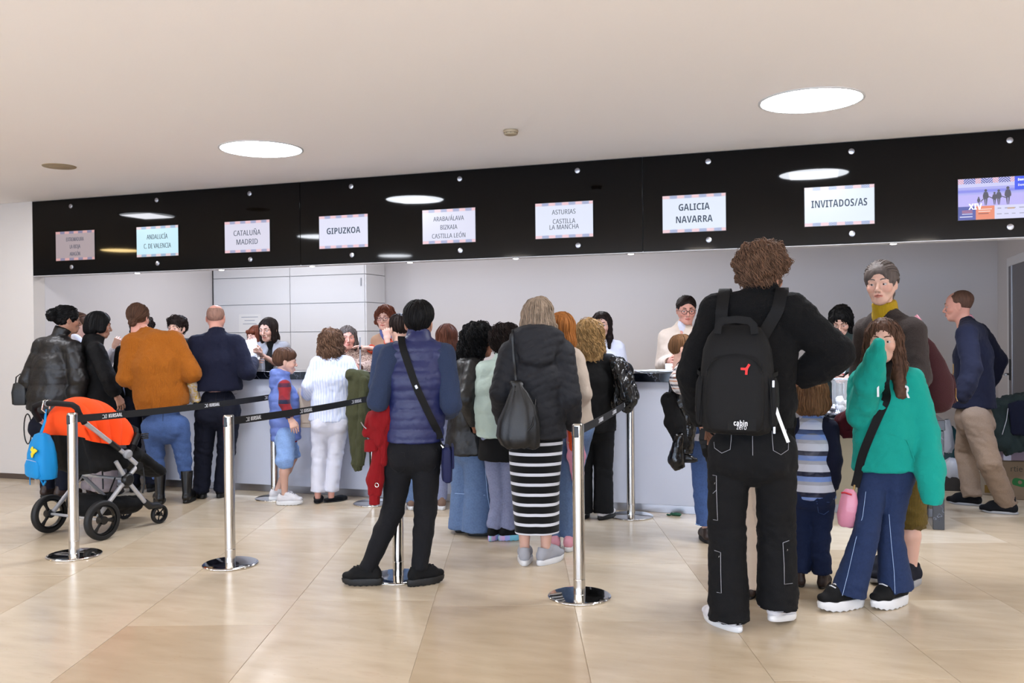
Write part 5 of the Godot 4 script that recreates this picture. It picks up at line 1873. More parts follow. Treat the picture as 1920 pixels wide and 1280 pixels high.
		"j": [-19, 1441, -29, 0, 1306, 0, -83, 1239, 19, 142, 1238, 0, -118, 985, 44, 269, 1180, 3, -124, 780, -41, 172, 1184, -319, -71, 730, 12, 85, 730, -15, -80, 380, -2, 81, 380, -29, -83, 70, 14, 83, 70, -14],
		"hands": ["none", "none"],
		"skin": "skin_light",
		"hair": {"s": "curlylong", "m": "hair_blond_gold", "len": 0.2, "vol": 0.026, "w": 0.105, "tip": 1.05, "curl": 0.011, "n": 520, "r": 0.0025, "back": 0.02},
		"tops": [{"n": "black_coat", "m": "jersey_black", "ch": [0.17, 0.13], "wa": [0.175, 0.135], "hm": [0.185, 0.145], "hem": 0.7, "sl": [0.07, 0.064, 0.05], "col": "crew", "rs": 0.06, "wr": 0.008}],
		"legs": [{"n": "trousers", "m": "denim_black", "r": [0.095, 0.075, 0.08], "hem": 0.05}],
		"shoes": {"k": "sneaker", "m": "shoe_mesh_white", "sm": "rubber", "yL": -3.08, "yR": 2.86},
	},
	{
		"k": "white_blouse_clerk",
		"l": "dark long haired clerk in a white blouse, face half hidden by the blonde curls",
		"at": [-1.884, -0.8],
		"h": 1.68,
		"hs": 0.993,
		"hy": 0.12,
		"j": [-5, 1543, 38, 0, 1406, 0, 136, 1321, -37, -183, 1362, 12, 176, 1026, -64, -230, 1066, 1, 182, 809, 25, -205, 849, 86, 83, 880, -15, -83, 880, 15, 88, 453, 0, -82, 453, 30, 87, 74, -15, -87, 74, 15],
		"hands": ["none", "none"],
		"skin": "skin_light",
		"hair": {"s": "long", "m": "hair_darkbrown", "len": 0.22, "vol": 0.006, "w": 0.082, "tip": 0.9, "front": 0.95, "n": 130, "r": 0.0036, "brow": 0.1, "curl": 0.004},
		"eyes": 1,
		"tops": [{"n": "white_blouse", "m": "cotton_white", "ch": [0.16, 0.11], "wa": [0.15, 0.11], "hm": [0.16, 0.12], "hem": 0.8, "sl": [0.066, 0.064, 0.045], "col": "crew"}],
		"legs": [{"n": "trousers", "m": "denim_navy", "r": [0.085, 0.065, 0.06], "hem": 0.07}],
		"shoes": {"k": "sneaker", "m": "shoe_mesh_black", "sm": "rubber", "yL": 0.35, "yR": 0.0},
	},
	{
		"k": "cream_clerk",
		"l": "clerk with tied back dark hair and glasses in a cream cardigan behind the counter",
		"at": [-1.147, -0.75],
		"h": 1.81,
		"hs": 1.031,
		"hy": 0.28,
		"hp": 0.1,
		"j": [34, 1665, 25, 1, 1524, 0, 118, 1428, 6, -157, 1431, -34, 106, 1155, 4, -192, 1176, -60, 54, 1171, 429, -80, 1219, 252, 90, 949, 0, -90, 949, 0, 93, 489, 15, -93, 489, 15, 96, 80, 0, -96, 80, 0],
		"hands": ["relaxed", "relaxed"],
		"skin": "skin_rosy",
		"hair": {"s": "tied", "m": "hair_darkbrown", "vol": 0.005, "knot": [30, -25, -104], "kr": 0.026, "tail": [45, -150, -100], "n": 100, "r": 0.0034},
		"eyes": 1,
		"glasses": "spectacle_black",
		"gaze": [0.05, -0.3],
		"tops": [{"n": "white_shirt", "m": "cotton_white", "ch": [0.14, 0.09], "wa": [0.135, 0.09], "hm": [0.14, 0.1], "hem": 0.9, "col": "none", "rs": 0.04}, {"n": "cream_cardigan", "m": "cotton_cream", "ch": [0.17, 0.118], "wa": [0.165, 0.118], "hm": [0.175, 0.13], "hem": 0.78, "sl": [0.07, 0.07, 0.052], "slm": 0.07, "col": "none", "open": 0.05, "wr": 0.009}],
		"legs": [{"n": "trousers", "m": "denim_navy", "r": [0.085, 0.065, 0.06], "hem": 0.07}],
		"shoes": {"k": "sneaker", "m": "shoe_mesh_black", "sm": "rubber", "yL": 0.18, "yR": -0.17},
	},
	{
		"k": "hidden_parent",
		"l": "adult in a white top and frayed blue jeans holding the baby, hidden by the backpack",
		"at": [-0.713, 0.907],
		"h": 1.61,
		"hs": 0.974,
		"hy": -3.03,
		"j": [-4, 1496, -34, 0, 1345, 0, -172, 1302, 38, 176, 1302, 0, -155, 1108, 41, 221, 1018, 14, -158, 1010, -203, 202, 809, -70, -80, 846, 9, 80, 846, -9, -72, 336, -9, 46, 341, -11, -44, 56, -4, 52, 63, 2],
		"hands": ["none", "none"],
		"skin": "skin_light",
		"hair": {"s": "bob", "m": "hair_brown", "len": 0.1, "vol": 0.008, "n": 60},
		"bare": "legs",
		"tops": [{"n": "white_top", "m": "cotton_white", "ch": [0.16, 0.11], "wa": [0.155, 0.11], "hm": [0.165, 0.125], "hem": 0.72, "sl": [0.06, 0.055, 0.045], "col": "crew"}],
		"legs": [{"n": "frayed_jeans", "m": "denim_blue", "r": [0.09, 0.068, 0.068], "hem": 0.12, "trim": [{"n": "frayed_hem", "m": "seam_blue", "r": 0.004, "d": "l", "p": [[-0.05, 0.125, 0, 0.122, 0.05, 0.125]]}]}],
		"shoes": {"k": "canvas", "m": "leather_brown", "sm": "rubber", "yL": -2.86, "yR": 2.9},
	},
	{
		"k": "baby",
		"l": "baby with light brown hair in a striped top and black bodywarmer, held up",
		"at": [-0.885, 0.6, 1.2],
		"h": 0.88,
		"hs": 0.8,
		"hy": 1.85,
		"child": 1,
		"j": [6, 756, -6, -1, 659, 1, 31, 612, -98, 8, 612, 89, 12, 457, -115, -12, 559, 152, 56, 343, -131, 9, 494, 133, 1, 360, -46, 40, 360, 33, 3, 190, -50, 43, 190, 31, -21, 39, -42, 21, 39, 42],
		"hands": ["none", "none"],
		"skin": "skin_fair",
		"hair": {"s": "short", "m": "hair_lightbrown", "vol": 0.004, "n": 70, "rough": 0.002, "r": 0.0034},
		"eyes": 1,
		"tops": [{"n": "striped_top", "m": "stripe_baby", "ch": [0.09, 0.08], "wa": [0.095, 0.085], "hm": [0.1, 0.09], "hem": 0.4, "sl": [0.048, 0.044, 0.036], "col": "crew", "rs": 0.045}, {"n": "black_bodywarmer", "m": "puffer_black", "ch": [0.105, 0.095], "wa": [0.11, 0.1], "hm": [0.115, 0.105], "hem": 0.36, "col": "none", "rs": 0.04}],
		"legs": [{"n": "black_trousers", "m": "puffer_black", "r": [0.06, 0.052, 0.05], "pw": [0.1, 0.09], "hem": 0.06, "seat": 0}],
		"shoes": {"k": "canvas", "m": "boot_black", "sm": "rubber", "s": 0.5, "yL": 2.2, "yR": 1.85},
	},
	{
		"k": "cream_trousers",
		"l": "adult in cream trousers hidden behind the curly haired man, one leg showing",
		"at": [-0.386, 2.205],
		"h": 1.56,
		"hs": 0.958,
		"hy": -3.07,
		"j": [-3, 1446, -33, 0, 1298, 0, -168, 1256, 31, 171, 1256, 6, -208, 981, 52, 213, 981, 21, -205, 779, -31, 198, 779, -61, -78, 819, 6, 78, 819, -6, 6, 318, -38, 109, 326, -30, 7, 38, -24, 108, 49, -15],
		"hands": ["none", "none"],
		"skin": "skin_light",
		"hair": {"s": "bob", "m": "hair_brown", "len": 0.08, "vol": 0.006, "n": 40},
		"tops": [{"n": "dark_top", "m": "jersey_black", "ch": [0.15, 0.105], "wa": [0.145, 0.1], "hm": [0.15, 0.11], "hem": 0.78, "sl": [0.055, 0.05, 0.04], "col": "crew"}],
		"legs": [{"n": "cream_trousers", "m": "cotton_cream", "r": [0.08, 0.066, 0.062], "hem": 0.045}],
		"shoes": {"k": "desert", "m": "leather_brown", "sm": "rubber", "yL": -3.07, "yR": 3.04},
	},
	{
		"k": "curly_man",
		"l": "tall man with curly brown hair, black jacket and baggy black cargo jeans, hand on hip",
		"at": [-0.321, 2.753],
		"h": 1.89,
		"hs": 1.06,
		"hy": 2.69,
		"j": [59, 1742, -57, 43, 1622, -15, -159, 1570, 13, 189, 1566, 21, -263, 1268, 77, 397, 1364, 8, -251, 1011, -130, 218, 1230, -100, -105, 881, 8, 113, 886, -9, -125, 467, -2, 111, 476, -89, -114, 71, 8, 113, 89, -92],
		"hands": ["relaxed", "closed"],
		"skin": "skin_tan",
		"hdR": [-0.9, -0.1, 0.5],
		"hair": {"s": "curlyshort", "m": "hair_curl_brown", "vol": 0.033, "curl": 0.01, "n": 800, "r": 0.0021, "steps": 8, "hop": 0.011, "rough": 0.014, "brow": 0.09},
		"tops": [{"n": "black_jacket", "m": "felt_black", "ch": [0.205, 0.145], "wa": [0.2, 0.15], "hm": [0.195, 0.15], "hem": 1.0, "sl": [0.092, 0.088, 0.06], "slm": 0.085, "col": "stand", "colh": 0.075, "rs": 0.075, "wr": 0.012, "cell": 0.01, "straps": [{"k": "packR", "p": [[0.13, 0.03, "f"], [0.135, 0.07, "fu"], [0.135, 0.06, "bu"], [0.122, 0.015, "b"], [0.09, -0.05, "b"], [0.045, -0.135, "b"]]}, {"k": "packL", "p": [[-0.13, 0.03, "f"], [-0.135, 0.07, "fu"], [-0.135, 0.06, "bu"], [-0.138, 0.015, "b"], [-0.14, -0.04, "b"], [-0.142, -0.12, "b"]]}]}],
		"legs": [{"n": "cargo_jeans", "m": "denim_black", "r": [0.108, 0.092, 0.102], "pw": [0.182, 0.135], "hem": 0.06, "wr": 0.01, "cell": 0.0095, "stack": 0.25, "hemL": 0.045, "hemR": 0.1, "trim": [{"n": "white_stitching", "m": "stitch_white", "r": 0.0013, "d": "b", "p": [[0, 1.0, 0, 0.96, 0, 0.92, 0, 0.88], [-0.185, 0.99, -0.183, 0.93, -0.18, 0.905, -0.145, 0.885, -0.105, 0.905, -0.1, 0.95, -0.098, 0.995], [0.09, 0.995, 0.092, 0.95, 0.095, 0.905, 0.13, 0.885, 0.165, 0.905, 0.168, 0.95, 0.17, 0.99], [-0.19, 0.77, -0.172, 0.77, -0.172, 0.7, -0.19, 0.68], [-0.172, 0.7, -0.17, 0.6, -0.168, 0.55, -0.19, 0.55], [-0.185, 0.4, -0.155, 0.395, -0.155, 0.3, -0.153, 0.2, -0.175, 0.2], [0.14, 0.44, 0.17, 0.45], [0.14, 0.44, 0.145, 0.33, 0.145, 0.24, 0.185, 0.24], [-0.17, 0.06, -0.12, 0.052, -0.06, 0.055], [0.02, 0.11, 0.08, 0.104, 0.14, 0.108]]}, {"n": "pocket_flap_studs", "m": "steel_brushed", "r": 0.006, "d": "b", "p": [[-0.18, 0.732, -0.178, 0.731], [-0.163, 0.375, -0.161, 0.374], [0.158, 0.405, 0.16, 0.404]]}]}],
		"shoes": {"k": "canvas", "m": "shoe_mesh_white", "sm": "white_plastic", "lm": "white_plastic", "s": 1.12, "upR": 0.03, "pR": 0.16, "yL": -2.41, "yR": 2.83},
	},
	{
		"k": "striped_boy",
		"l": "small boy in a striped navy sleeved top and dark jeans, seen from behind",
		"at": [-0.047, 1.86],
		"h": 1.22,
		"hs": 0.96,
		"hy": 3.12,
		"child": 1,
		"j": [2, 1089, -34, -2, 981, 1, -93, 908, 3, 99, 915, 24, -100, 732, 7, 120, 741, 64, -91, 573, -57, 109, 561, 1, -61, 531, -1, 56, 537, 4, -60, 264, -17, 40, 273, -5, -70, 66, 0, 56, 37, 5],
		"hands": ["none", "relaxed"],
		"skin": "skin_light",
		"hair": {"s": "bob", "m": "hair_lightbrown", "len": 0.085, "vol": 0.016, "w": 0.086, "tip": 0.8, "n": 170, "r": 0.004, "curl": 0.002, "rough": 0.005},
		"tops": [{"n": "striped_top", "m": "stripe_boy", "ch": [0.125, 0.1], "wa": [0.125, 0.105], "hm": [0.135, 0.11], "hem": 0.51, "col": "crew", "rs": 0.045, "wr": 0.006}, {"n": "navy_sleeves", "m": "knit_navy", "ch": [0.095, 0.07], "wa": [0.09, 0.07], "hm": [0.09, 0.07], "hem": 0.62, "sl": [0.052, 0.046, 0.036], "col": "none", "rs": 0.044}],
		"legs": [{"n": "jeans", "m": "denim_dark", "r": [0.072, 0.058, 0.055], "pw": [0.12, 0.095], "hem": 0.075, "wr": 0.01, "trim": [{"n": "pocket_stitching", "m": "denim_blue", "r": 0.0015, "d": "b", "p": [[0.03, 0.51, 0.1, 0.505], [0.035, 0.5, 0.04, 0.44, 0.07, 0.43, 0.095, 0.45]]}]}],
		"shoes": {"k": "desert", "m": "leather_brown", "sm": "rubber", "s": 0.74, "yL": -2.99, "yR": 2.94},
	},
	{
		"k": "black_hair_clerk",
		"l": "clerk with wavy black hair looking down behind the low counter",
		"at": [0.189, -0.95],
		"h": 1.7,
		"hs": 1.0,
		"hy": -0.16,
		"hp": 0.5,
		"j": [-13, 1554, 38, 0, 1444, 0, 111, 1370, 30, -121, 1371, -64, 107, 1153, 85, -123, 1147, -51, 37, 1097, 442, -67, 1092, 251, 84, 893, 11, -84, 893, -11, 85, 460, 26, -89, 460, 4, 89, 75, 11, -89, 75, -11],
		"hands": ["open", "relaxed"],
		"skin": "skin_light",
		"palmL": [0, 1, 0],
		"hair": {"s": "long", "m": "hair_black", "len": 0.21, "vol": 0.012, "w": 0.086, "tip": 0.9, "front": 0.8, "n": 150, "r": 0.004, "curl": 0.005, "brow": 0.1},
		"eyes": 1,
		"gaze": [0, -0.5],
		"tops": [{"n": "dark_top", "m": "coat_green_grey", "ch": [0.165, 0.115], "wa": [0.16, 0.115], "hm": [0.165, 0.12], "hem": 0.8, "sl": [0.062, 0.058, 0.045], "col": "crew"}],
		"legs": [{"n": "trousers", "m": "denim_navy", "r": [0.085, 0.065, 0.06], "hem": 0.07}],
		"shoes": {"k": "sneaker", "m": "shoe_mesh_black", "sm": "rubber", "yL": 0.05, "yR": -0.3},
	},
	{
		"k": "mother",
		"l": "woman with tied grey brown hair, mustard rollneck and taupe cardigan behind the girl",
		"at": [0.438, 1.621],
		"h": 1.88,
		"hs": 1.02,
		"hy": -0.25,
		"hr": 0.03,
		"j": [-96, 1736, 54, -72, 1562, 25, 60, 1461, 197, -170, 1476, -132, 78, 1216, 283, -194, 1210, -181, 1, 1097, 485, -131, 1074, -28, 48, 760, 67, -37, 740, -67, 47, 399, 78, -40, 368, -60, 46, 84, 70, -95, 26, -53],
		"hands": ["none", "none"],
		"skin": "skin_light",
		"bare": "legs",
		"hair": {"s": "tied", "m": "hair_grey_brown", "vol": 0.014, "knot": [10, 20, -116], "kr": 0.03, "tail": [30, -130, -96], "n": 170, "r": 0.0034, "rough": 0.004, "brow": 0.1},
		"eyes": 1,
		"gaze": [-0.25, -0.05],
		"tops": [{"n": "rollneck", "m": "knit_yellow", "ch": [0.155, 0.11], "wa": [0.15, 0.11], "hm": [0.155, 0.12], "hem": 0.9, "col": "turtle"}, {"n": "cardigan_coat", "m": "wool_taupe", "ch": [0.178, 0.128], "wa": [0.17, 0.13], "hm": [0.18, 0.14], "hem": 0.72, "sl": [0.074, 0.07, 0.058], "col": "shirt", "open": 0.075, "open0": 0.055, "rs": 0.062, "wr": 0.008}],
		"legs": [{"n": "cropped_trousers", "m": "corduroy_olive", "r": [0.1, 0.088, 0.078], "hem": 0.335, "wr": 0.009}],
		"shoes": {"k": "sneaker", "m": "shoe_navy", "sm": "grey_plastic", "yL": -0.69, "yR": -0.25},
	},
	{
		"k": "girl_in_green",
		"l": "girl with long brown hair in a green sweatshirt, sleeve held over her mouth",
		"at": [0.271, 2.131],
		"h": 1.54,
		"hs": 0.97,
		"hy": -0.19,
		"j": [54, 1412, 14, 63, 1285, -22, 187, 1201, -4, -53, 1184, -75, 258, 931, -5, -66, 1017, 19, 270, 629, 128, -5, 1317, 255, 132, 728, -9, 7, 719, -37, 77, 412, -3, -38, 431, 122, 107, 97, -12, -132, 90, 115],
		"hands": ["none", "none"],
		"skin": "skin_light",
		"hair": {"s": "long", "m": "hair_brown", "len": 0.3, "vol": 0.006, "w": 0.088, "tip": 1.3, "front": 0.97, "fwd": 0.035, "fw": 1.5, "n": 330, "r": 0.003, "curl": 0.005, "brow": 0.1},
		"eyes": 1,
		"gaze": [-0.1, -0.02],
		"tops": [{"n": "sweatshirt", "m": "fleece_teal", "ch": [0.155, 0.12], "wa": [0.165, 0.13], "hm": [0.182, 0.14], "hem": 0.715, "tilt": 0.1, "sl": [0.074, 0.072, 0.044], "slm": 0.074, "slen": 1.14, "shut": "R", "col": "crew", "rs": 0.066, "wr": 0.01, "cell": 0.01, "straps": [{"k": "mark", "p": [[-0.02, -0.04, "f"], [-0.115, -0.05, "f"]]}, {"k": "pouch", "p": [[0.02, 0.06, "u"], [-0.03, 0.045, "fu"], [-0.05, 0.0, "f"], [-0.03, -0.08, "f"], [0.01, -0.18, "f"], [0.06, -0.3, "f"], [0.1, -0.4, "f"], [0.125, -0.5, "f"], [0.14, -0.56, "f"]]}], "trim": [{"n": "pocket_seam", "m": "fleece_teal", "r": 0.0035, "d": "f", "p": [[-0.12, -0.3, -0.05, -0.27, 0.05, -0.27], [-0.12, -0.3, -0.15, -0.4, -0.155, -0.44]]}]}],
		"legs": [{"n": "flared_jeans", "m": "denim_indigo", "r": [0.078, 0.064, 0.09], "pw": [0.142, 0.108], "hem": 0.085, "wr": 0.007, "cell": 0.0095, "hemR": 0.08, "trim": [{"n": "front_seam", "m": "seam_blue", "r": 0.0013, "d": "f", "p": [[0.085, 0.62, 0.09, 0.5, 0.12, 0.38, 0.155, 0.2, 0.18, 0.09], [-0.02, 0.5, -0.03, 0.36, -0.045, 0.2, -0.05, 0.09]]}]}],
		"shoes": {"k": "platform", "m": "shoe_mesh_black", "sm": "white_plastic", "lm": "white_print", "s": 1.06, "yL": -0.72, "yR": -0.96},
	},
	{
		"k": "blazer_man",
		"l": "balding man in a navy blazer and khaki chinos stepping left at the right edge",
		"at": [1.283, -0.878],
		"h": 1.8,
		"hs": 1.029,
		"hy": -1.8,
		"hp": 0.06,
		"j": [-200, 1663, 3, -142, 1531, 8, -186, 1428, 323, -3, 1442, -290, -172, 1173, 477, 172, 1201, -480, -246, 965, 577, 97, 943, -636, -103, 757, 194, -88, 728, -126, -22, 417, 275, -111, 430, -260, 115, 105, 144, -92, 155, -174],
		"hands": ["none", "none"],
		"skin": "skin_rosy",
		"hair": {"s": "receding", "browm": "hair_receding", "m": "hair_receding", "n": 0, "rough": 0.001, "r": 0.0028},
		"eyes": 1,
		"tops": [{"n": "blazer", "m": "wool_navy", "ch": [0.19, 0.145], "wa": [0.185, 0.15], "hm": [0.205, 0.17], "hem": 0.83, "sl": [0.08, 0.074, 0.056], "slm": 0.07, "col": "shirt", "rs": 0.068, "wr": 0.008, "tilt": 0, "trim": [{"n": "sleeve_button", "m": "steel_brushed", "r": 0.006, "d": "l", "p": [[-0.02, -0.42, -0.018, -0.421], [-0.03, -0.44, -0.028, -0.441]]}]}, {"n": "pink_collar", "m": "pink_soft", "ch": [0.1, 0.07], "wa": [0.1, 0.07], "hm": [0.1, 0.07], "hem": 1.3, "col": "shirt", "rs": 0.03}],
		"legs": [{"n": "chinos", "m": "chino_khaki", "r": [0.108, 0.085, 0.066], "pw": [0.17, 0.14], "hem": 0.07, "wr": 0.01}],
		"shoes": {"k": "desert", "m": "suede_navy", "sm": "grey_plastic", "s": 1.08, "yL": -1.83, "yR": -1.93},
	},
]


# ======================================================================= people
const JOINTS := ["hd", "nk", "shL", "shR", "elL", "elR", "wrL", "wrR", "hipL", "hipR", "knL", "knR", "anL", "anR"]


class Fig:
	var J := {}
	var S: Dictionary
	var R: Vector3         # towards the person's right, at the shoulders
	var U: Vector3         # up the spine
	var F: Vector3         # chest forward
	var PR: Vector3        # the same at the hips
	var PF: Vector3
	var pel: Vector3
	var mid: Vector3
	var head: Transform3D
	var parts := []        # [name, mesh builder, material, parent part or -1, label]
	var straps := {}
	var low: Vector3
	var high: Vector3


func v3(a: Array) -> Vector3:
	return Vector3(a[0], a[1], a[2]) * 0.001


func figure(S: Dictionary) -> Fig:
	var g := Fig.new()
	g.S = S
	for i in JOINTS.size():
		g.J[JOINTS[i]] = Vector3(S.j[i * 3], S.j[i * 3 + 1], S.j[i * 3 + 2]) * 0.001
	var J := g.J
	g.pel = (J.hipL + J.hipR) * 0.5
	g.mid = (J.shL + J.shR) * 0.5
	g.U = (g.mid - g.pel).normalized()
	g.R = (J.shR - J.shL).normalized()
	g.R = (g.R - g.U * g.R.dot(g.U)).normalized()
	g.F = g.U.cross(g.R)
	g.PR = (J.hipR - J.hipL)
	g.PR.y = 0.0
	g.PR = g.PR.normalized()
	g.PF = Vector3.UP.cross(g.PR)
	var hb := Basis(Vector3.UP, S.hy) * Basis(Vector3.RIGHT, S.get("hp", 0.0)) * Basis(Vector3.BACK, S.get("hr", 0.0))
	g.head = Transform3D(hb * Basis.from_scale(Vector3(S.hs * S.get("hw", 1.0), S.hs, S.hs)), J.hd)
	var lo: Vector3 = J.hd
	var hi: Vector3 = J.hd
	for q in J.values():
		lo = lo.min(q)
		hi = hi.max(q)
	g.low = lo
	g.high = hi
	return g


func build_body(g: Fig) -> void:
	var S := g.S
	var J := g.J
	var k: float = S.h / 1.7
	var m := MB.new()
	m.tinted = true
	var bare: String = S.get("bare", "")
	var f := Field.new(g.low - Vector3(0.12, 0.1, 0.12), g.high + Vector3(0.12, 0.1, 0.12), 0.012 if bare else 0.02)
	var kk := 0.02
	f.limb(g.pel, g.mid - g.U * 0.05 * k, 0.10 * k, 0.07 * k, 0.11 * k, 0.07 * k, g.R, kk)
	f.limb(J.shL, J.shR, 0.035 * k, 0.035 * k, 0.035 * k, 0.035 * k, g.U, kk)
	f.limb(g.mid, J.nk + (J.hd - J.nk) * 0.35, 0.05 * k, 0.05 * k, 0.05 * S.hs, 0.05 * S.hs, g.R, kk)
	for s in ["L", "R"]:
		f.limb(J["sh" + s], J["el" + s], 0.036 * k, 0.036 * k, 0.031 * k, 0.031 * k, g.U, kk)
		f.limb(J["el" + s], J["wr" + s], 0.034 * k, 0.033 * k, 0.023 * k, 0.021 * k, g.U, kk)
		if not bare:
			f.limb(J["hip" + s], J["kn" + s], 0.05 * k, 0.05 * k, 0.036 * k, 0.036 * k, g.PR, 0.012)
			f.limb(J["kn" + s], J["an" + s], 0.036 * k, 0.036 * k, 0.026 * k, 0.026 * k, g.PR, 0.012)
			continue
		f.limb(J["hip" + s], J["kn" + s], 0.062 * k, 0.062 * k, 0.046 * k, 0.046 * k, g.PR, 0.012)
		f.limb(J["kn" + s], J["kn" + s].lerp(J["an" + s], 0.35), 0.046 * k, 0.046 * k, 0.047 * k, 0.05 * k, g.PR, 0.012)
		f.limb(J["kn" + s].lerp(J["an" + s], 0.35) - g.PF * 0.008, J["an" + s], 0.047 * k, 0.05 * k, 0.030 * k, 0.033 * k, g.PR, 0.02)
		f.limb(J["an" + s], J["an" + s] - Vector3(0, 0.03, 0), 0.030 * k, 0.033 * k, 0.030 * k, 0.036 * k, g.PR, 0.012)
	f.net(m)
	m.add(kit[("child_head" if S.get("child", 0) else "head") + ("_far" if S.get("far", 0) else "")], g.head)
	for s in ["L", "R"]:
		var pose: String = S.hands[0 if s == "L" else 1]
		if pose == "none":
			continue
		var d: Vector3 = (J["wr" + s] - J["el" + s]).normalized()
		if S.has("hd" + s):
			d = (g.R * S["hd" + s][0] + g.U * S["hd" + s][1] + g.F * S["hd" + s][2]).normalized()
		var inward: Vector3 = (g.R if s == "L" else -g.R) + g.F * -0.1
		if S.has("palm" + s):
			inward = g.R * S["palm" + s][0] + g.U * S["palm" + s][1] + g.F * S["palm" + s][2]
		var x := (inward - d * inward.dot(d)).normalized()
		var z := x.cross(-d) * (1.0 if s == "R" else -1.0)
		var sc: float = S.get("hand", k if k > 0.8 else 0.72 + (k - 0.55) * 0.6)
		m.add(kit[pose], Transform3D(Basis(x, -d, z) * Basis.from_scale(Vector3(sc, sc, sc)), J["wr" + s]))
	g.parts.append(["body", m, S.skin, -1, ""])


func build_eyes(g: Fig) -> void:
	var S := g.S
	var look: Array = S.get("gaze", [0.0, 0.0])
	var brow: Array = S.get("brow", [0.0])
	for s in [-1.0, 1.0]:
		var e := MB.new()
		e.ball(Vector3(s * 0.0315, -0.001, 0.0728), Vector3(0.0128, 0.0128, 0.0128), 16)
		var w := MB.new()
		w.add(e, g.head)
		var at := g.parts.size()
		g.parts.append(["eye", w, "eye_white", -1, ""])
		var c := Vector3(s * 0.0315, -0.001, 0.0728)
		var dir := Vector3(look[0], look[1], 1).normalized()
		var q := MB.new()
		q.ball(c + dir * 0.0084, Vector3(0.0066, 0.0066, 0.0054), 12, Basis.looking_at(-dir, Vector3.UP))
		w = MB.new()
		w.add(q, g.head)
		g.parts.append(["iris", w, "iris_dark", at, ""])
		q = MB.new()
		q.tube([Vector3(s * 0.013, 0.0225 + brow[0], 0.0955), Vector3(s * 0.024, 0.0275, 0.0945), Vector3(s * 0.037, 0.0285, 0.0860), Vector3(s * 0.050, 0.022, 0.0695)], [0.0028, 0.0034, 0.003, 0.001], 6, true, Vector3.UP, 0.6)
		w = MB.new()
		w.add(q, g.head)
		g.parts.append(["eyebrow", w, S.hair.m if S.has("hair") and S.hair.get("browm", "") == "" else S.hair.browm, -1, ""])


func build_glasses(g: Fig, mat: String, dark := false) -> void:
	var q := MB.new()
	for s in [-1.0, 1.0]:
		var ring := []
		for i in 21:
			var a := TAU * i / 20
			ring.append(Vector3(s * 0.032 + cos(a) * 0.0245, -0.003 + sin(a) * 0.019, 0.104 - absf(cos(a) * 0.0245 + 0.032 * 1.0) * 0.06 * (1.0 if s * cos(a) > 0 else 0.4)))
		q.tube(ring, 0.0021 if not dark else 0.003, 6, false)
		q.tube([Vector3(s * 0.056, 0.003, 0.097), Vector3(s * 0.074, 0.004, 0.06), Vector3(s * 0.083, 0.002, 0.0), Vector3(s * 0.080, -0.012, -0.022)], 0.0022, 6)
	q.tube([Vector3(-0.0085, 0.0, 0.1045), Vector3(0, 0.003, 0.107), Vector3(0.0085, 0.0, 0.1045)], 0.002, 6)
	var w := MB.new()
	w.add(q, g.head)
	var at := g.parts.size()
	g.parts.append(["glasses", w, mat, -1, ""])
	if not dark:
		return
	for s in [-1.0, 1.0]:
		var l := MB.new()
		l.lathe([Vector2(0.0235, -0.0006), Vector2(0.0235, 0.0006)], Vector3.ZERO, 20, Basis(Vector3.RIGHT, PI / 2))
		w = MB.new()
		w.add(l, g.head * Transform3D(Basis(Vector3.UP, s * 0.12) * Basis.from_scale(Vector3(1, 0.78, 1)), Vector3(s * 0.032, -0.003, 0.102)))
		g.parts.append(["lens", w, "dark_lens" if dark else "clear_glass", at, ""])


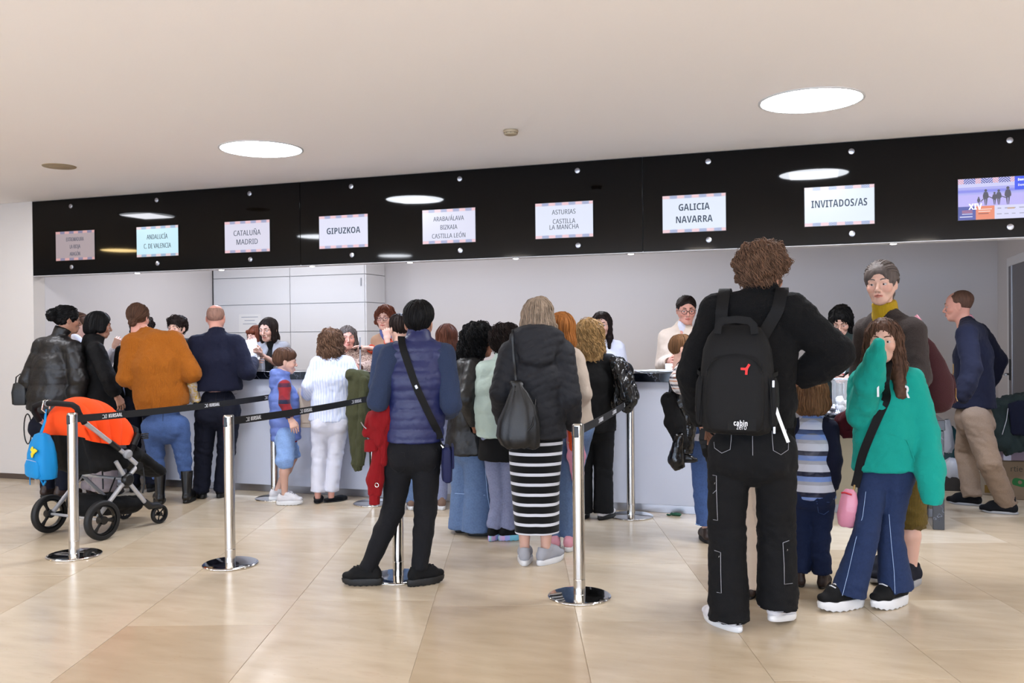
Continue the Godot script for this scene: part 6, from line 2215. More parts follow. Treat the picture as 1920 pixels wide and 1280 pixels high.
# ----------------------------------------------------------------------- hair
func build_hair(g: Fig, seed_no: int) -> void:
	var H: Dictionary = g.S.hair
	var st: String = H.s
	var ln: float = H.get("len", 0.1)
	var v: float = H.get("vol", 0.008)
	var f := Field.new(Vector3(-0.2, -0.13 - ln, -0.23), Vector3(0.2, 0.22, 0.16), 0.0075 if not g.S.get("far", 0) else 0.009)
	var X := Vector3.RIGHT
	if st == "stubble" or st == "receding":
		f.blob(Vector3(0, 0.036, -0.014), Vector3(0.0760, 0.0856, 0.0966), 0.004)
		f.blob(Vector3(0, 0.15, 0.035 if st == "receding" else 0.02), Vector3(0.075, 0.075 if st == "receding" else 0.10, 0.10 if st == "receding" else 0.125), 0.004, Basis.IDENTITY, 1)
		if st == "receding":
			f.blob(Vector3(0, 0.055, -0.03), Vector3(0.077, 0.072, 0.088), 0.01)
	elif st == "short":
		f.blob(Vector3(0, 0.030, -0.018), Vector3(0.0765 + v * 0.15, 0.082, 0.0975 + v * 0.35), 0.01)
		f.blob(Vector3(0, 0.062, -0.010), Vector3(0.0770 + v * 0.75, 0.066 + v * 1.15, 0.094 + v), 0.015)
	elif st == "curlyshort":
		f.blob(Vector3(0, 0.020, -0.020), Vector3(0.077 + v * 0.35, 0.085, 0.098 + v * 0.4), 0.02)
		f.blob(Vector3(0, 0.066, -0.012), Vector3(0.078 + v * 0.95, 0.070 + v * 0.95, 0.096 + v * 0.9), 0.03)
	else:
		f.blob(Vector3(0, 0.040, -0.016), Vector3(0.0785 + v, 0.086 + v * 1.15, 0.100 + v), 0.01)
	if st in ["short", "curlyshort", "stubble", "receding"]:
		# clear of the ears, tapered into the nape
		for s in [-1.0, 1.0]:
			f.limb(Vector3(s * 0.09, -0.02, -0.008), Vector3(s * 0.09, 0.008, -0.004), 0.03, 0.026, 0.024, 0.022, X, 0.006, 0, 1)
			f.limb(Vector3(s * 0.10, -0.10, 0.04), Vector3(s * 0.085, 0.0, 0.035), 0.045, 0.045, 0.022, 0.02, X, 0.008, 0, 1)
			f.limb(Vector3(s * 0.105, -0.06, -0.09), Vector3(s * 0.098, -0.035, -0.03), 0.038, 0.038, 0.03, 0.03, X, 0.012, 0, 1)
		f.blob(Vector3(0, -0.135, -0.03), Vector3(0.13, 0.082, 0.13), 0.01, Basis.IDENTITY, 1)
	if st in ["bob", "long", "curlylong", "half"]:
		var w: float = H.get("w", 0.082)
		var tip: float = H.get("tip", 0.9)
		f.limb(Vector3(0, 0.03, -0.035), Vector3(0, -ln * 0.55, -0.05 - H.get("back", 0.0)), w, 0.062 + v, w * 1.04, 0.058 + v, X, 0.03)
		f.limb(Vector3(0, -ln * 0.5, -0.05 - H.get("back", 0.0)), Vector3(0, -ln, -0.055 - H.get("back", 0.0) * 1.3), w * 1.04, 0.058 + v, w * tip, 0.045 * tip + v, X, 0.03, 1)
		for s in [-1.0, 1.0]:
			if H.get("front", 1.0) > 0.0:
				f.limb(Vector3(s * 0.064, 0.05, 0.025), Vector3(s * (w - 0.008), -ln * 0.5, 0.012), 0.024, 0.03, 0.026 * H.get("fw", 1.0), 0.034, X, 0.02)
				f.limb(Vector3(s * (w - 0.008), -ln * 0.5, 0.012), Vector3(s * (w - 0.012) * (0.5 + 0.5 * tip), -ln * H.get("front", 1.0), 0.004 + H.get("fwd", 0.0)), 0.026 * H.get("fw", 1.0), 0.034, 0.016 * tip * H.get("fw", 1.0), 0.02 * tip, X, 0.02)
	if st in ["bun", "tied", "updo"]:
		f.blob(Vector3(0, -0.12, 0.0), Vector3(0.13, 0.075, 0.13), 0.01, Basis.IDENTITY, 1)
		for s in [-1.0, 1.0]:
			f.limb(Vector3(s * 0.09, -0.03, -0.006), Vector3(s * 0.09, 0.004, -0.002), 0.028, 0.024, 0.022, 0.02, X, 0.006, 0, 1)
			f.limb(Vector3(s * 0.10, -0.10, 0.05), Vector3(s * 0.085, -0.01, 0.045), 0.045, 0.045, 0.02, 0.02, X, 0.008, 0, 1)
	# the face stays clear
	f.blob(Vector3(H.get("part", 0.0), -0.03, 0.125), Vector3(0.066 + (v * 1.4 if v > 0.015 else 0.0), H.get("brow", 0.100), 0.085), 0.012, Basis.IDENTITY, 1)
	f.blob(Vector3(0, -0.10, 0.10), Vector3(0.055, 0.07, 0.085), 0.012, Basis.IDENTITY, 1)
	var knot := Vector3.ZERO
	if H.has("knot"):
		knot = v3(H.knot)
		var r: float = H.get("kr", 0.035)
		f.blob(knot, Vector3(r, r, r * 0.9), 0.012)
	if H.has("tail"):
		var t := v3(H.tail)
		f.limb(knot, (knot + t) * 0.5 + Vector3(0, 0.01, -0.012), 0.022, 0.022, 0.03, 0.026, X, 0.012)
		f.limb((knot + t) * 0.5 + Vector3(0, 0.01, -0.012), t, 0.03, 0.026, 0.012, 0.01, X, 0.012)
	if H.has("fringe"):
		f.limb(Vector3(-0.05, 0.062, 0.083), Vector3(0.05, 0.060, 0.085), 0.02, 0.016, 0.02, 0.016, Vector3.UP, 0.015)
	var curl: float = H.get("curl", 0.0)
	var b := MB.new()
	b.tinted = true
	f.net(b)
	var amp: float = H.get("rough", 0.003 + curl * 0.5)
	var fr: float = 38.0 if curl > 0.0 else 16.0
	var lump: float = v * 0.75 if curl > 0.0 else v * 0.2
	for i in b.v.size():
		var p := b.v[i]
		p += b.n[i] * (rough_noise.get_noise_3d(p.x * 13.0 + seed_no, p.y * 13.0, p.z * 13.0) * lump)
		var q := skin_noise.get_noise_3d(p.x * fr * (1.0 if curl > 0.0 else 4.0), p.y * fr * (1.0 if curl > 0.0 else 0.5), p.z * fr * (1.0 if curl > 0.0 else 4.0))
		b.v[i] = p + b.n[i] * q * amp
		var t := clampf(0.72 + 0.35 * q, 0.45, 1.0)
		b.c[i] = Color(t, t, t)
	Field.renormal(b)
	# locks laid over the mass, following its fall
	var rng := RandomNumberGenerator.new()
	rng.seed = 100 + seed_no
	var count: int = H.get("n", 90)
	var crown := Vector3(0, 0.14, -0.03)
	var rad: float = H.get("r", 0.0048)
	for q in count:
		var u := Vector3(rng.randfn(), rng.randf_range(-0.35, 1.9), rng.randfn() - 0.35).normalized()
		if u.z > 0.45 and u.y < 0.35:
			continue
		var o := Vector3(0, 0.035, -0.02)
		if H.has("fall") or st in ["bob", "long", "curlylong"]:
			o.y -= rng.randf() * ln * 0.6
		var p := f.meet(o + u * 0.26, -u, 0.26)
		if f.at(p) > 0.004 or p.distance_to(o) < 0.05:
			continue
		var pts := [p - u * 0.003]
		var phase := rng.randf() * TAU
		var loose := rng.randf_range(0.6, 1.5)
		var steps: int = H.get("steps", 9)
		var hop: float = H.get("hop", 0.017)
		for t in steps:
			var no := f.grad(p)
			if no == Vector3.ZERO:
				break
			var flow := Vector3(0, -1, 0) + (p - crown).normalized() * 0.6
			if H.has("knot") and st in ["bun", "tied", "updo"]:
				flow = (knot - p).normalized()
			elif H.has("sweep"):
				flow += v3(H.sweep) * 10.0
			if curl > 0.0:
				flow += Vector3(rng.randf_range(-0.3, 0.3), 0, rng.randf_range(-0.3, 0.3))
			flow = (flow - no * flow.dot(no)).normalized()
			p += flow * hop
			p -= f.grad(p) * (f.at(p) - 0.0015)
			if absf(f.at(p)) > 0.02:
				break
			var side := flow.cross(no)
			var w := curl * (0.5 + 0.5 * t / steps) * loose
			pts.append(p + no * (rough_noise.get_noise_3d(p.x * 13.0 + seed_no, p.y * 13.0, p.z * 13.0) * lump) + side * (cos(phase + t * 1.5) * w) + no * ((sin(phase + t * 1.5) + 0.6) * w))
		if pts.size() < 3:
			continue
		if curl > 0.006 and not g.S.get("far", 0):
			pts = smooth_path(pts, 2)
		var rr := []
		for t in pts.size():
			var e := t / float(pts.size() - 1)
			rr.append(rad * (0.5 + 0.7 * sin(PI * minf(1.0, e * 0.9 + 0.12))) * (1.0 - 0.6 * e * e))
		var tone := rng.randf_range(0.32 if curl > 0.006 else 0.5, 1.0)
		b.tint = Color(tone, tone, tone)
		b.tube(pts, rr, 5, true)
	b.tint = Color.WHITE
	var w := MB.new()
	w.tinted = true
	w.add(b, g.head)
	g.parts.append(["hair", w, H.m, -1, ""])
	if H.has("clip"):
		var cl := MB.new()
		var cp := v3(H.clip)
		cl.box(cp, Vector3(0.05, 0.03, 0.02), 0.008)
		w = MB.new()
		w.add(cl, g.head)
		g.parts.append(["hair_clip", w, "white_plastic", g.parts.size() - 1, ""])


# ----------------------------------------------------------------------- clothes
func wrinkle(m: MB, amount: float, freq: Vector3, quilt: Array, origin: Vector3, sag: Array) -> void:
	for i in m.v.size():
		var p := m.v[i]
		var q := 0.0
		if amount > 0.0:
			q = skin_noise.get_noise_3d(p.x * freq.x + origin.x, p.y * freq.y, p.z * freq.z + origin.z) * amount
			q += rough_noise.get_noise_3d(p.x * 22.0, p.y * 22.0 + origin.x, p.z * 22.0) * amount * 0.35
		if quilt:
			var y: float = p.y
			if quilt.size() > 2:
				y += quilt[2] * absf(fposmod(p.x + p.z * 0.4 + 50.0, quilt[3]) - quilt[3] * 0.5)
			var ph: float = fposmod(y, quilt[0]) / quilt[0]
			q += quilt[1] * (pow(sin(PI * ph), 0.45) - 0.72) * (0.85 + 0.5 * rough_noise.get_noise_3d(p.x * 14.0, p.y * 3.0, p.z * 14.0))
		m.v[i] = p + m.n[i] * q
	Field.renormal(m)


func build_top(g: Fig, C: Dictionary, seed_no: int) -> void:
	var J := g.J
	var k: float = g.S.h / 1.7
	var cell: float = C.get("cell", 0.011)
	var pad := 0.2
	var f := Field.new(g.low.max(Vector3(-9, C.get("hem", 0.8) - 0.12, -9)) - Vector3(pad, 0.02, pad), g.high + Vector3(pad, 0.06, pad), cell)
	var up := g.U
	var drop := (g.mid - g.pel).length()
	var hemp: Vector3 = g.pel + up * ((C.get("hem", 0.8) - g.pel.y) / maxf(up.y, 0.3))
	hemp = Vector3(g.pel.x, 0, g.pel.z) + Vector3(hemp.x - g.pel.x, C.get("hem", 0.8), hemp.z - g.pel.z) * Vector3(0.35 if hemp.y < g.pel.y else 1.0, 1, 0.35 if hemp.y < g.pel.y else 1.0)
	if C.has("swing"):
		hemp += g.R * C.swing[0] + g.F * C.swing[1]
	var waist := g.pel + up * drop * 0.36
	var chest := g.pel + up * drop * 0.74
	var ch: Array = C.ch
	var wa: Array = C.wa
	var hm: Array = C.hm
	var fd: float = C.get("belly", 0.0)
	if C.get("torso", 1):
		if hemp.y < waist.y - 0.03:
			f.limb(waist + g.F * fd, hemp + g.PF * C.get("hemf", 0.0), wa[0], wa[1], hm[0], hm[1], g.PR, 0.03, 1)
		f.limb(chest, waist + g.F * fd, ch[0], ch[1], wa[0], wa[1], g.R, 0.03)
		var sw: float = (J.shR - J.shL).length() * 0.5
		f.limb(chest, g.mid + up * 0.005 + g.F * -0.006, ch[0], ch[1], sw * 0.78, ch[1] * 0.62, g.R, 0.03)
		var rs: float = C.get("rs", 0.055) * k
		f.limb(g.mid + g.R * -sw * 0.9, g.mid + g.R * sw * 0.9, rs, rs, rs, rs, up, 0.04)
		f.limb(J.shL.lerp(g.mid, 0.1), J.nk + up * 0.012, rs * 0.9, rs * 0.9, 0.05 * k, 0.05 * k, up, 0.03)
		f.limb(J.shR.lerp(g.mid, 0.1), J.nk + up * 0.012, rs * 0.9, rs * 0.9, 0.05 * k, 0.05 * k, up, 0.03)
		f.cut(hemp, -(up * 0.6 + Vector3.UP * 0.4 + g.R * C.get("tilt", 0.0)).normalized())
	var sl: Array = C.get("sl", [])
	if sl:
		for s in ["L", "R"]:
			if C.get("only", s) != s:
				continue
			var end: Vector3 = J["el" + s].lerp(J["wr" + s], C.get("slen", 0.97))
			if C.get("slen", 0.97) <= 0.0:
				end = J["sh" + s].lerp(J["el" + s], 1.0 + C.slen)
				f.limb(J["sh" + s], end, sl[0], sl[0], sl[1], sl[1], up, 0.03, 1)
				continue
			f.limb(J["sh" + s], J["el" + s], sl[0], sl[0], sl[1], sl[1], up, 0.03)
			var e2: Vector3 = J["el" + s].lerp(end, 0.55)
			var mid_r: float = C.get("slm", (sl[1] + sl[2]) * 0.5)
			f.limb(J["el" + s], e2, sl[1], sl[1], mid_r, mid_r, up, 0.015)
			f.limb(e2, end, mid_r, mid_r, sl[2], sl[2], up, 0.015, 1)
			if C.has("cuff"):
				f.limb(end.lerp(J["el" + s], 0.12), end.lerp(J["el" + s], -0.08), C.cuff, C.cuff, C.cuff, C.cuff, up, 0.004, 1)
			# hollow at the cuff
			if C.get("shut", "") == s or (g.S.hands[0 if s == "L" else 1] == "none" and C.get("slen", 0.97) > 0.9):
				f.limb(e2, end + (end - e2) * 0.3, mid_r, mid_r, sl[2] * 0.9, sl[2] * 0.7, up, 0.02)
				continue
			f.limb(end.lerp(J["el" + s], 0.06), end.lerp(J["el" + s], -0.2), sl[2] * 0.72, sl[2] * 0.72, sl[2] * 0.72, sl[2] * 0.72, up, 0.004, 0, 1)
	var nk: Vector3 = J.nk
	var nd: Vector3 = (J.hd - J.nk).normalized()
	match C.get("col", "crew"):
		"stand":
			f.limb(nk - nd * 0.02, nk + nd * C.get("colh", 0.055) * k, 0.075 * k, 0.075 * k, 0.072 * k, 0.07 * k, g.R, 0.012, 1)
		"turtle":
			f.limb(nk - nd * 0.02, nk + nd * 0.07 * k, 0.066 * k, 0.066 * k, 0.062 * k, 0.062 * k, g.R, 0.015, 1)
		"crew":
			f.limb(nk - nd * 0.02, nk + nd * 0.022 * k, 0.068 * k, 0.066 * k, 0.064 * k, 0.062 * k, g.R, 0.012, 1)
		"hood":
			var hz: float = C.get("hood", 1.0) * k
			f.limb(nk - nd * 0.02, nk + nd * 0.04 * k, 0.085 * k, 0.078 * k, 0.085 * k, 0.075 * k, g.R, 0.02, 1)
			f.limb(nk - g.R * 0.09 * hz - g.F * 0.04 * hz, nk + g.R * 0.09 * hz - g.F * 0.04 * hz, 0.05 * hz, 0.055 * hz, 0.05 * hz, 0.055 * hz, up, 0.03)
			f.limb(nk - g.F * 0.075 * hz + up * 0.02 * hz, nk - g.F * 0.115 * hz - up * 0.10 * hz, 0.12 * hz, 0.055 * hz, 0.085 * hz, 0.035 * hz, g.R, 0.03)
		"shirt":
			f.limb(nk - nd * 0.02, nk + nd * 0.04 * k, 0.068 * k, 0.066 * k, 0.060 * k, 0.058 * k, g.R, 0.012, 1)
	if C.get("open", 0):
		# the front hangs open in a long wedge
		f.limb(nk + g.F * (ch[1] + 0.05) + up * 0.05, hemp + g.PF * (hm[1] + 0.05), C.get("open0", 0.035), 0.14, C.open, 0.12, g.R, 0.01, 0, 1)
	var m := MB.new()
	f.net(m)
	wrinkle(m, C.get("wr", 0.006), Vector3(7, 5, 7), C.get("quilt", []), Vector3(seed_no * 3.7, 0, seed_no), [])
	var at := g.parts.size()
	g.parts.append([C.n, m, C.m, -1, C.get("lab", "")])
	for st in C.get("straps", []):
		var pts := []
		var outs := []
		var dirs := {"b": -g.F, "f": g.F, "r": g.R, "l": -g.R, "u": g.U}
		for q in st.p:
			var dv := Vector3.ZERO
			for ch2 in (q[2] as String):
				dv += dirs[ch2]
			dv = dv.normalized()
			var base: Vector3 = g.mid + g.R * q[0] + g.U * q[1] + (g.F * q[3] if q.size() > 3 else Vector3.ZERO)
			var hit := f.meet(base + dv * 0.5, -dv, 0.62)
			if f.at(hit) > 0.02:
				hit = base + dv * (q[4] if q.size() > 4 else 0.1)
			pts.append(hit + dv * 0.012)
			outs.append(dv)
		g.straps[st.k] = [smooth_path(pts, 4), smooth_path(outs, 4)]
	for st in C.get("trim", []):
		var q := MB.new()
		for line in st.p:
			var pts := []
			var dv: Vector3 = {"b": -g.F, "f": g.F, "r": g.R, "l": -g.R}[st.d]
			var ax: Vector3 = g.R if st.d in "bf" else g.F
			for i in range(0, line.size(), 2):
				pts.append(f.meet(g.mid + ax * line[i] + g.U * line[i + 1] + dv * 0.5, -dv, 0.8) + dv * 0.001)
			q.tube(smooth_path(pts, 3), st.r, 6)
		g.parts.append([st.n, q, st.m, at, ""])


static func smooth_path(pts: Array, each: int) -> Array:
	var out := []
	for i in pts.size() - 1:
		var a: Vector3 = pts[maxi(0, i - 1)]
		var b: Vector3 = pts[i]
		var c: Vector3 = pts[i + 1]
		var d: Vector3 = pts[mini(pts.size() - 1, i + 2)]
		for t in each:
			out.append(b.cubic_interpolate(c, a, d, t / float(each)))
	out.append(pts[-1])
	return out


func build_legs(g: Fig, C: Dictionary, seed_no: int) -> void:
	var J := g.J
	var k: float = g.S.h / 1.7
	var f := Field.new(Vector3(g.low.x - 0.2, maxf(-0.01, C.hem - 0.06), g.low.z - 0.2), Vector3(g.high.x + 0.2, g.pel.y + 0.26 * k, g.high.z + 0.2), C.get("cell", 0.0105))
	var r: Array = C.r
	var pw: Array = C.get("pw", [0.165 * k, 0.115 * k])
	var X := g.PR
	f.limb(g.pel + Vector3(0, C.get("rise", 0.10) * k, 0), g.pel + Vector3(0, 0.0, 0), pw[0] * 0.80, pw[1] * 0.78, pw[0] * 0.97, pw[1] * 0.97, X, 0.03)
	f.limb(g.pel, g.pel + Vector3(0, -0.05 * k, 0), pw[0], pw[1], pw[0] * 0.86, pw[1] * 0.9, X, 0.03)
	if C.get("seat", 1):
		for s in [-1.0, 1.0]:
			f.blob(g.pel + X * s * pw[0] * 0.46 - g.PF * pw[1] * 0.52 - Vector3(0, 0.035 * k, 0), Vector3(pw[0] * 0.5, 0.085 * k, pw[1] * 0.56), 0.03, Basis(X, Vector3.UP, g.PF))
	for s in ["L", "R"]:
		var hip: Vector3 = J["hip" + s]
		var kn: Vector3 = J["kn" + s]
		var an: Vector3 = J["an" + s]
		var hem: Vector3 = kn.lerp(an, clampf((kn.y - C.hem) / maxf(kn.y - an.y, 0.05), -2.0, 1.6))
		if C.has("hem" + s):
			hem = kn.lerp(an, (kn.y - C["hem" + s]) / maxf(kn.y - an.y, 0.05))
		if C.hem > kn.y:
			var he: Vector3 = hip.lerp(kn, (hip.y - C.hem) / maxf(hip.y - kn.y, 0.05))
			f.limb(hip, he, r[0], r[0], r[1], r[1], X, 0.012, 1)
			f.limb(he.lerp(hip, 0.1), he.lerp(hip, -0.3), r[1] * 0.86, r[1] * 0.86, r[1] * 0.86, r[1] * 0.86, X, 0.003, 0, 1)
			continue
		var bend: Vector3 = kn + g.PF * C.get("knee", 0.0)
		f.limb(hip, bend, r[0], r[0] * 1.02, r[1], r[1] * 1.03, X, 0.012)
		if r.size() > 3:
			var cf := bend.lerp(hem, 0.35)
			f.limb(bend, cf, r[1], r[1] * 1.03, r[3], r[3] * 1.08, X, 0.012)
			f.limb(cf, hem, r[3], r[3] * 1.08, r[2], r[2] * 1.1, X, 0.012, 1)
		else:
			f.limb(bend, hem, r[1], r[1] * 1.03, r[2], r[2] * 1.12, X, 0.012, 1)
	var m := MB.new()
	f.net(m)
	var wr: float = C.get("wr", 0.006)
	for i in m.v.size():
		var p := m.v[i]
		var low := clampf(1.0 - absf(p.y - J.knL.y) / 0.14, 0.0, 1.0) + clampf(1.0 - (p.y - C.hem) / C.get("stack", 0.16), 0.0, 1.0) + clampf(1.0 - absf(p.y - g.pel.y + 0.10) / 0.12, 0.0, 1.0) * 0.7
		var q := skin_noise.get_noise_3d(p.x * 7.0 + seed_no * 5.1, p.y * 13.0 + p.x * 4.0, p.z * 7.0) * wr * (0.5 + low)
		m.v[i] = p + m.n[i] * q
	Field.renormal(m)
	var at := g.parts.size()
	g.parts.append([C.n, m, C.m, -1, C.get("lab", "")])
	for st in C.get("trim", []):
		var q := MB.new()
		for line in st.p:
			var pts := []
			var dv: Vector3 = {"b": -g.PF, "f": g.PF, "r": g.PR, "l": -g.PR}[st.d]
			var ax: Vector3 = g.PR if st.d in "bf" else g.PF
			for i in range(0, line.size(), 2):
				var hit := f.meet(Vector3(g.pel.x, 0, g.pel.z) + ax * line[i] + Vector3(0, line[i + 1], 0) + dv * 0.6, -dv, 1.2)
				pts.append(hit + dv * 0.005)
			q.tube(pts, st.r, 5)
		g.parts.append([st.n, q, st.m, at, ""])


func build_skirt(g: Fig, C: Dictionary) -> void:
	var rings := []
	var b := Basis(g.PR, Vector3.UP, -g.PF)
	for q in C.rings:
		var ring := PackedVector3Array()
		for i in 56:
			var a := -TAU * i / 56
			var w: float = q[1] * (1.0 + 0.03 * sin(a * 5.0 + q[0] * 9.0) * C.get("wave", 1.0))
			# two leg bulges show through the knit lower down
			var dz: float = q[2] * (1.0 - 0.10 * C.get("legs", 0.0) * clampf((0.75 - q[0]) * 2.0, 0.0, 1.0) * exp(-pow(cos(a) / 0.22, 2)))
			ring.append(Vector3(g.pel.x, 0, g.pel.z) + b * Vector3(cos(a) * w + (q[3] if q.size() > 3 else 0.0), q[0], sin(a) * dz))
		rings.append(ring)
	var m := MB.new()
	m.loft(rings, true, true)
	for i in m.v.size():
		m.uv[i] = Vector2(m.v[i].x, -m.v[i].y + C.get("v0", 0.0)) if C.get("vy", 0) else m.uv[i]
	g.parts.append([C.n, m, C.m, -1, C.get("lab", "")])


func make_figure(i: int) -> Fig:
	var S: Dictionary = PEOPLE[i]
	var g := figure(S)
	build_body(g)
	if S.has("hair"):
		build_hair(g, i)
	if S.get("eyes", 0):
		build_eyes(g)
	if S.has("glasses"):
		build_glasses(g, S.glasses, S.get("tinted", 0) == 1)
	for c in S.get("tops", []):
		build_top(g, c, i)
	for c in S.get("legs", []):
		if c.has("rings"):
			build_skirt(g, c)
		else:
			build_legs(g, c, i)
	return g


var figures := {}


func build_people() -> void:
	build_kit()
	build_cloths()
	var made := []
	made.resize(PEOPLE.size())
	var job := func(i: int) -> void:
		made[i] = make_figure(i)
	var w := WorkerThreadPool.add_group_task(job, PEOPLE.size(), -1, true)
	WorkerThreadPool.wait_for_group_task_completion(w)
	for i in PEOPLE.size():
		var S: Dictionary = PEOPLE[i]
		var g: Fig = made[i]
		var t := thing("person", S.l, "person", Vector3(S.at[0], S.at[1] if S.at.size() > 2 else 0.0, S.at[-1]))
		var nodes := []
		for p in g.parts:
			var parent: Node = t if p[3] < 0 else nodes[p[3]]
			nodes.append(part(p[0], p[1], M[p[2]], parent, p[4]))
		if S.has("shoes"):
			var C: Dictionary = S.shoes
			for s in ["L", "R"]:
				var sc: float = C.get("s", S.h / 1.7)
				var an: Vector3 = g.J["an" + s]
				var yaw: float = C.yL if s == "L" else C.yR
				var o := MeshInstance3D.new()
				o.name = C.get("n", "shoe")
				o.mesh = kit[C.k].upper
				o.set_surface_override_material(0, M[C.m])
				o.transform = Transform3D(Basis(Vector3.UP, yaw) * Basis(Vector3.RIGHT, C.get("p" + s, 0.0)) * Basis.from_scale(Vector3(sc, sc, sc)), Vector3(an.x, C.get("up" + s, 0.0), an.z))
				t.add_child(o, true)
				part("sole", kit[C.k].sole, M[C.sm], o)
				if kit[C.k].laces and C.has("lm"):
					part("laces", kit[C.k].laces, M[C.lm], o)
		figures[S.k] = {"g": g, "node": t, "at": t.position}


# ======================================================================= bags, carried clothes, stroller, things on the counter
func squircle(at: Vector3, bs: Basis, w: float, d: float, n := 28, e := 0.55) -> PackedVector3Array:
	var r := PackedVector3Array()
	for i in n:
		var a := -TAU * i / n
		r.append(at + bs * Vector3(signf(cos(a)) * pow(absf(cos(a)), e) * w, 0, signf(sin(a)) * pow(absf(sin(a)), e) * d))
	return r


# soft body swept upwards: rows of [height, half width, half depth, depth offset]
func bag_body(rows: Array, bs := Basis.IDENTITY, at := Vector3.ZERO, e := 0.55) -> MB:
	var rings := []
	for q in rows:
		rings.append(squircle(at + bs * Vector3(q[4] if q.size() > 4 else 0.0, q[0], q[3] if q.size() > 3 else 0.0), bs, q[1], q[2], 32, e))
	var m := MB.new()
	m.loft(rings)
	return m


func soften(m: MB, amount: float, f := 9.0) -> MB:
	for i in m.v.size():
		var p := m.v[i]
		m.v[i] = p + m.n[i] * skin_noise.get_noise_3d(p.x * f, p.y * f * 1.4, p.z * f) * amount
	Field.renormal(m)
	return m


# cloth hanging in folds, from limbs [a, b, wide a, thick a, wide b, thick b, flat]
func hung(limbs: Array, wide: Vector3, cell := 0.009, folds := 0.008, seed_no := 0.0) -> MB:
	var lo := Vector3(99, 99, 99)
	var hi := -lo
	for q in limbs:
		for p in [q[0], q[1]]:
			lo = lo.min(p)
			hi = hi.max(p)
	var f := Field.new(lo - Vector3(0.16, 0.16, 0.16), hi + Vector3(0.16, 0.16, 0.16), cell)
	for q in limbs:
		f.limb(q[0], q[1], q[2], q[3], q[4], q[5], q[7] if q.size() > 7 else wide, 0.018, q[6])
	var m := MB.new()
	f.net(m)
	for i in m.v.size():
		var p := m.v[i]
		m.v[i] = p + m.n[i] * (skin_noise.get_noise_3d(p.x * 13.0 + seed_no, p.y * 4.0, p.z * 13.0) * folds * 1.2 + rough_noise.get_noise_3d(p.x * 20.0, p.y * 12.0 + seed_no, p.z * 20.0) * folds * 0.3)
	Field.renormal(m)
	return m


func strap_of(k: String, who: String, wide: float, thick: float) -> MB:
	var g: Fig = figures[who].g
	var m := MB.new()
	m.strap(g.straps[k][0], g.straps[k][1], wide, thick)
	return m


func place(who: String) -> Vector3:
	return figures[who].at


func build_things() -> void:
	build_backpack()
	build_bags()
	build_carried()
	build_stroller()
	build_counter_things()
	build_corner()


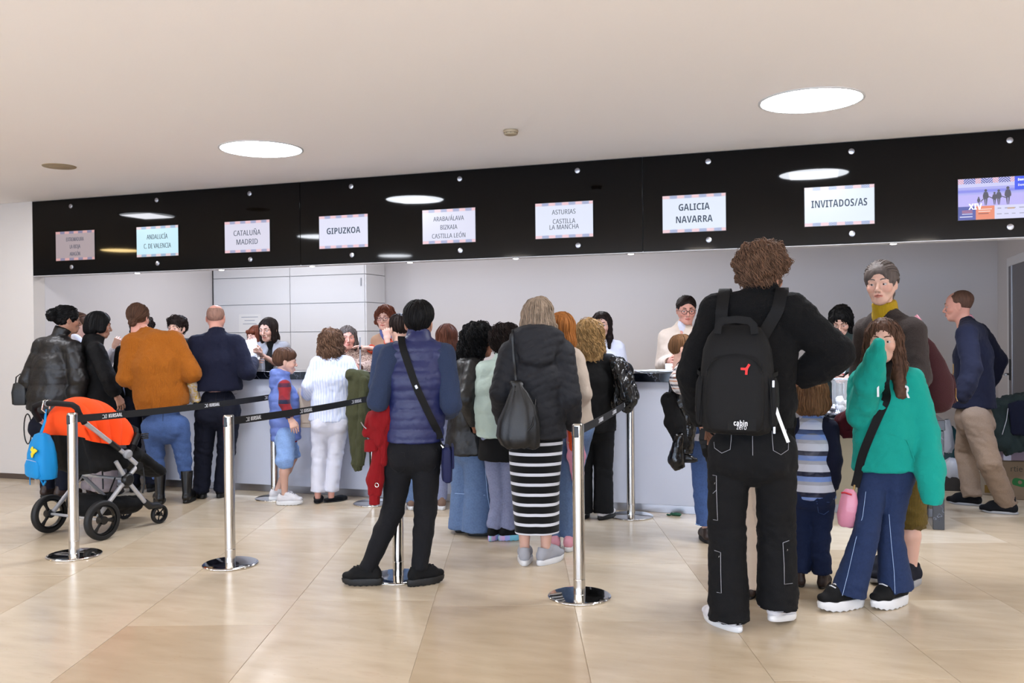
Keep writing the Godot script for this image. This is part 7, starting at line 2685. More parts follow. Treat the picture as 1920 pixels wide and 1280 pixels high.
func build_backpack() -> void:
	var g: Fig = figures["curly_man"].g
	var t := thing("backpack", "large black backpack with a red emblem, worn by the curly haired man", "backpack", place("curly_man"))
	var out := -g.F
	var bs := Basis(g.R, g.U, -g.F)
	# bs: x right, y up, z out from the back
	var at := g.mid + g.R * -0.055 + g.U * -0.575 + out * 0.20
	var main := bag_body([[0.0, 0.125, 0.05, -0.01], [0.012, 0.152, 0.078], [0.05, 0.168, 0.092], [0.16, 0.172, 0.098], [0.30, 0.168, 0.095], [0.40, 0.156, 0.085], [0.46, 0.136, 0.070, -0.008], [0.50, 0.105, 0.050, -0.018], [0.515, 0.06, 0.025, -0.025]], bs, at, 0.62)
	part("main_compartment", soften(main, 0.006), M.nylon_black, t)
	var pocket := bag_body([[0.02, 0.105, 0.03], [0.035, 0.125, 0.042], [0.09, 0.135, 0.050], [0.22, 0.136, 0.050], [0.31, 0.126, 0.043], [0.36, 0.105, 0.030], [0.385, 0.07, 0.014]], bs, at + out * 0.068, 0.6)
	part("front_pocket", soften(pocket, 0.004), M.nylon_black, t)
	for s in [-1.0, 1.0]:
		var side := bag_body([[0.04, 0.014, 0.05], [0.06, 0.024, 0.062], [0.16, 0.028, 0.066], [0.24, 0.024, 0.06], [0.27, 0.012, 0.05]], bs, at + g.R * s * 0.165, 0.7)
		part("side_pocket", side, M.nylon_black, t)
	var z := MB.new()
	var arc := []
	for k in 25:
		var a := PI * k / 24.0
		arc.append(at + bs * Vector3(cos(a) * 0.158 * (1.0 if k % 24 else 1.0), 0.20 + sin(a) * 0.245, 0.070 - 0.02 * sin(a)))
	arc.push_front(at + bs * Vector3(0.168, 0.06, 0.065))
	arc.append(at + bs * Vector3(-0.168, 0.06, 0.065))
	z.tube(arc, 0.004, 6)
	part("zip", z, M.strap_black, t)
	z = MB.new()
	arc = []
	for k in 21:
		var a := PI * k / 20.0
		arc.append(at + bs * Vector3(cos(a) * 0.125, 0.30 + sin(a) * 0.075, 0.112 - 0.022 * sin(a)))
	z.tube(arc, 0.0035, 6)
	part("pocket_zip", z, M.strap_black, t)
	for q in [[0.158, 0.245, 0.06], [0.163, 0.03, 0.05]]:
		var b := MB.new()
		b.box(at + bs * Vector3(q[0] + 0.012, q[1], q[2]), Vector3(0.012, 0.034, 0.006), 0.002, bs)
		part("zip_pull", b, M.steel_brushed, t)
	var h := MB.new()
	h.strap([at + bs * Vector3(-0.085, 0.475, 0.055), at + bs * Vector3(-0.08, 0.515, 0.06), at + bs * Vector3(-0.06, 0.535, 0.06), at + bs * Vector3(0, 0.542, 0.06), at + bs * Vector3(0.06, 0.535, 0.06), at + bs * Vector3(0.08, 0.515, 0.06), at + bs * Vector3(0.085, 0.475, 0.055)], [out], 0.034, 0.010)
	part("grab_handle", h, M.nylon_black, t)
	part("shoulder_strap", strap_of("packL", "curly_man", 0.058, 0.014), M.nylon_black, t)
	part("shoulder_strap", strap_of("packR", "curly_man", 0.058, 0.014), M.nylon_black, t)
	for s in [-1.0, 1.0]:
		var b := MB.new()
		b.strap([at + bs * Vector3(s * 0.17, 0.10, 0.04), at + bs * Vector3(s * 0.188, 0.12, 0.0), at + bs * Vector3(s * 0.185, 0.13, -0.05)], [g.R * s], 0.022, 0.004)
		part("compression_strap", b, M.strap_black, t)
		b = MB.new()
		b.box(at + bs * Vector3(s * 0.188, 0.115, 0.01), Vector3(0.010, 0.03, 0.034), 0.003, bs)
		part("buckle", b, M.black_plastic, t)
		b = MB.new()
		b.strap([at + bs * Vector3(s * 0.165, 0.28, 0.04), at + bs * Vector3(s * 0.185, 0.29, 0.0), at + bs * Vector3(s * 0.18, 0.30, -0.05)], [g.R * s], 0.022, 0.004)
		part("compression_strap", b, M.strap_black, t)
	var dn := MB.new()
	dn.strap([at + bs * Vector3(-0.155, 0.02, 0.02), at + bs * Vector3(-0.16, -0.03, 0.02), at + bs * Vector3(-0.15, -0.075, 0.025)], [out], 0.022, 0.004)
	dn.box(at + bs * Vector3(-0.152, -0.045, 0.025), Vector3(0.034, 0.022, 0.010), 0.003, bs)
	part("loose_strap", dn, M.strap_black, t)
	var lab := MB.new()
	lab.box(at + bs * Vector3(0.035, 0.058, 0.1135), Vector3(0.13, 0.055, 0.002), 0.0008, bs)
	part("label_patch", lab, M.strap_black, t)
	var face := Transform3D(bs, at + bs * Vector3(0.030, 0.064, 0.1155))
	lettering("cabin", 0.024, M.white_print, t, face, "lettering", true, 0.062)
	face.origin = at + bs * Vector3(0.034, 0.046, 0.1155)
	lettering("zero", 0.022, M.white_print, t, face, "lettering", false, 0.044)
	# three-armed emblem
	var pts := PackedVector2Array()
	for k in 3:
		var a := deg_to_rad([60, 178, 268][k])
		var d := Vector2(cos(a), sin(a))
		var sd := Vector2(-d.y, d.x)
		pts.append(d * 0.007 - sd * 0.0055)
		pts.append(d * 0.026 - sd * 0.0055)
		pts.append(d * 0.026 + sd * 0.0055)
		pts.append(d * 0.007 + sd * 0.0055)
	var em := MB.new()
	em.extrude(pts, 0.0, 0.002, bs, at + bs * Vector3(0.055, 0.315, 0.119))
	part("emblem", em, plain("emblem_red", Color(0.80, 0.09, 0.07), 0.6), t, "red three-armed emblem")
	var tag_ := MB.new()
	tag_.strap([at + bs * Vector3(0.180, 0.135, 0.05), at + bs * Vector3(0.196, 0.09, 0.06), at + bs * Vector3(0.222, 0.02, 0.062), at + bs * Vector3(0.238, -0.022, 0.06)], [out], 0.015, 0.003)
	part("hang_tag", tag_, M.paper, t, "white paper strip tag")


func build_bags() -> void:
	# cross-body sling of the person in the quilted vest
	var g: Fig = figures["quilted_vest"].g
	var t := thing("sling_bag", "navy flat shoulder bag on a wide black strap across the blue quilted vest", "bag", place("quilted_vest"))
	part("strap", strap_of("sling", "quilted_vest", 0.042, 0.004), M.strap_black, t)
	var sp: Array = g.straps["sling"][0]
	var e: Vector3 = sp[-1]
	var b := MB.new()
	b.strap([e, e + Vector3(0.012, -0.03, 0.0), e + Vector3(0.02, -0.05, -0.01)], [g.R], 0.04, 0.005)
	part("strap_end", b, M.strap_black, t)
	var bs := Basis(g.F, Vector3.UP, g.R)
	part("pouch", soften(bag_body([[0.0, 0.075, 0.018], [0.01, 0.088, 0.03], [0.10, 0.09, 0.034], [0.19, 0.088, 0.028], [0.205, 0.07, 0.012]], bs, e + Vector3(0.03, -0.25, -0.03), 0.5), 0.004), cloth("nylon_navy", Color(0.07, 0.09, 0.24), "weave", 14, 0.4, 0.6), t)
	part("flap", bag_body([[0.0, 0.082, 0.006], [0.006, 0.089, 0.008], [0.12, 0.089, 0.008], [0.126, 0.08, 0.004]], bs, e + Vector3(0.03, -0.165, -0.03) + g.R * 0.034, 0.5), M.nylon_navy, t)
	b = MB.new()
	b.tube([e + Vector3(0.012, -0.035, 0.012), e + Vector3(0.026, -0.052, 0.012)], 0.006, 8)
	part("ring", b, M.steel, t)
	b = MB.new()
	var q: Vector3 = sp[int(sp.size() * 0.55)]
	b.box(q - g.F * 0.004, Vector3(0.016, 0.024, 0.006), 0.002, Basis(Vector3.BACK, 0.5))
	part("strap_slider", b, M.steel_brushed, t)

	# soft black drawstring bag of the woman in the striped skirt
	g = figures["striped_skirt"].g
	t = thing("bucket_bag", "slouchy black leather drawstring bag hanging on the back of the navy quilted coat", "bag", place("striped_skirt"))
	part("strap", strap_of("bucket", "striped_skirt", 0.012, 0.008), M.leather_soft, t)
	sp = g.straps["bucket"][0]
	e = sp[-1]
	var body := bag_body([[-0.40, 0.09, 0.05, 0.0, 0.03], [-0.385, 0.118, 0.072, 0.0, 0.025], [-0.33, 0.138, 0.085, 0.0, 0.015], [-0.24, 0.130, 0.08, 0.0, 0.02], [-0.14, 0.098, 0.065, 0.0, 0.03], [-0.06, 0.058, 0.045, 0.0, 0.02], [-0.02, 0.034, 0.03, 0.0, 0.01], [0.0, 0.045, 0.034, 0.0, 0.005], [0.012, 0.03, 0.02, 0.0, 0.0]], Basis(g.R, Vector3.UP, -g.F), e - g.F * 0.055, 0.8)
	for i in body.v.size():
		var p := body.v[i]
		var dv := p - e
		body.v[i] = p + body.n[i] * sin(atan2(dv.dot(g.F) + 0.055, dv.dot(g.R) - 0.02) * 9.0 + dv.y * 3.0) * 0.007 * clampf(-dv.y / 0.12, 0.3, 1.0)
	Field.renormal(body)
	part("body", soften(body, 0.010, 7.0), M.leather_soft, t)
	b = MB.new()
	b.tube([e - g.F * 0.05 + g.R * 0.12 + Vector3(0, -0.10, 0), e - g.F * 0.10 + g.R * 0.115 + Vector3(0, -0.17, 0), e - g.F * 0.125 + g.R * 0.105 + Vector3(0, -0.25, 0), e - g.F * 0.135 + g.R * 0.055 + Vector3(0, -0.31, 0)], 0.006, 8)
	part("drawstring", b, M.leather_soft, t)
	b = MB.new()
	b.tube([e - g.F * 0.02, e - g.F * 0.075 + Vector3(0, -0.015, 0), e - g.F * 0.095 + Vector3(0, -0.05, 0)], 0.007, 8)
	part("gather_cord", b, M.leather_soft, t)

	# burgundy rucksack of the mother
	g = figures["mother"].g
	t = thing("backpack", "burgundy suede backpack with dangling zip pulls on the woman in the taupe cardigan", "backpack", place("mother"))
	bs = Basis(g.R, g.U, -g.F)
	var at := g.mid + g.U * -0.50 - g.F * 0.225 + g.R * 0.0
	part("body", soften(bag_body([[0.0, 0.10, 0.06], [0.015, 0.135, 0.09], [0.07, 0.155, 0.115], [0.18, 0.155, 0.118], [0.30, 0.14, 0.095, -0.015], [0.40, 0.115, 0.06, -0.045], [0.46, 0.09, 0.035, -0.07], [0.475, 0.05, 0.015, -0.08]], bs, at, 0.75), 0.010, 8.0), M.suede_burgundy, t)
	part("front_pocket", soften(bag_body([[0.03, 0.08, 0.02], [0.045, 0.115, 0.04], [0.12, 0.125, 0.048], [0.20, 0.115, 0.04], [0.235, 0.08, 0.015]], bs, at - g.F * 0.085, 0.75), 0.006), M.suede_burgundy, t)
	b = MB.new()
	b.strap([at + bs * Vector3(-0.03, 0.46, -0.06), at + bs * Vector3(-0.03, 0.54, -0.03), at + bs * Vector3(0.0, 0.56, -0.02), at + bs * Vector3(0.03, 0.54, -0.03), at + bs * Vector3(0.03, 0.46, -0.06)], [-g.F], 0.03, 0.005)
	part("grab_handle", b, M.pink_soft, t)
	for s in [-1.0, 1.0]:
		b = MB.new()
		b.tube([at + bs * Vector3(s * 0.09, 0.40, -0.07), at + bs * Vector3(s * 0.12, 0.49, -0.16), at + bs * Vector3(s * 0.13, 0.44, -0.28)], 0.018, 8, true, g.R, 0.3)
		part("shoulder_strap", b, M.suede_burgundy, t)
	for p in [[0.11, 0.27, 0.105, 0.04, 0.11], [-0.11, 0.27, 0.105, -0.05, 0.10], [-0.13, 0.13, 0.09, -0.10, 0.08]]:
		b = MB.new()
		b.tube([at + bs * Vector3(p[0], p[1], p[2]), at + bs * Vector3(p[0] * 0.95, p[1] - 0.05, p[2] + 0.0), at + bs * Vector3(p[3], p[1] - p[4], p[2] + 0.03)], 0.0028, 6)
		part("zip_pull", b, M.brass, t)

	# pink pouch of the girl
	g = figures["girl_in_green"].g
	t = thing("pouch_bag", "shiny pink pouch bag on a wide black strap across the green sweatshirt", "bag", place("girl_in_green"))
	part("strap", strap_of("pouch", "girl_in_green", 0.044, 0.004), M.strap_black, t)
	sp = g.straps["pouch"][0]
	e = sp[-1]
	bs = Basis(g.R, Vector3.UP, -g.F)
	part("body", soften(bag_body([[-0.215, 0.03, 0.02, 0.0, 0.012], [-0.20, 0.048, 0.034, 0.0, 0.008], [-0.15, 0.058, 0.042, 0.0, 0.005], [-0.09, 0.05, 0.036], [-0.03, 0.036, 0.024, 0.0, -0.004], [-0.01, 0.02, 0.012, 0.0, -0.006]], bs, e + g.F * 0.03 + g.R * 0.025, 0.9), 0.007, 14.0), M.pink_nylon, t)
	b = MB.new()
	b.tube([e + g.F * 0.055 + g.R * 0.055 + Vector3(0, -0.03, 0), e + g.F * 0.07 + g.R * 0.035 + Vector3(0, -0.025, 0), e + g.F * 0.065 + g.R * 0.0 + Vector3(0, -0.035, 0)], 0.005, 6)
	part("zip", b, plain("zip_red", Color(0.70, 0.10, 0.16), 0.5), t, "red zip")
	b = MB.new()
	b.tube([e + Vector3(0, 0.01, 0) + g.F * 0.01, e + g.F * 0.03 + Vector3(0, -0.02, 0)], 0.006, 8)
	part("ring", b, M.brass, t)
	# the letters on the sweatshirt
	var node: Node3D = figures["girl_in_green"].node
	var shirt: Node = node.get_node("sweatshirt")
	for k in 2:
		var fr: Vector3 = g.straps["mark"][0][k * 4] + g.F * -0.006
		lettering(["N", "R"][k] if k else "1", 0.065, M.white_print, shirt, Transform3D(Basis(-g.R, g.U, g.F), fr), "lettering", true, 0.022 if k == 0 else 0.034, 0.006)

	# little black bag behind the leather coat
	t = thing("handbag", "small black bag with a looped strap hanging behind the leather puffer jacket", "bag", Vector3(-7.04, 0.0, 0.86))
	part("body", bag_body([[0.86, 0.05, 0.03], [0.87, 0.07, 0.04], [0.98, 0.075, 0.045], [1.06, 0.06, 0.03], [1.07, 0.04, 0.015]], Basis(Vector3.UP, 0.3), Vector3.ZERO, 0.5), M.leather_soft, t)
	b = MB.new()
	b.tube([Vector3(-0.06, 1.05, 0), Vector3(-0.05, 1.12, 0), Vector3(0.0, 1.15, 0), Vector3(0.04, 1.08, 0.0)], 0.006, 8)
	part("handle", b, M.leather_soft, t)
	var loop := []
	for k in 17:
		var a := TAU * k / 16.0
		loop.append(Vector3(0.08 + sin(a) * 0.045, 0.64 + cos(a) * 0.14, 0.0))
	b = MB.new()
	b.tube(loop, 0.006, 6, false, Vector3.ZERO, 1.0)
	part("strap_loop", b, M.leather_soft, t)


func build_carried() -> void:
	# red sweatshirt jacket over the left arm of the person in the quilted vest
	var t := thing("red_jacket", "red zip sweatshirt hanging over the left arm of the person in the quilted vest", "jacket", Vector3(-2.48, 0, 2.57))
	part("body", hung([[Vector3(0.07, 1.06, -0.04), Vector3(0.03, 0.96, 0.0), 0.05, 0.05, 0.07, 0.06, 0], [Vector3(0.05, 1.0, -0.02), Vector3(0.015, 0.86, 0.0), 0.06, 0.05, 0.05, 0.045, 0], [Vector3(-0.01, 0.98, 0.0), Vector3(-0.045, 0.90, 0.01), 0.05, 0.045, 0.03, 0.04, 0], [Vector3(0.06, 0.98, -0.02), Vector3(0.05, 0.72, 0.0), 0.03, 0.03, 0.018, 0.03, 0]], Vector3.RIGHT, 0.008, 0.012, 2.0), M.fleece_red, t)
	part("waistband", hung([[Vector3(-0.018, 0.862, 0.01), Vector3(-0.016, 0.79, 0.012), 0.045, 0.04, 0.047, 0.042, 3]], Vector3.RIGHT, 0.008, 0.004, 1.0), M.fleece_red, t)
	part("sleeve", hung([[Vector3(0.02, 0.82, -0.01), Vector3(-0.005, 0.62, 0.0), 0.035, 0.035, 0.052, 0.045, 0], [Vector3(-0.005, 0.62, 0.0), Vector3(-0.012, 0.53, 0.0), 0.052, 0.045, 0.040, 0.035, 1]], Vector3.RIGHT, 0.008, 0.008, 3.0), M.fleece_red, t)
	part("cuff", hung([[Vector3(-0.011, 0.535, 0.0), Vector3(-0.013, 0.475, 0.0), 0.034, 0.03, 0.033, 0.03, 3]], Vector3.RIGHT, 0.007, 0.003, 1.0), M.fleece_red, t)
	var b := MB.new()
	b.tube([Vector3(-0.065, 0.965, 0.055), Vector3(-0.045, 0.945, 0.065), Vector3(-0.025, 0.93, 0.065)], 0.004, 6)
	part("zip", b, M.steel_brushed, t)
	b = MB.new()
	var ring := []
	for k in 13:
		ring.append(Vector3(0.03 + cos(TAU * k / 12.0) * 0.012, 0.60 + sin(TAU * k / 12.0) * 0.012, 0.05))
	b.tube(ring, 0.0028, 6, false)
	part("zip_ring", b, M.chrome, t)

	# olive coat over the right arm of the woman in white
	t = thing("olive_coat", "olive green coat hanging over the arm of the woman in white trousers", "coat", Vector3(-3.82, 0, 0.30))
	part("body", hung([[Vector3(-0.05, 1.13, 0.0), Vector3(0.05, 1.10, -0.02), 0.06, 0.06, 0.06, 0.06, 0], [Vector3(0.0, 1.10, 0), Vector3(-0.03, 0.78, 0.0), 0.09, 0.05, 0.085, 0.05, 0], [Vector3(-0.03, 0.78, 0), Vector3(-0.02, 0.36, 0.0), 0.085, 0.05, 0.055, 0.045, 0], [Vector3(-0.02, 0.36, 0), Vector3(-0.005, 0.29, 0.0), 0.05, 0.045, 0.03, 0.04, 1]], Vector3.RIGHT, 0.010, 0.016, 4.0), M.canvas_olive, t)
	part("sleeve", hung([[Vector3(0.06, 1.08, 0.01), Vector3(0.065, 0.80, 0.02), 0.055, 0.05, 0.045, 0.045, 0], [Vector3(0.065, 0.80, 0.02), Vector3(0.04, 0.56, 0.03), 0.045, 0.045, 0.04, 0.04, 0], [Vector3(0.04, 0.56, 0.03), Vector3(0.025, 0.34, 0.03), 0.055, 0.04, 0.04, 0.035, 1]], Vector3.RIGHT, 0.009, 0.012, 5.0), M.canvas_olive, t)

	# flat cream tote beside the woman in white
	t = thing("tote_bag", "flat cream cotton tote held between the boy and the woman in white", "bag", Vector3(-4.345, 0, 0.30))
	part("body", soften(bag_body([[0.66, 0.075, 0.012], [0.668, 0.082, 0.018], [0.84, 0.08, 0.022], [1.0, 0.072, 0.016], [1.012, 0.07, 0.008]], Basis(Vector3.UP, 0.25), Vector3.ZERO, 0.4), 0.006), M.cotton_beige, t)
	b = MB.new()
	b.tube([Vector3(-0.045, 1.0, 0.01), Vector3(-0.03, 1.06, 0.0), Vector3(0.0, 1.09, -0.02), Vector3(0.035, 1.06, -0.01), Vector3(0.05, 1.0, 0.0)], 0.008, 6, true, Vector3.RIGHT, 0.4)
	part("handle", b, M.cotton_beige, t)
	b = MB.new()
	b.tube([Vector3(-0.06, 0.98, 0.036), Vector3(-0.066, 0.70, 0.04), Vector3(0.06, 0.70, 0.008), Vector3(0.055, 0.98, 0.004)], 0.0025, 5)
	part("printed_border", b, M.vest_sand, t)

	# glossy black padded jacket over the arm of the blonde
	t = thing("padded_jacket", "glossy black padded jacket bundled over the right arm of the blonde woman", "jacket", Vector3(-1.46, 0, 0.42))
	part("body", hung([[Vector3(-0.03, 1.24, 0.0), Vector3(0.02, 1.10, 0.0), 0.055, 0.06, 0.085, 0.08, 0], [Vector3(0.02, 1.10, 0.0), Vector3(0.05, 0.99, 0.0), 0.085, 0.08, 0.09, 0.08, 0], [Vector3(0.0, 1.02, 0.0), Vector3(-0.05, 0.92, 0.0), 0.07, 0.06, 0.05, 0.05, 0]], Vector3.RIGHT, 0.009, 0.022, 7.0), M.puffer_black, t)
	part("sleeve", hung([[Vector3(0.07, 1.05, 0.03), Vector3(0.075, 0.95, 0.04), 0.05, 0.05, 0.055, 0.05, 0], [Vector3(0.075, 0.95, 0.04), Vector3(0.03, 0.86, 0.03), 0.055, 0.05, 0.035, 0.035, 1]], Vector3.RIGHT, 0.008, 0.014, 8.0), M.puffer_black, t)

	# pink nylon jacket beside the ginger hair
	t = thing("pink_jacket", "small pink nylon jacket hanging between the striped skirt and the queue post", "jacket", Vector3(-1.53, 0, 1.52))
	part("body", hung([[Vector3(-0.02, 0.82, 0), Vector3(-0.005, 0.66, 0), 0.05, 0.04, 0.06, 0.045, 0], [Vector3(-0.005, 0.66, 0), Vector3(0.0, 0.48, 0), 0.06, 0.045, 0.03, 0.03, 1]], Vector3.RIGHT, 0.009, 0.012, 9.0), M.pink_nylon, t)
	part("lining", hung([[Vector3(-0.03, 0.84, 0.02), Vector3(-0.02, 0.72, 0.03), 0.03, 0.03, 0.028, 0.028, 0]], Vector3.RIGHT, 0.009, 0.006, 10.0), M.collar_orange, t)

	# burgundy knit held low beside the girl in green
	t = thing("burgundy_sweater", "crumpled burgundy sweater hanging beside the sleeve of the girl in green", "sweater", Vector3(0.15, 0, 1.86))
	part("body", hung([[Vector3(0.05, 1.04, 0), Vector3(-0.005, 0.95, 0.0), 0.035, 0.05, 0.06, 0.06, 0], [Vector3(-0.005, 0.95, 0), Vector3(-0.01, 0.91, 0.0), 0.06, 0.06, 0.055, 0.05, 0]], Vector3.RIGHT, 0.008, 0.012, 11.0), M.cloth_burgundy, t)
	part("cuff", hung([[Vector3(0.0, 0.90, 0.02), Vector3(0.005, 0.865, 0.025), 0.04, 0.035, 0.036, 0.032, 3]], Vector3.RIGHT, 0.007, 0.006, 12.0), M.cloth_burgundy, t)

	# black snow overall dangling below the baby
	t = thing("black_jacket", "black padded jacket hanging below the baby at the left of the backpack", "jacket", Vector3(-0.93, 0, 1.28))
	part("body", hung([[Vector3(-0.03, 1.02, 0), Vector3(0.03, 0.86, 0), 0.06, 0.05, 0.055, 0.05, 0], [Vector3(0.0, 0.88, 0), Vector3(0.06, 0.74, 0), 0.06, 0.05, 0.05, 0.045, 0]], Vector3.RIGHT, 0.009, 0.014, 13.0), M.jersey_black, t)
	part("sleeve", hung([[Vector3(0.05, 0.78, 0.02), Vector3(0.02, 0.62, 0.02), 0.04, 0.04, 0.05, 0.045, 0], [Vector3(0.02, 0.62, 0.02), Vector3(0.045, 0.56, 0.02), 0.05, 0.045, 0.04, 0.035, 1]], Vector3.RIGHT, 0.009, 0.012, 14.0), M.puffer_black, t)


func wheel(r: float, w: float, t: Node3D, at: Vector3, spokes: int, label := "") -> void:
	var side := Basis(Vector3.BACK, PI / 2)
	var b := MB.new()
	b.lathe([Vector2(r * 0.76, -w * 0.42), Vector2(r * 0.90, -w * 0.5), Vector2(r * 0.975, -w * 0.34), Vector2(r, -w * 0.1), Vector2(r, w * 0.1), Vector2(r * 0.975, w * 0.34), Vector2(r * 0.90, w * 0.5), Vector2(r * 0.76, w * 0.42), Vector2(r * 0.74, 0.0), Vector2(r * 0.76, -w * 0.42)], at, 40, side, false)
	var o := part("wheel", b, M.rubber, t)
	b = MB.new()
	b.lathe([Vector2(r * 0.68, -w * 0.3), Vector2(r * 0.77, -w * 0.36), Vector2(r * 0.77, w * 0.36), Vector2(r * 0.68, w * 0.3), Vector2(r * 0.66, 0.0), Vector2(r * 0.68, -w * 0.3)], at, 40, side, false)
	part("rim", b, M.black_plastic, o)
	for k in spokes:
		b = MB.new()
		var a := TAU * k / spokes + 0.4
		var d := Vector3(0, cos(a), sin(a))
		b.tube([at + d * r * 0.12, at + d * r * 0.4, at + d * r * 0.72], [r * 0.12, r * 0.085, r * 0.14], 8, true, Vector3(0, -sin(a), cos(a)), 0.45)
		part("spoke", b, M.black_plastic, o)
	b = MB.new()
	b.lathe([Vector2(r * 0.20, -w * 0.5), Vector2(r * 0.22, -w * 0.4), Vector2(r * 0.22, w * 0.5), Vector2(r * 0.12, w * 0.62)], at, 20, side)
	part("hub", b, M.black_plastic, o)


func build_stroller() -> void:
	var t := thing("stroller", "baby stroller with an orange hood, black seat and silver frame, parked at the left", "stroller", Vector3(-5.26, 0, 2.03), 0.0)
	t.rotation.y = -0.1505
	var silver := plain("frame_silver", Color(0.74, 0.74, 0.75), 0.35, 0.55)
	var fabric := cloth("stroller_fabric", Color(0.025, 0.025, 0.028), "weave", 12, 0.4, 0.8)
	var orange := cloth("hood_orange", Color(0.96, 0.285, 0.06), "weave", 12, 0.3, 0.75, "", 0.3)
	for s in [-1.0, 1.0]:
		wheel(0.145, 0.055, t, Vector3(s * 0.295, 0.145, 0.0), 3)
		wheel(0.075, 0.04, t, Vector3(s * 0.20, 0.075, -0.60), 5)
		var b := MB.new()
		b.tube([Vector3(s * 0.25, 0.165, 0.0), Vector3(s * 0.25, 0.405, -0.252), Vector3(s * 0.25, 0.50, -0.36)], 0.0165, 12)
		part("rear_leg", b, silver, t)
		b = MB.new()
		b.tube([Vector3(s * 0.25, 0.55, -0.16), Vector3(s * 0.25, 0.405, -0.25), Vector3(s * 0.22, 0.19, -0.45)], 0.0165, 12)
		part("front_leg", b, silver, t)
		b = MB.new()
		b.tube([Vector3(s * 0.22, 0.20, -0.44), Vector3(s * 0.21, 0.155, -0.50), Vector3(s * 0.205, 0.15, -0.57), Vector3(s * 0.205, 0.13, -0.61)], [0.026, 0.028, 0.026, 0.02], 10)
		part("caster_fork", b, M.black_plastic, t)
		b = MB.new()
		b.lathe([Vector2(0.042, -0.02), Vector2(0.048, -0.01), Vector2(0.048, 0.016), Vector2(0.034, 0.026)], Vector3(s * 0.262, 0.405, -0.252), 20, Basis(Vector3.BACK, -s * PI / 2))
		part("frame_hub", b, M.black_plastic, t)
		b = MB.new()
		b.tube([Vector3(s * 0.25, 0.875, 0.11), Vector3(s * 0.25, 0.591, -0.252), Vector3(s * 0.25, 0.485, -0.37)], 0.0175, 12)
		part("handle_tube", b, silver, t)
		b = MB.new()
		b.lathe([Vector2(0.032, -0.016), Vector2(0.036, 0.0), Vector2(0.034, 0.014), Vector2(0.02, 0.02)], Vector3(s * 0.268, 0.595, -0.252), 20, Basis(Vector3.BACK, -s * PI / 2))
		part("seat_hub", b, M.grey_plastic, t)
		b = MB.new()
		b.lathe([Vector2(0.03, -0.02), Vector2(0.033, 0.0), Vector2(0.03, 0.02)], Vector3(s * 0.25, 0.49, -0.365), 16, Basis(Vector3.BACK, -s * PI / 2))
		part("lower_joint", b, M.black_plastic, t)
		b = MB.new()
		b.tube([Vector3(s * 0.25, 0.70, -0.11), Vector3(s * 0.25, 0.64, -0.19)], 0.0225, 12)
		part("tube_sleeve", b, M.black_plastic, t)
	var b := MB.new()
	b.tube([Vector3(0.25, 0.86, 0.10), Vector3(0.25, 0.935, 0.145), Vector3(0.235, 0.975, 0.15), Vector3(0.17, 0.995, 0.14), Vector3(0.0, 1.0, 0.13), Vector3(-0.17, 0.995, 0.14), Vector3(-0.235, 0.975, 0.15), Vector3(-0.25, 0.935, 0.145), Vector3(-0.25, 0.86, 0.10)], 0.021, 12)
	part("handlebar", b, cloth("handle_foam", Color(0.05, 0.038, 0.045), "leather", 8, 0.3, 0.7), t)
	b = MB.new()
	b.tube([Vector3(-0.12, 0.998, 0.135), Vector3(-0.10, 0.998, 0.135)], 0.024, 14)
	part("handle_clip", b, M.grey_plastic, t)
	b = MB.new()
	b.tube([Vector3(-0.29, 0.145, 0), Vector3(0.29, 0.145, 0)], 0.011, 10)
	part("rear_axle", b, silver, t)
	b = MB.new()
	b.tube([Vector3(-0.25, 0.405, -0.252), Vector3(0.25, 0.405, -0.252)], 0.012, 10)
	part("cross_bar", b, silver, t)
	# seat: a deep black bucket between back rest and foot end
	var f := Field.new(Vector3(-0.26, 0.22, -0.80), Vector3(0.26, 1.02, 0.22), 0.011)
	var X := Vector3.RIGHT
	f.limb(Vector3(0, 0.86, 0.06), Vector3(0, 0.52, -0.03), 0.185, 0.035, 0.20, 0.06, X, 0.03)
	f.limb(Vector3(0, 0.52, -0.03), Vector3(0, 0.51, -0.28), 0.20, 0.05, 0.195, 0.045, X, 0.03)
	f.limb(Vector3(0, 0.51, -0.28), Vector3(0, 0.56, -0.42), 0.19, 0.05, 0.18, 0.04, X, 0.03)
	f.limb(Vector3(0, 0.56, -0.42), Vector3(0, 0.385, -0.68), 0.18, 0.035, 0.165, 0.04, X, 0.03)
	for s in [-1.0, 1.0]:
		f.limb(Vector3(s * 0.19, 0.82, 0.05), Vector3(s * 0.20, 0.55, -0.12), 0.02, 0.05, 0.02, 0.10, X, 0.03)
		f.limb(Vector3(s * 0.20, 0.56, -0.10), Vector3(s * 0.19, 0.58, -0.40), 0.02, 0.08, 0.02, 0.05, X, 0.03)
		f.limb(Vector3(s * 0.185, 0.60, -0.40), Vector3(s * 0.165, 0.40, -0.67), 0.022, 0.03, 0.022, 0.035, X, 0.02)
	var m := MB.new()
	f.net(m)
	part("seat", soften(m, 0.006), fabric, t)
	# foot bar and bumper
	b = MB.new()
	b.tube([Vector3(0.19, 0.62, -0.38), Vector3(0.175, 0.50, -0.54), Vector3(0.15, 0.395, -0.69), Vector3(0.0, 0.375, -0.715), Vector3(-0.15, 0.395, -0.69), Vector3(-0.175, 0.50, -0.54), Vector3(-0.19, 0.62, -0.38)], 0.024, 10)
	part("foot_frame", b, fabric, t)
	b = MB.new()
	b.tube([Vector3(0.235, 0.60, -0.30), Vector3(0.24, 0.70, -0.36), Vector3(0.20, 0.765, -0.39), Vector3(0.08, 0.785, -0.42), Vector3(-0.08, 0.785, -0.42), Vector3(-0.20, 0.765, -0.39), Vector3(-0.24, 0.70, -0.36), Vector3(-0.235, 0.60, -0.30)], 0.019, 10)
	part("bumper_bar", b, M.handle_foam, t)
	b = MB.new()
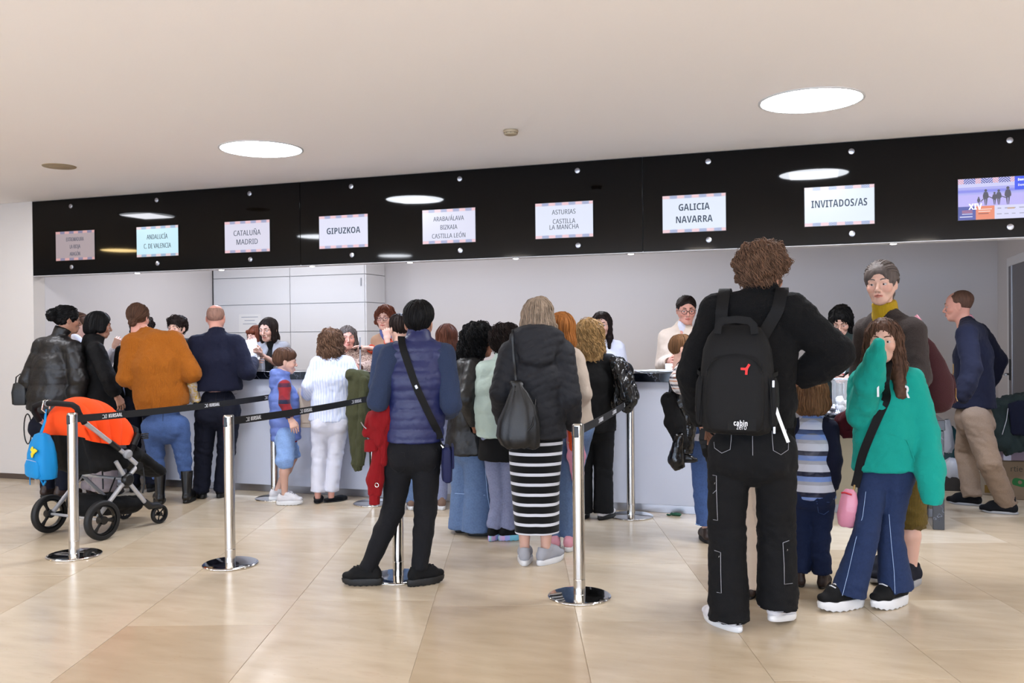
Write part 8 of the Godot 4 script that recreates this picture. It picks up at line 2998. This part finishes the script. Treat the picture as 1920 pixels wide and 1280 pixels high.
	b.tube([Vector3(0.245, 0.655, -0.325), Vector3(0.25, 0.74, -0.365)], 0.026, 10)
	part("bumper_joint", b, M.black_plastic, t)
	for k in 3:
		b = MB.new()
		var ring := []
		for i in 13:
			var a := PI * 1.5 * i / 12.0
			ring.append(Vector3(0.275 + cos(a) * 0.03, 0.70 + k * 0.016, -0.41 + sin(a) * 0.03))
		b.tube(ring, 0.004, 6)
		part("cup_holder", b, M.black_plastic, t)
	# hood: five padded gores between bent ribs, from the back rest over the top to the front edge
	var mids := [[0.76, 0.08], [0.90, 0.105], [1.015, 0.03], [1.02, -0.11], [0.935, -0.265], [0.80, -0.385]]
	var ends := [[0.74, 0.085], [0.72, 0.03], [0.70, -0.05], [0.68, -0.14], [0.665, -0.22], [0.665, -0.30]]
	for k in 5:
		var rings := []
		for i in 7:
			var u := i / 6.0
			var puff := 0.020 * sin(PI * u)
			var ring := PackedVector3Array()
			for j in 25:
				var q := PI * j / 24.0
				var sh := pow(sin(q), 0.5)
				var y := lerpf(lerpf(ends[k][0], ends[k + 1][0], u), lerpf(mids[k][0], mids[k + 1][0], u), sh)
				var z := lerpf(lerpf(ends[k][1], ends[k + 1][1], u), lerpf(mids[k][1], mids[k + 1][1], u), sh)
				var p := Vector3(-cos(q) * 0.236, y, z)
				var away := (p - Vector3(0, 0.70, -0.12)).normalized()
				ring.append(p + away * puff)
			rings.append(ring)
		m = MB.new()
		m.loft(rings, false, false, false)
		var inner := []
		for r in rings:
			var q := PackedVector3Array()
			for p in r:
				q.append(Vector3(0, 0.70, -0.12) + (p - Vector3(0, 0.70, -0.12)) * 0.985)
			q.reverse()
			inner.append(q)
		m.loft(inner, false, false, false)
		part("hood_gore", m, orange, t)
	# basket under the seat
	f = Field.new(Vector3(-0.26, 0.03, -0.60), Vector3(0.26, 0.42, 0.05), 0.012)
	f.limb(Vector3(0, 0.23, -0.10), Vector3(0, 0.17, -0.46), 0.20, 0.10, 0.16, 0.085, X, 0.02)
	f.limb(Vector3(0, 0.36, -0.09), Vector3(0, 0.25, -0.47), 0.18, 0.06, 0.14, 0.05, X, 0.02, 0, 1)
	m = MB.new()
	f.net(m)
	part("basket", soften(m, 0.008), fabric, t)
	for s in [-1.0, 1.0]:
		b = MB.new()
		b.tube([Vector3(s * 0.19, 0.42, -0.20), Vector3(s * 0.20, 0.34, -0.15), Vector3(s * 0.19, 0.27, -0.13)], 0.006, 6)
		part("basket_strap", b, fabric, t)
		b = MB.new()
		b.tube([Vector3(s * 0.235, 0.47, -0.42), Vector3(s * 0.24, 0.36, -0.43), Vector3(s * 0.225, 0.27, -0.42)], 0.007, 6)
		part("brake_cable", b, M.black_plastic, t)

	# turquoise rucksack hung on the handle
	var k_ := thing("child_backpack", "small turquoise child's backpack with a yellow print, hooked on the stroller handle", "backpack", Vector3(-5.26, 0, 2.03))
	k_.rotation.y = -0.1505
	var blue := cloth("nylon_turquoise", Color(0.04, 0.50, 0.74), "weave", 14, 0.4, 0.55)
	var bs := Basis(Vector3.UP, -0.25)
	var at := Vector3(-0.065, 0.46, 0.215)
	part("body", soften(bag_body([[0.0, 0.13, 0.05], [0.012, 0.152, 0.07], [0.08, 0.15, 0.082], [0.18, 0.135, 0.078], [0.26, 0.115, 0.06], [0.315, 0.08, 0.035], [0.33, 0.04, 0.015]], bs, at, 0.7), 0.008), blue, k_)
	part("front_pocket", soften(bag_body([[0.015, 0.10, 0.02], [0.03, 0.12, 0.03], [0.10, 0.118, 0.034], [0.135, 0.10, 0.02], [0.145, 0.07, 0.008]], bs, at + bs * Vector3(0, 0, 0.062), 0.7), 0.005), blue, k_)
	b = MB.new()
	b.tube([at + bs * Vector3(-0.02, 0.32, 0.0), Vector3(-0.105, 0.87, 0.16), Vector3(-0.11, 0.93, 0.15), Vector3(-0.11, 0.955, 0.145)], [0.016, 0.014, 0.010, 0.006], 8, true, Vector3.RIGHT, 0.4)
	part("hanging_loop", b, blue, k_)
	b = MB.new()
	b.tube([Vector3(-0.11, 0.93, 0.15), Vector3(-0.125, 0.955, 0.17), Vector3(-0.11, 1.02, 0.165), Vector3(-0.10, 1.02, 0.12), Vector3(-0.11, 0.955, 0.12)], 0.006, 8)
	part("hook", b, M.chrome, k_)
	b = MB.new()
	b.strap([at + bs * Vector3(-0.13, 0.24, 0.0), at + bs * Vector3(-0.165, 0.10, 0.02), at + bs * Vector3(-0.155, 0.0, 0.03), at + bs * Vector3(-0.15, -0.06, 0.03)], [Vector3(-0.6, 0, 0.8)], 0.03, 0.006)
	part("shoulder_strap", b, blue, k_)
	b = MB.new()
	b.tube([at + bs * Vector3(0.05, 0.0, 0.03), at + bs * Vector3(0.10, -0.035, 0.03), at + bs * Vector3(0.13, -0.005, 0.03)], 0.008, 6)
	part("side_strap", b, blue, k_)
	b = MB.new()
	b.tube([at + bs * Vector3(-0.09, 0.135, 0.078), at + bs * Vector3(0, 0.142, 0.088), at + bs * Vector3(0.09, 0.135, 0.078)], 0.003, 6)
	part("zip", b, M.seam_blue, k_)
	# an indistinct yellow print
	var pts := PackedVector2Array()
	for i in 22:
		var a := TAU * i / 22.0
		var r := 0.030 + 0.012 * sin(a * 3.0 + 0.6) + 0.006 * sin(a * 7.0)
		pts.append(Vector2(cos(a) * r * 1.5, sin(a) * r))
	m = MB.new()
	m.extrude(pts, 0.0, 0.004, bs * Basis(Vector3.RIGHT, -0.18), at + bs * Vector3(0.05, 0.205, 0.078))
	part("yellow_print", m, plain("print_yellow", Color(0.85, 0.76, 0.12), 0.7), k_)


func build_counter_things() -> void:
	# leaflets and papers
	var put := [["paper_stack", "stack of white leaflets on the marble counter right of the blonde curls", Vector3(-1.30, 1.146, -0.16), 7, 0.5], ["paper_stack", "loose white papers on the counter beside the mustard jumper", Vector3(-6.55, 1.146, -0.10), 4, 0.2]]
	for q in put:
		var t := thing(q[0], q[1], "papers", q[2])
		for k in q[3]:
			part("sheet", plate(Vector3(-0.148, 0.0, -0.105), Vector3(0.148, 0.0018, 0.105), 0.0005), M.paper, t).transform = Transform3D(Basis(Vector3.UP, q[4] + sin(k * 2.3) * 0.22), Vector3(sin(k * 5.0) * 0.012, k * 0.0022, cos(k * 3.0) * 0.01))
	# sheet held up by the clerk with the long hair
	var g: Fig = figures["long_hair_clerk"].g
	var t := thing("paper_sheet", "white sheet of paper held up by the clerk in the grey cardigan", "paper", place("long_hair_clerk") + g.J.wrL + Vector3(-0.10, 0.03, 0.05))
	part("sheet", plate(Vector3(-0.09, -0.11, -0.001), Vector3(0.09, 0.13, 0.001), 0.0004), M.paper, t).rotation = Vector3(-0.5, 0.5, 0.2)
	part("printed_lines", plate(Vector3(-0.06, -0.06, 0.001), Vector3(0.06, -0.055, 0.0014), 0.0001), M.pale_ink, t).rotation = Vector3(-0.5, 0.5, 0.2)
	# card the cream clerk holds
	g = figures["cream_clerk"].g
	t = thing("paper_card", "small white card in the hands of the clerk in the cream cardigan", "paper", place("cream_clerk") + g.J.wrR + Vector3(0.02, -0.05, 0.12))
	part("sheet", plate(Vector3(-0.04, -0.07, -0.001), Vector3(0.04, 0.04, 0.001), 0.0004), M.paper, t).rotation = Vector3(-0.3, 0.2, 0)
	part("fold", plate(Vector3(-0.04, -0.07, -0.009), Vector3(0.04, 0.03, -0.007), 0.0004), M.paper, t).rotation = Vector3(-0.2, 0.2, 0)
	# red framed card of the clerk with black hair
	g = figures["black_hair_clerk"].g
	t = thing("framed_card", "white card in a red frame held by the black haired clerk", "card", Vector3(0.158, 1.150, -0.70))
	t.rotation = Vector3(-0.25, 0.1, 0.0)
	part("frame", plate(Vector3(-0.062, -0.05, -0.008), Vector3(0.062, 0.05, -0.001), 0.006), plain("frame_red", Color(0.72, 0.10, 0.13), 0.4), t)
	part("card", plate(Vector3(-0.048, -0.036, -0.001), Vector3(0.048, 0.030, 0.001), 0.0005), M.paper, t)
	# glass vase with crumpled paper
	t = thing("glass_jar", "large clear glass jar with crumpled white paper inside on the low counter", "jar", Vector3(0.165, 0.806, -0.22))
	var b := MB.new()
	b.lathe([Vector2(0.002, 0.0), Vector2(0.070, 0.0), Vector2(0.076, 0.01), Vector2(0.076, 0.25), Vector2(0.088, 0.285), Vector2(0.090, 0.288), Vector2(0.085, 0.286), Vector2(0.073, 0.25), Vector2(0.073, 0.014), Vector2(0.002, 0.012)], Vector3.ZERO, 40, Basis.IDENTITY, false)
	part("glass_wall", b, M.clear_glass, t)
	b = MB.new()
	var ring := []
	for k in 33:
		ring.append(Vector3(cos(TAU * k / 32.0) * 0.088, 0.287, sin(TAU * k / 32.0) * 0.088))
	b.tube(ring, 0.0028, 6, false)
	part("rim", b, plain("glass_edge", Color(0.75, 0.80, 0.84), 0.05, 0.0, 0.9), t)
	for k in 6:
		b = MB.new()
		b.ball(Vector3(cos(k * 2.1) * 0.034, 0.045 + 0.016 * k, sin(k * 2.1) * 0.034), Vector3(0.034, 0.026, 0.032), 10)
		part("crumpled_paper", soften(b, 0.02, 60.0), M.paper, t)
	t = thing("foil_heap", "heap of crumpled shiny clear wrapping beside the glass jar", "wrapping", Vector3(0.06, 0.806, -0.16))
	for k in 9:
		b = MB.new()
		b.ball(Vector3(sin(k * 2.4) * 0.07, 0.025 + 0.022 * (k % 3), cos(k * 2.4) * 0.05), Vector3(0.04, 0.028, 0.038), 12)
		part("crumple", soften(b, 0.035, 55.0), plain("foil", Color(0.70, 0.71, 0.75), 0.18, 0.75) if k == 0 else M.foil, t)
	t = thing("white_bottle", "white plastic bottle top standing among the wrapping by the boy's head", "bottle", Vector3(0.02, 0.806, -0.33))
	b = MB.new()
	b.lathe([Vector2(0.03, 0.0), Vector2(0.036, 0.005), Vector2(0.036, 0.09), Vector2(0.02, 0.115), Vector2(0.02, 0.12)], Vector3.ZERO, 20)
	part("body", b, plain("bottle_clear", Color(0.72, 0.75, 0.80), 0.15), t)
	b = MB.new()
	b.lathe([Vector2(0.024, 0.12), Vector2(0.034, 0.13), Vector2(0.034, 0.195), Vector2(0.026, 0.202)], Vector3.ZERO, 20)
	part("cap", b, M.white_plastic, t)
	t = thing("metal_stand", "slim grey metal rod standing on the counter by the grey haired clerk", "stand", Vector3(-4.025, 1.146, -0.12))
	b = MB.new()
	b.lathe([Vector2(0.05, 0.0), Vector2(0.05, 0.006), Vector2(0.008, 0.010), Vector2(0.0075, 0.012), Vector2(0.0075, 0.012), Vector2(0.0075, 0.31), Vector2(0.004, 0.314)], Vector3.ZERO, 20)
	part("rod", b, M.grey_plastic, t)
	part("collar", plate(Vector3(-0.010, 0.20, -0.010), Vector3(0.010, 0.225, 0.010), 0.003), M.black_plastic, t)
	# scrap on the floor
	t = thing("green_scrap", "small crumpled green wrapper on the floor at the foot of the counter", "litter", Vector3(-1.10, 0.0, 0.06))
	b = MB.new()
	b.ball(Vector3(0, 0.012, 0), Vector3(0.05, 0.012, 0.022), 12)
	part("wrapper", soften(b, 0.014, 50.0), plain("wrapper_green", Color(0.06, 0.33, 0.22), 0.4), t)
	b = MB.new()
	b.ball(Vector3(-0.055, 0.006, 0.006), Vector3(0.025, 0.006, 0.012), 10)
	part("torn_end", soften(b, 0.008, 60.0), M.wrapper_green, t)


func build_corner() -> void:
	# cartons, bags and a coat in the corner right of the counter
	var card := plain("cardboard", Color(0.50, 0.42, 0.33), 0.85)
	var t := thing("cardboard_box", "brown cardboard box with a green logo on the floor at the right edge", "box", Vector3(1.62, 0.0, -1.62))
	part("carton", plate(Vector3(-0.15, 0.0, -0.2), Vector3(0.17, 0.33, 0.2), 0.006), card, t)
	for s in [-1.0, 1.0]:
		part("flap", plate(Vector3(-0.148, 0.331, 0.002 if s > 0 else -0.198), Vector3(0.168, 0.335, 0.198 if s > 0 else -0.002), 0.001), card, t)
	var gm := plain("logo_green", Color(0.07, 0.38, 0.14), 0.7)
	var pts := PackedVector2Array()
	for k in 24:
		var a := TAU * k / 24.0
		pts.append(Vector2(cos(a) * 0.055, sin(a) * 0.042 * (1.0 + 0.25 * cos(a * 2.0 + 0.8))))
	var b := MB.new()
	b.extrude(pts, 0.0, 0.002, Basis.IDENTITY, Vector3(0.0, 0.15, 0.2005))
	part("logo", b, gm, t)
	b = MB.new()
	b.lathe([Vector2(0.016, 0.0), Vector2(0.016, 0.002)], Vector3(0.006, 0.152, 0.2028), 16, Basis(Vector3.RIGHT, PI / 2))
	part("logo_centre", b, card, t)
	lettering("rtie", 0.045, plain("box_print", Color(0.25, 0.24, 0.20), 0.8), t, Transform3D(Basis.IDENTITY, Vector3(-0.02, 0.265, 0.201)), "lettering", false, 0.09)
	t = thing("lilac_box", "pale lilac box sealed with clear tape stacked on the cardboard box", "box", Vector3(1.60, 0.336, -1.62))
	part("carton", plate(Vector3(-0.18, 0.0, -0.2), Vector3(0.19, 0.17, 0.2), 0.006), plain("box_lilac", Color(0.50, 0.43, 0.48), 0.7), t)
	part("tape", plate(Vector3(-0.10, -0.001 + 0.002, 0.2), Vector3(-0.04, 0.168, 0.2012), 0.0004), plain("tape_clear", Color(0.66, 0.64, 0.70), 0.2), t)
	t = thing("pale_carton", "plain pale carton on the floor between the legs of the man in the blazer", "box", Vector3(1.33, 0.0, -1.75))
	part("carton", plate(Vector3(-0.12, 0.0, -0.15), Vector3(0.14, 0.20, 0.15), 0.006), plain("carton_pale", Color(0.60, 0.54, 0.46), 0.8), t)
	part("lid", plate(Vector3(-0.122, 0.20, -0.152), Vector3(0.142, 0.208, 0.152), 0.002), M.carton_pale, t)
	part("side_label", plate(Vector3(0.05, 0.02, 0.15), Vector3(0.13, 0.09, 0.1512), 0.0004), plain("label_ochre", Color(0.50, 0.38, 0.14), 0.8), t)
	# coat thrown over the boxes
	t = thing("draped_coat", "grey green coat with navy lining draped over the boxes at the right edge", "coat", Vector3(1.55, 0, -1.35))
	part("coat", hung([[Vector3(-0.16, 0.80, 0.0), Vector3(0.12, 0.86, -0.05), 0.06, 0.08, 0.07, 0.09, 0, Vector3.UP], [Vector3(-0.14, 0.78, 0.0), Vector3(-0.06, 0.50, 0.06), 0.09, 0.06, 0.10, 0.06, 0], [Vector3(-0.05, 0.60, 0.05), Vector3(0.02, 0.42, 0.06), 0.10, 0.05, 0.09, 0.05, 1], [Vector3(0.05, 0.80, 0.0), Vector3(0.12, 0.50, 0.04), 0.14, 0.07, 0.12, 0.06, 1]], Vector3.RIGHT, 0.011, 0.022, 21.0), M.coat_green_grey, t)
	part("lining", hung([[Vector3(0.06, 0.83, 0.08), Vector3(0.07, 0.60, 0.10), 0.10, 0.035, 0.09, 0.03, 0]], Vector3.RIGHT, 0.010, 0.012, 22.0), M.wool_navy, t)
	b = MB.new()
	b.tube([Vector3(-0.04, 0.80, 0.09), Vector3(-0.055, 0.70, 0.105), Vector3(-0.09, 0.58, 0.12)], 0.004, 6)
	part("zip", b, M.steel_brushed, t)
	# white and teal printed bags on a low shelf
	t = thing("carrier_bags", "white and teal printed carrier bags heaped behind the marble slab", "bags", Vector3(1.14, 0.0, -1.9))
	var teal := plain("bag_teal", Color(0.02, 0.20, 0.22), 0.35)
	var wht := plain("bag_white", Color(0.68, 0.69, 0.72), 0.35)
	part("bag", soften(bag_body([[0.16, 0.09, 0.08], [0.20, 0.12, 0.11], [0.36, 0.125, 0.115], [0.50, 0.10, 0.09], [0.58, 0.05, 0.04]], Basis.IDENTITY, Vector3(-0.02, 0, 0), 0.8), 0.03, 14.0), teal, t)
	part("bag", soften(bag_body([[0.35, 0.08, 0.08], [0.40, 0.10, 0.10], [0.55, 0.085, 0.085], [0.64, 0.05, 0.04]], Basis.IDENTITY, Vector3(-0.07, 0, 0.06), 0.8), 0.03, 14.0), wht, t)
	part("bag", soften(bag_body([[0.12, 0.08, 0.08], [0.16, 0.11, 0.10], [0.26, 0.10, 0.10], [0.30, 0.05, 0.05]], Basis.IDENTITY, Vector3(0.02, 0, 0.08), 0.8), 0.03, 16.0), wht, t)
	part("bag", soften(bag_body([[0.14, 0.07, 0.07], [0.18, 0.09, 0.09], [0.34, 0.08, 0.08], [0.40, 0.03, 0.03]], Basis.IDENTITY, Vector3(0.20, 0, 0.04), 0.8), 0.03, 15.0), teal, t)
	part("low_stand", plate(Vector3(-0.16, 0.0, -0.16), Vector3(0.32, 0.13, 0.16), 0.006), plain("stand_brown", Color(0.14, 0.12, 0.11), 0.6), t)
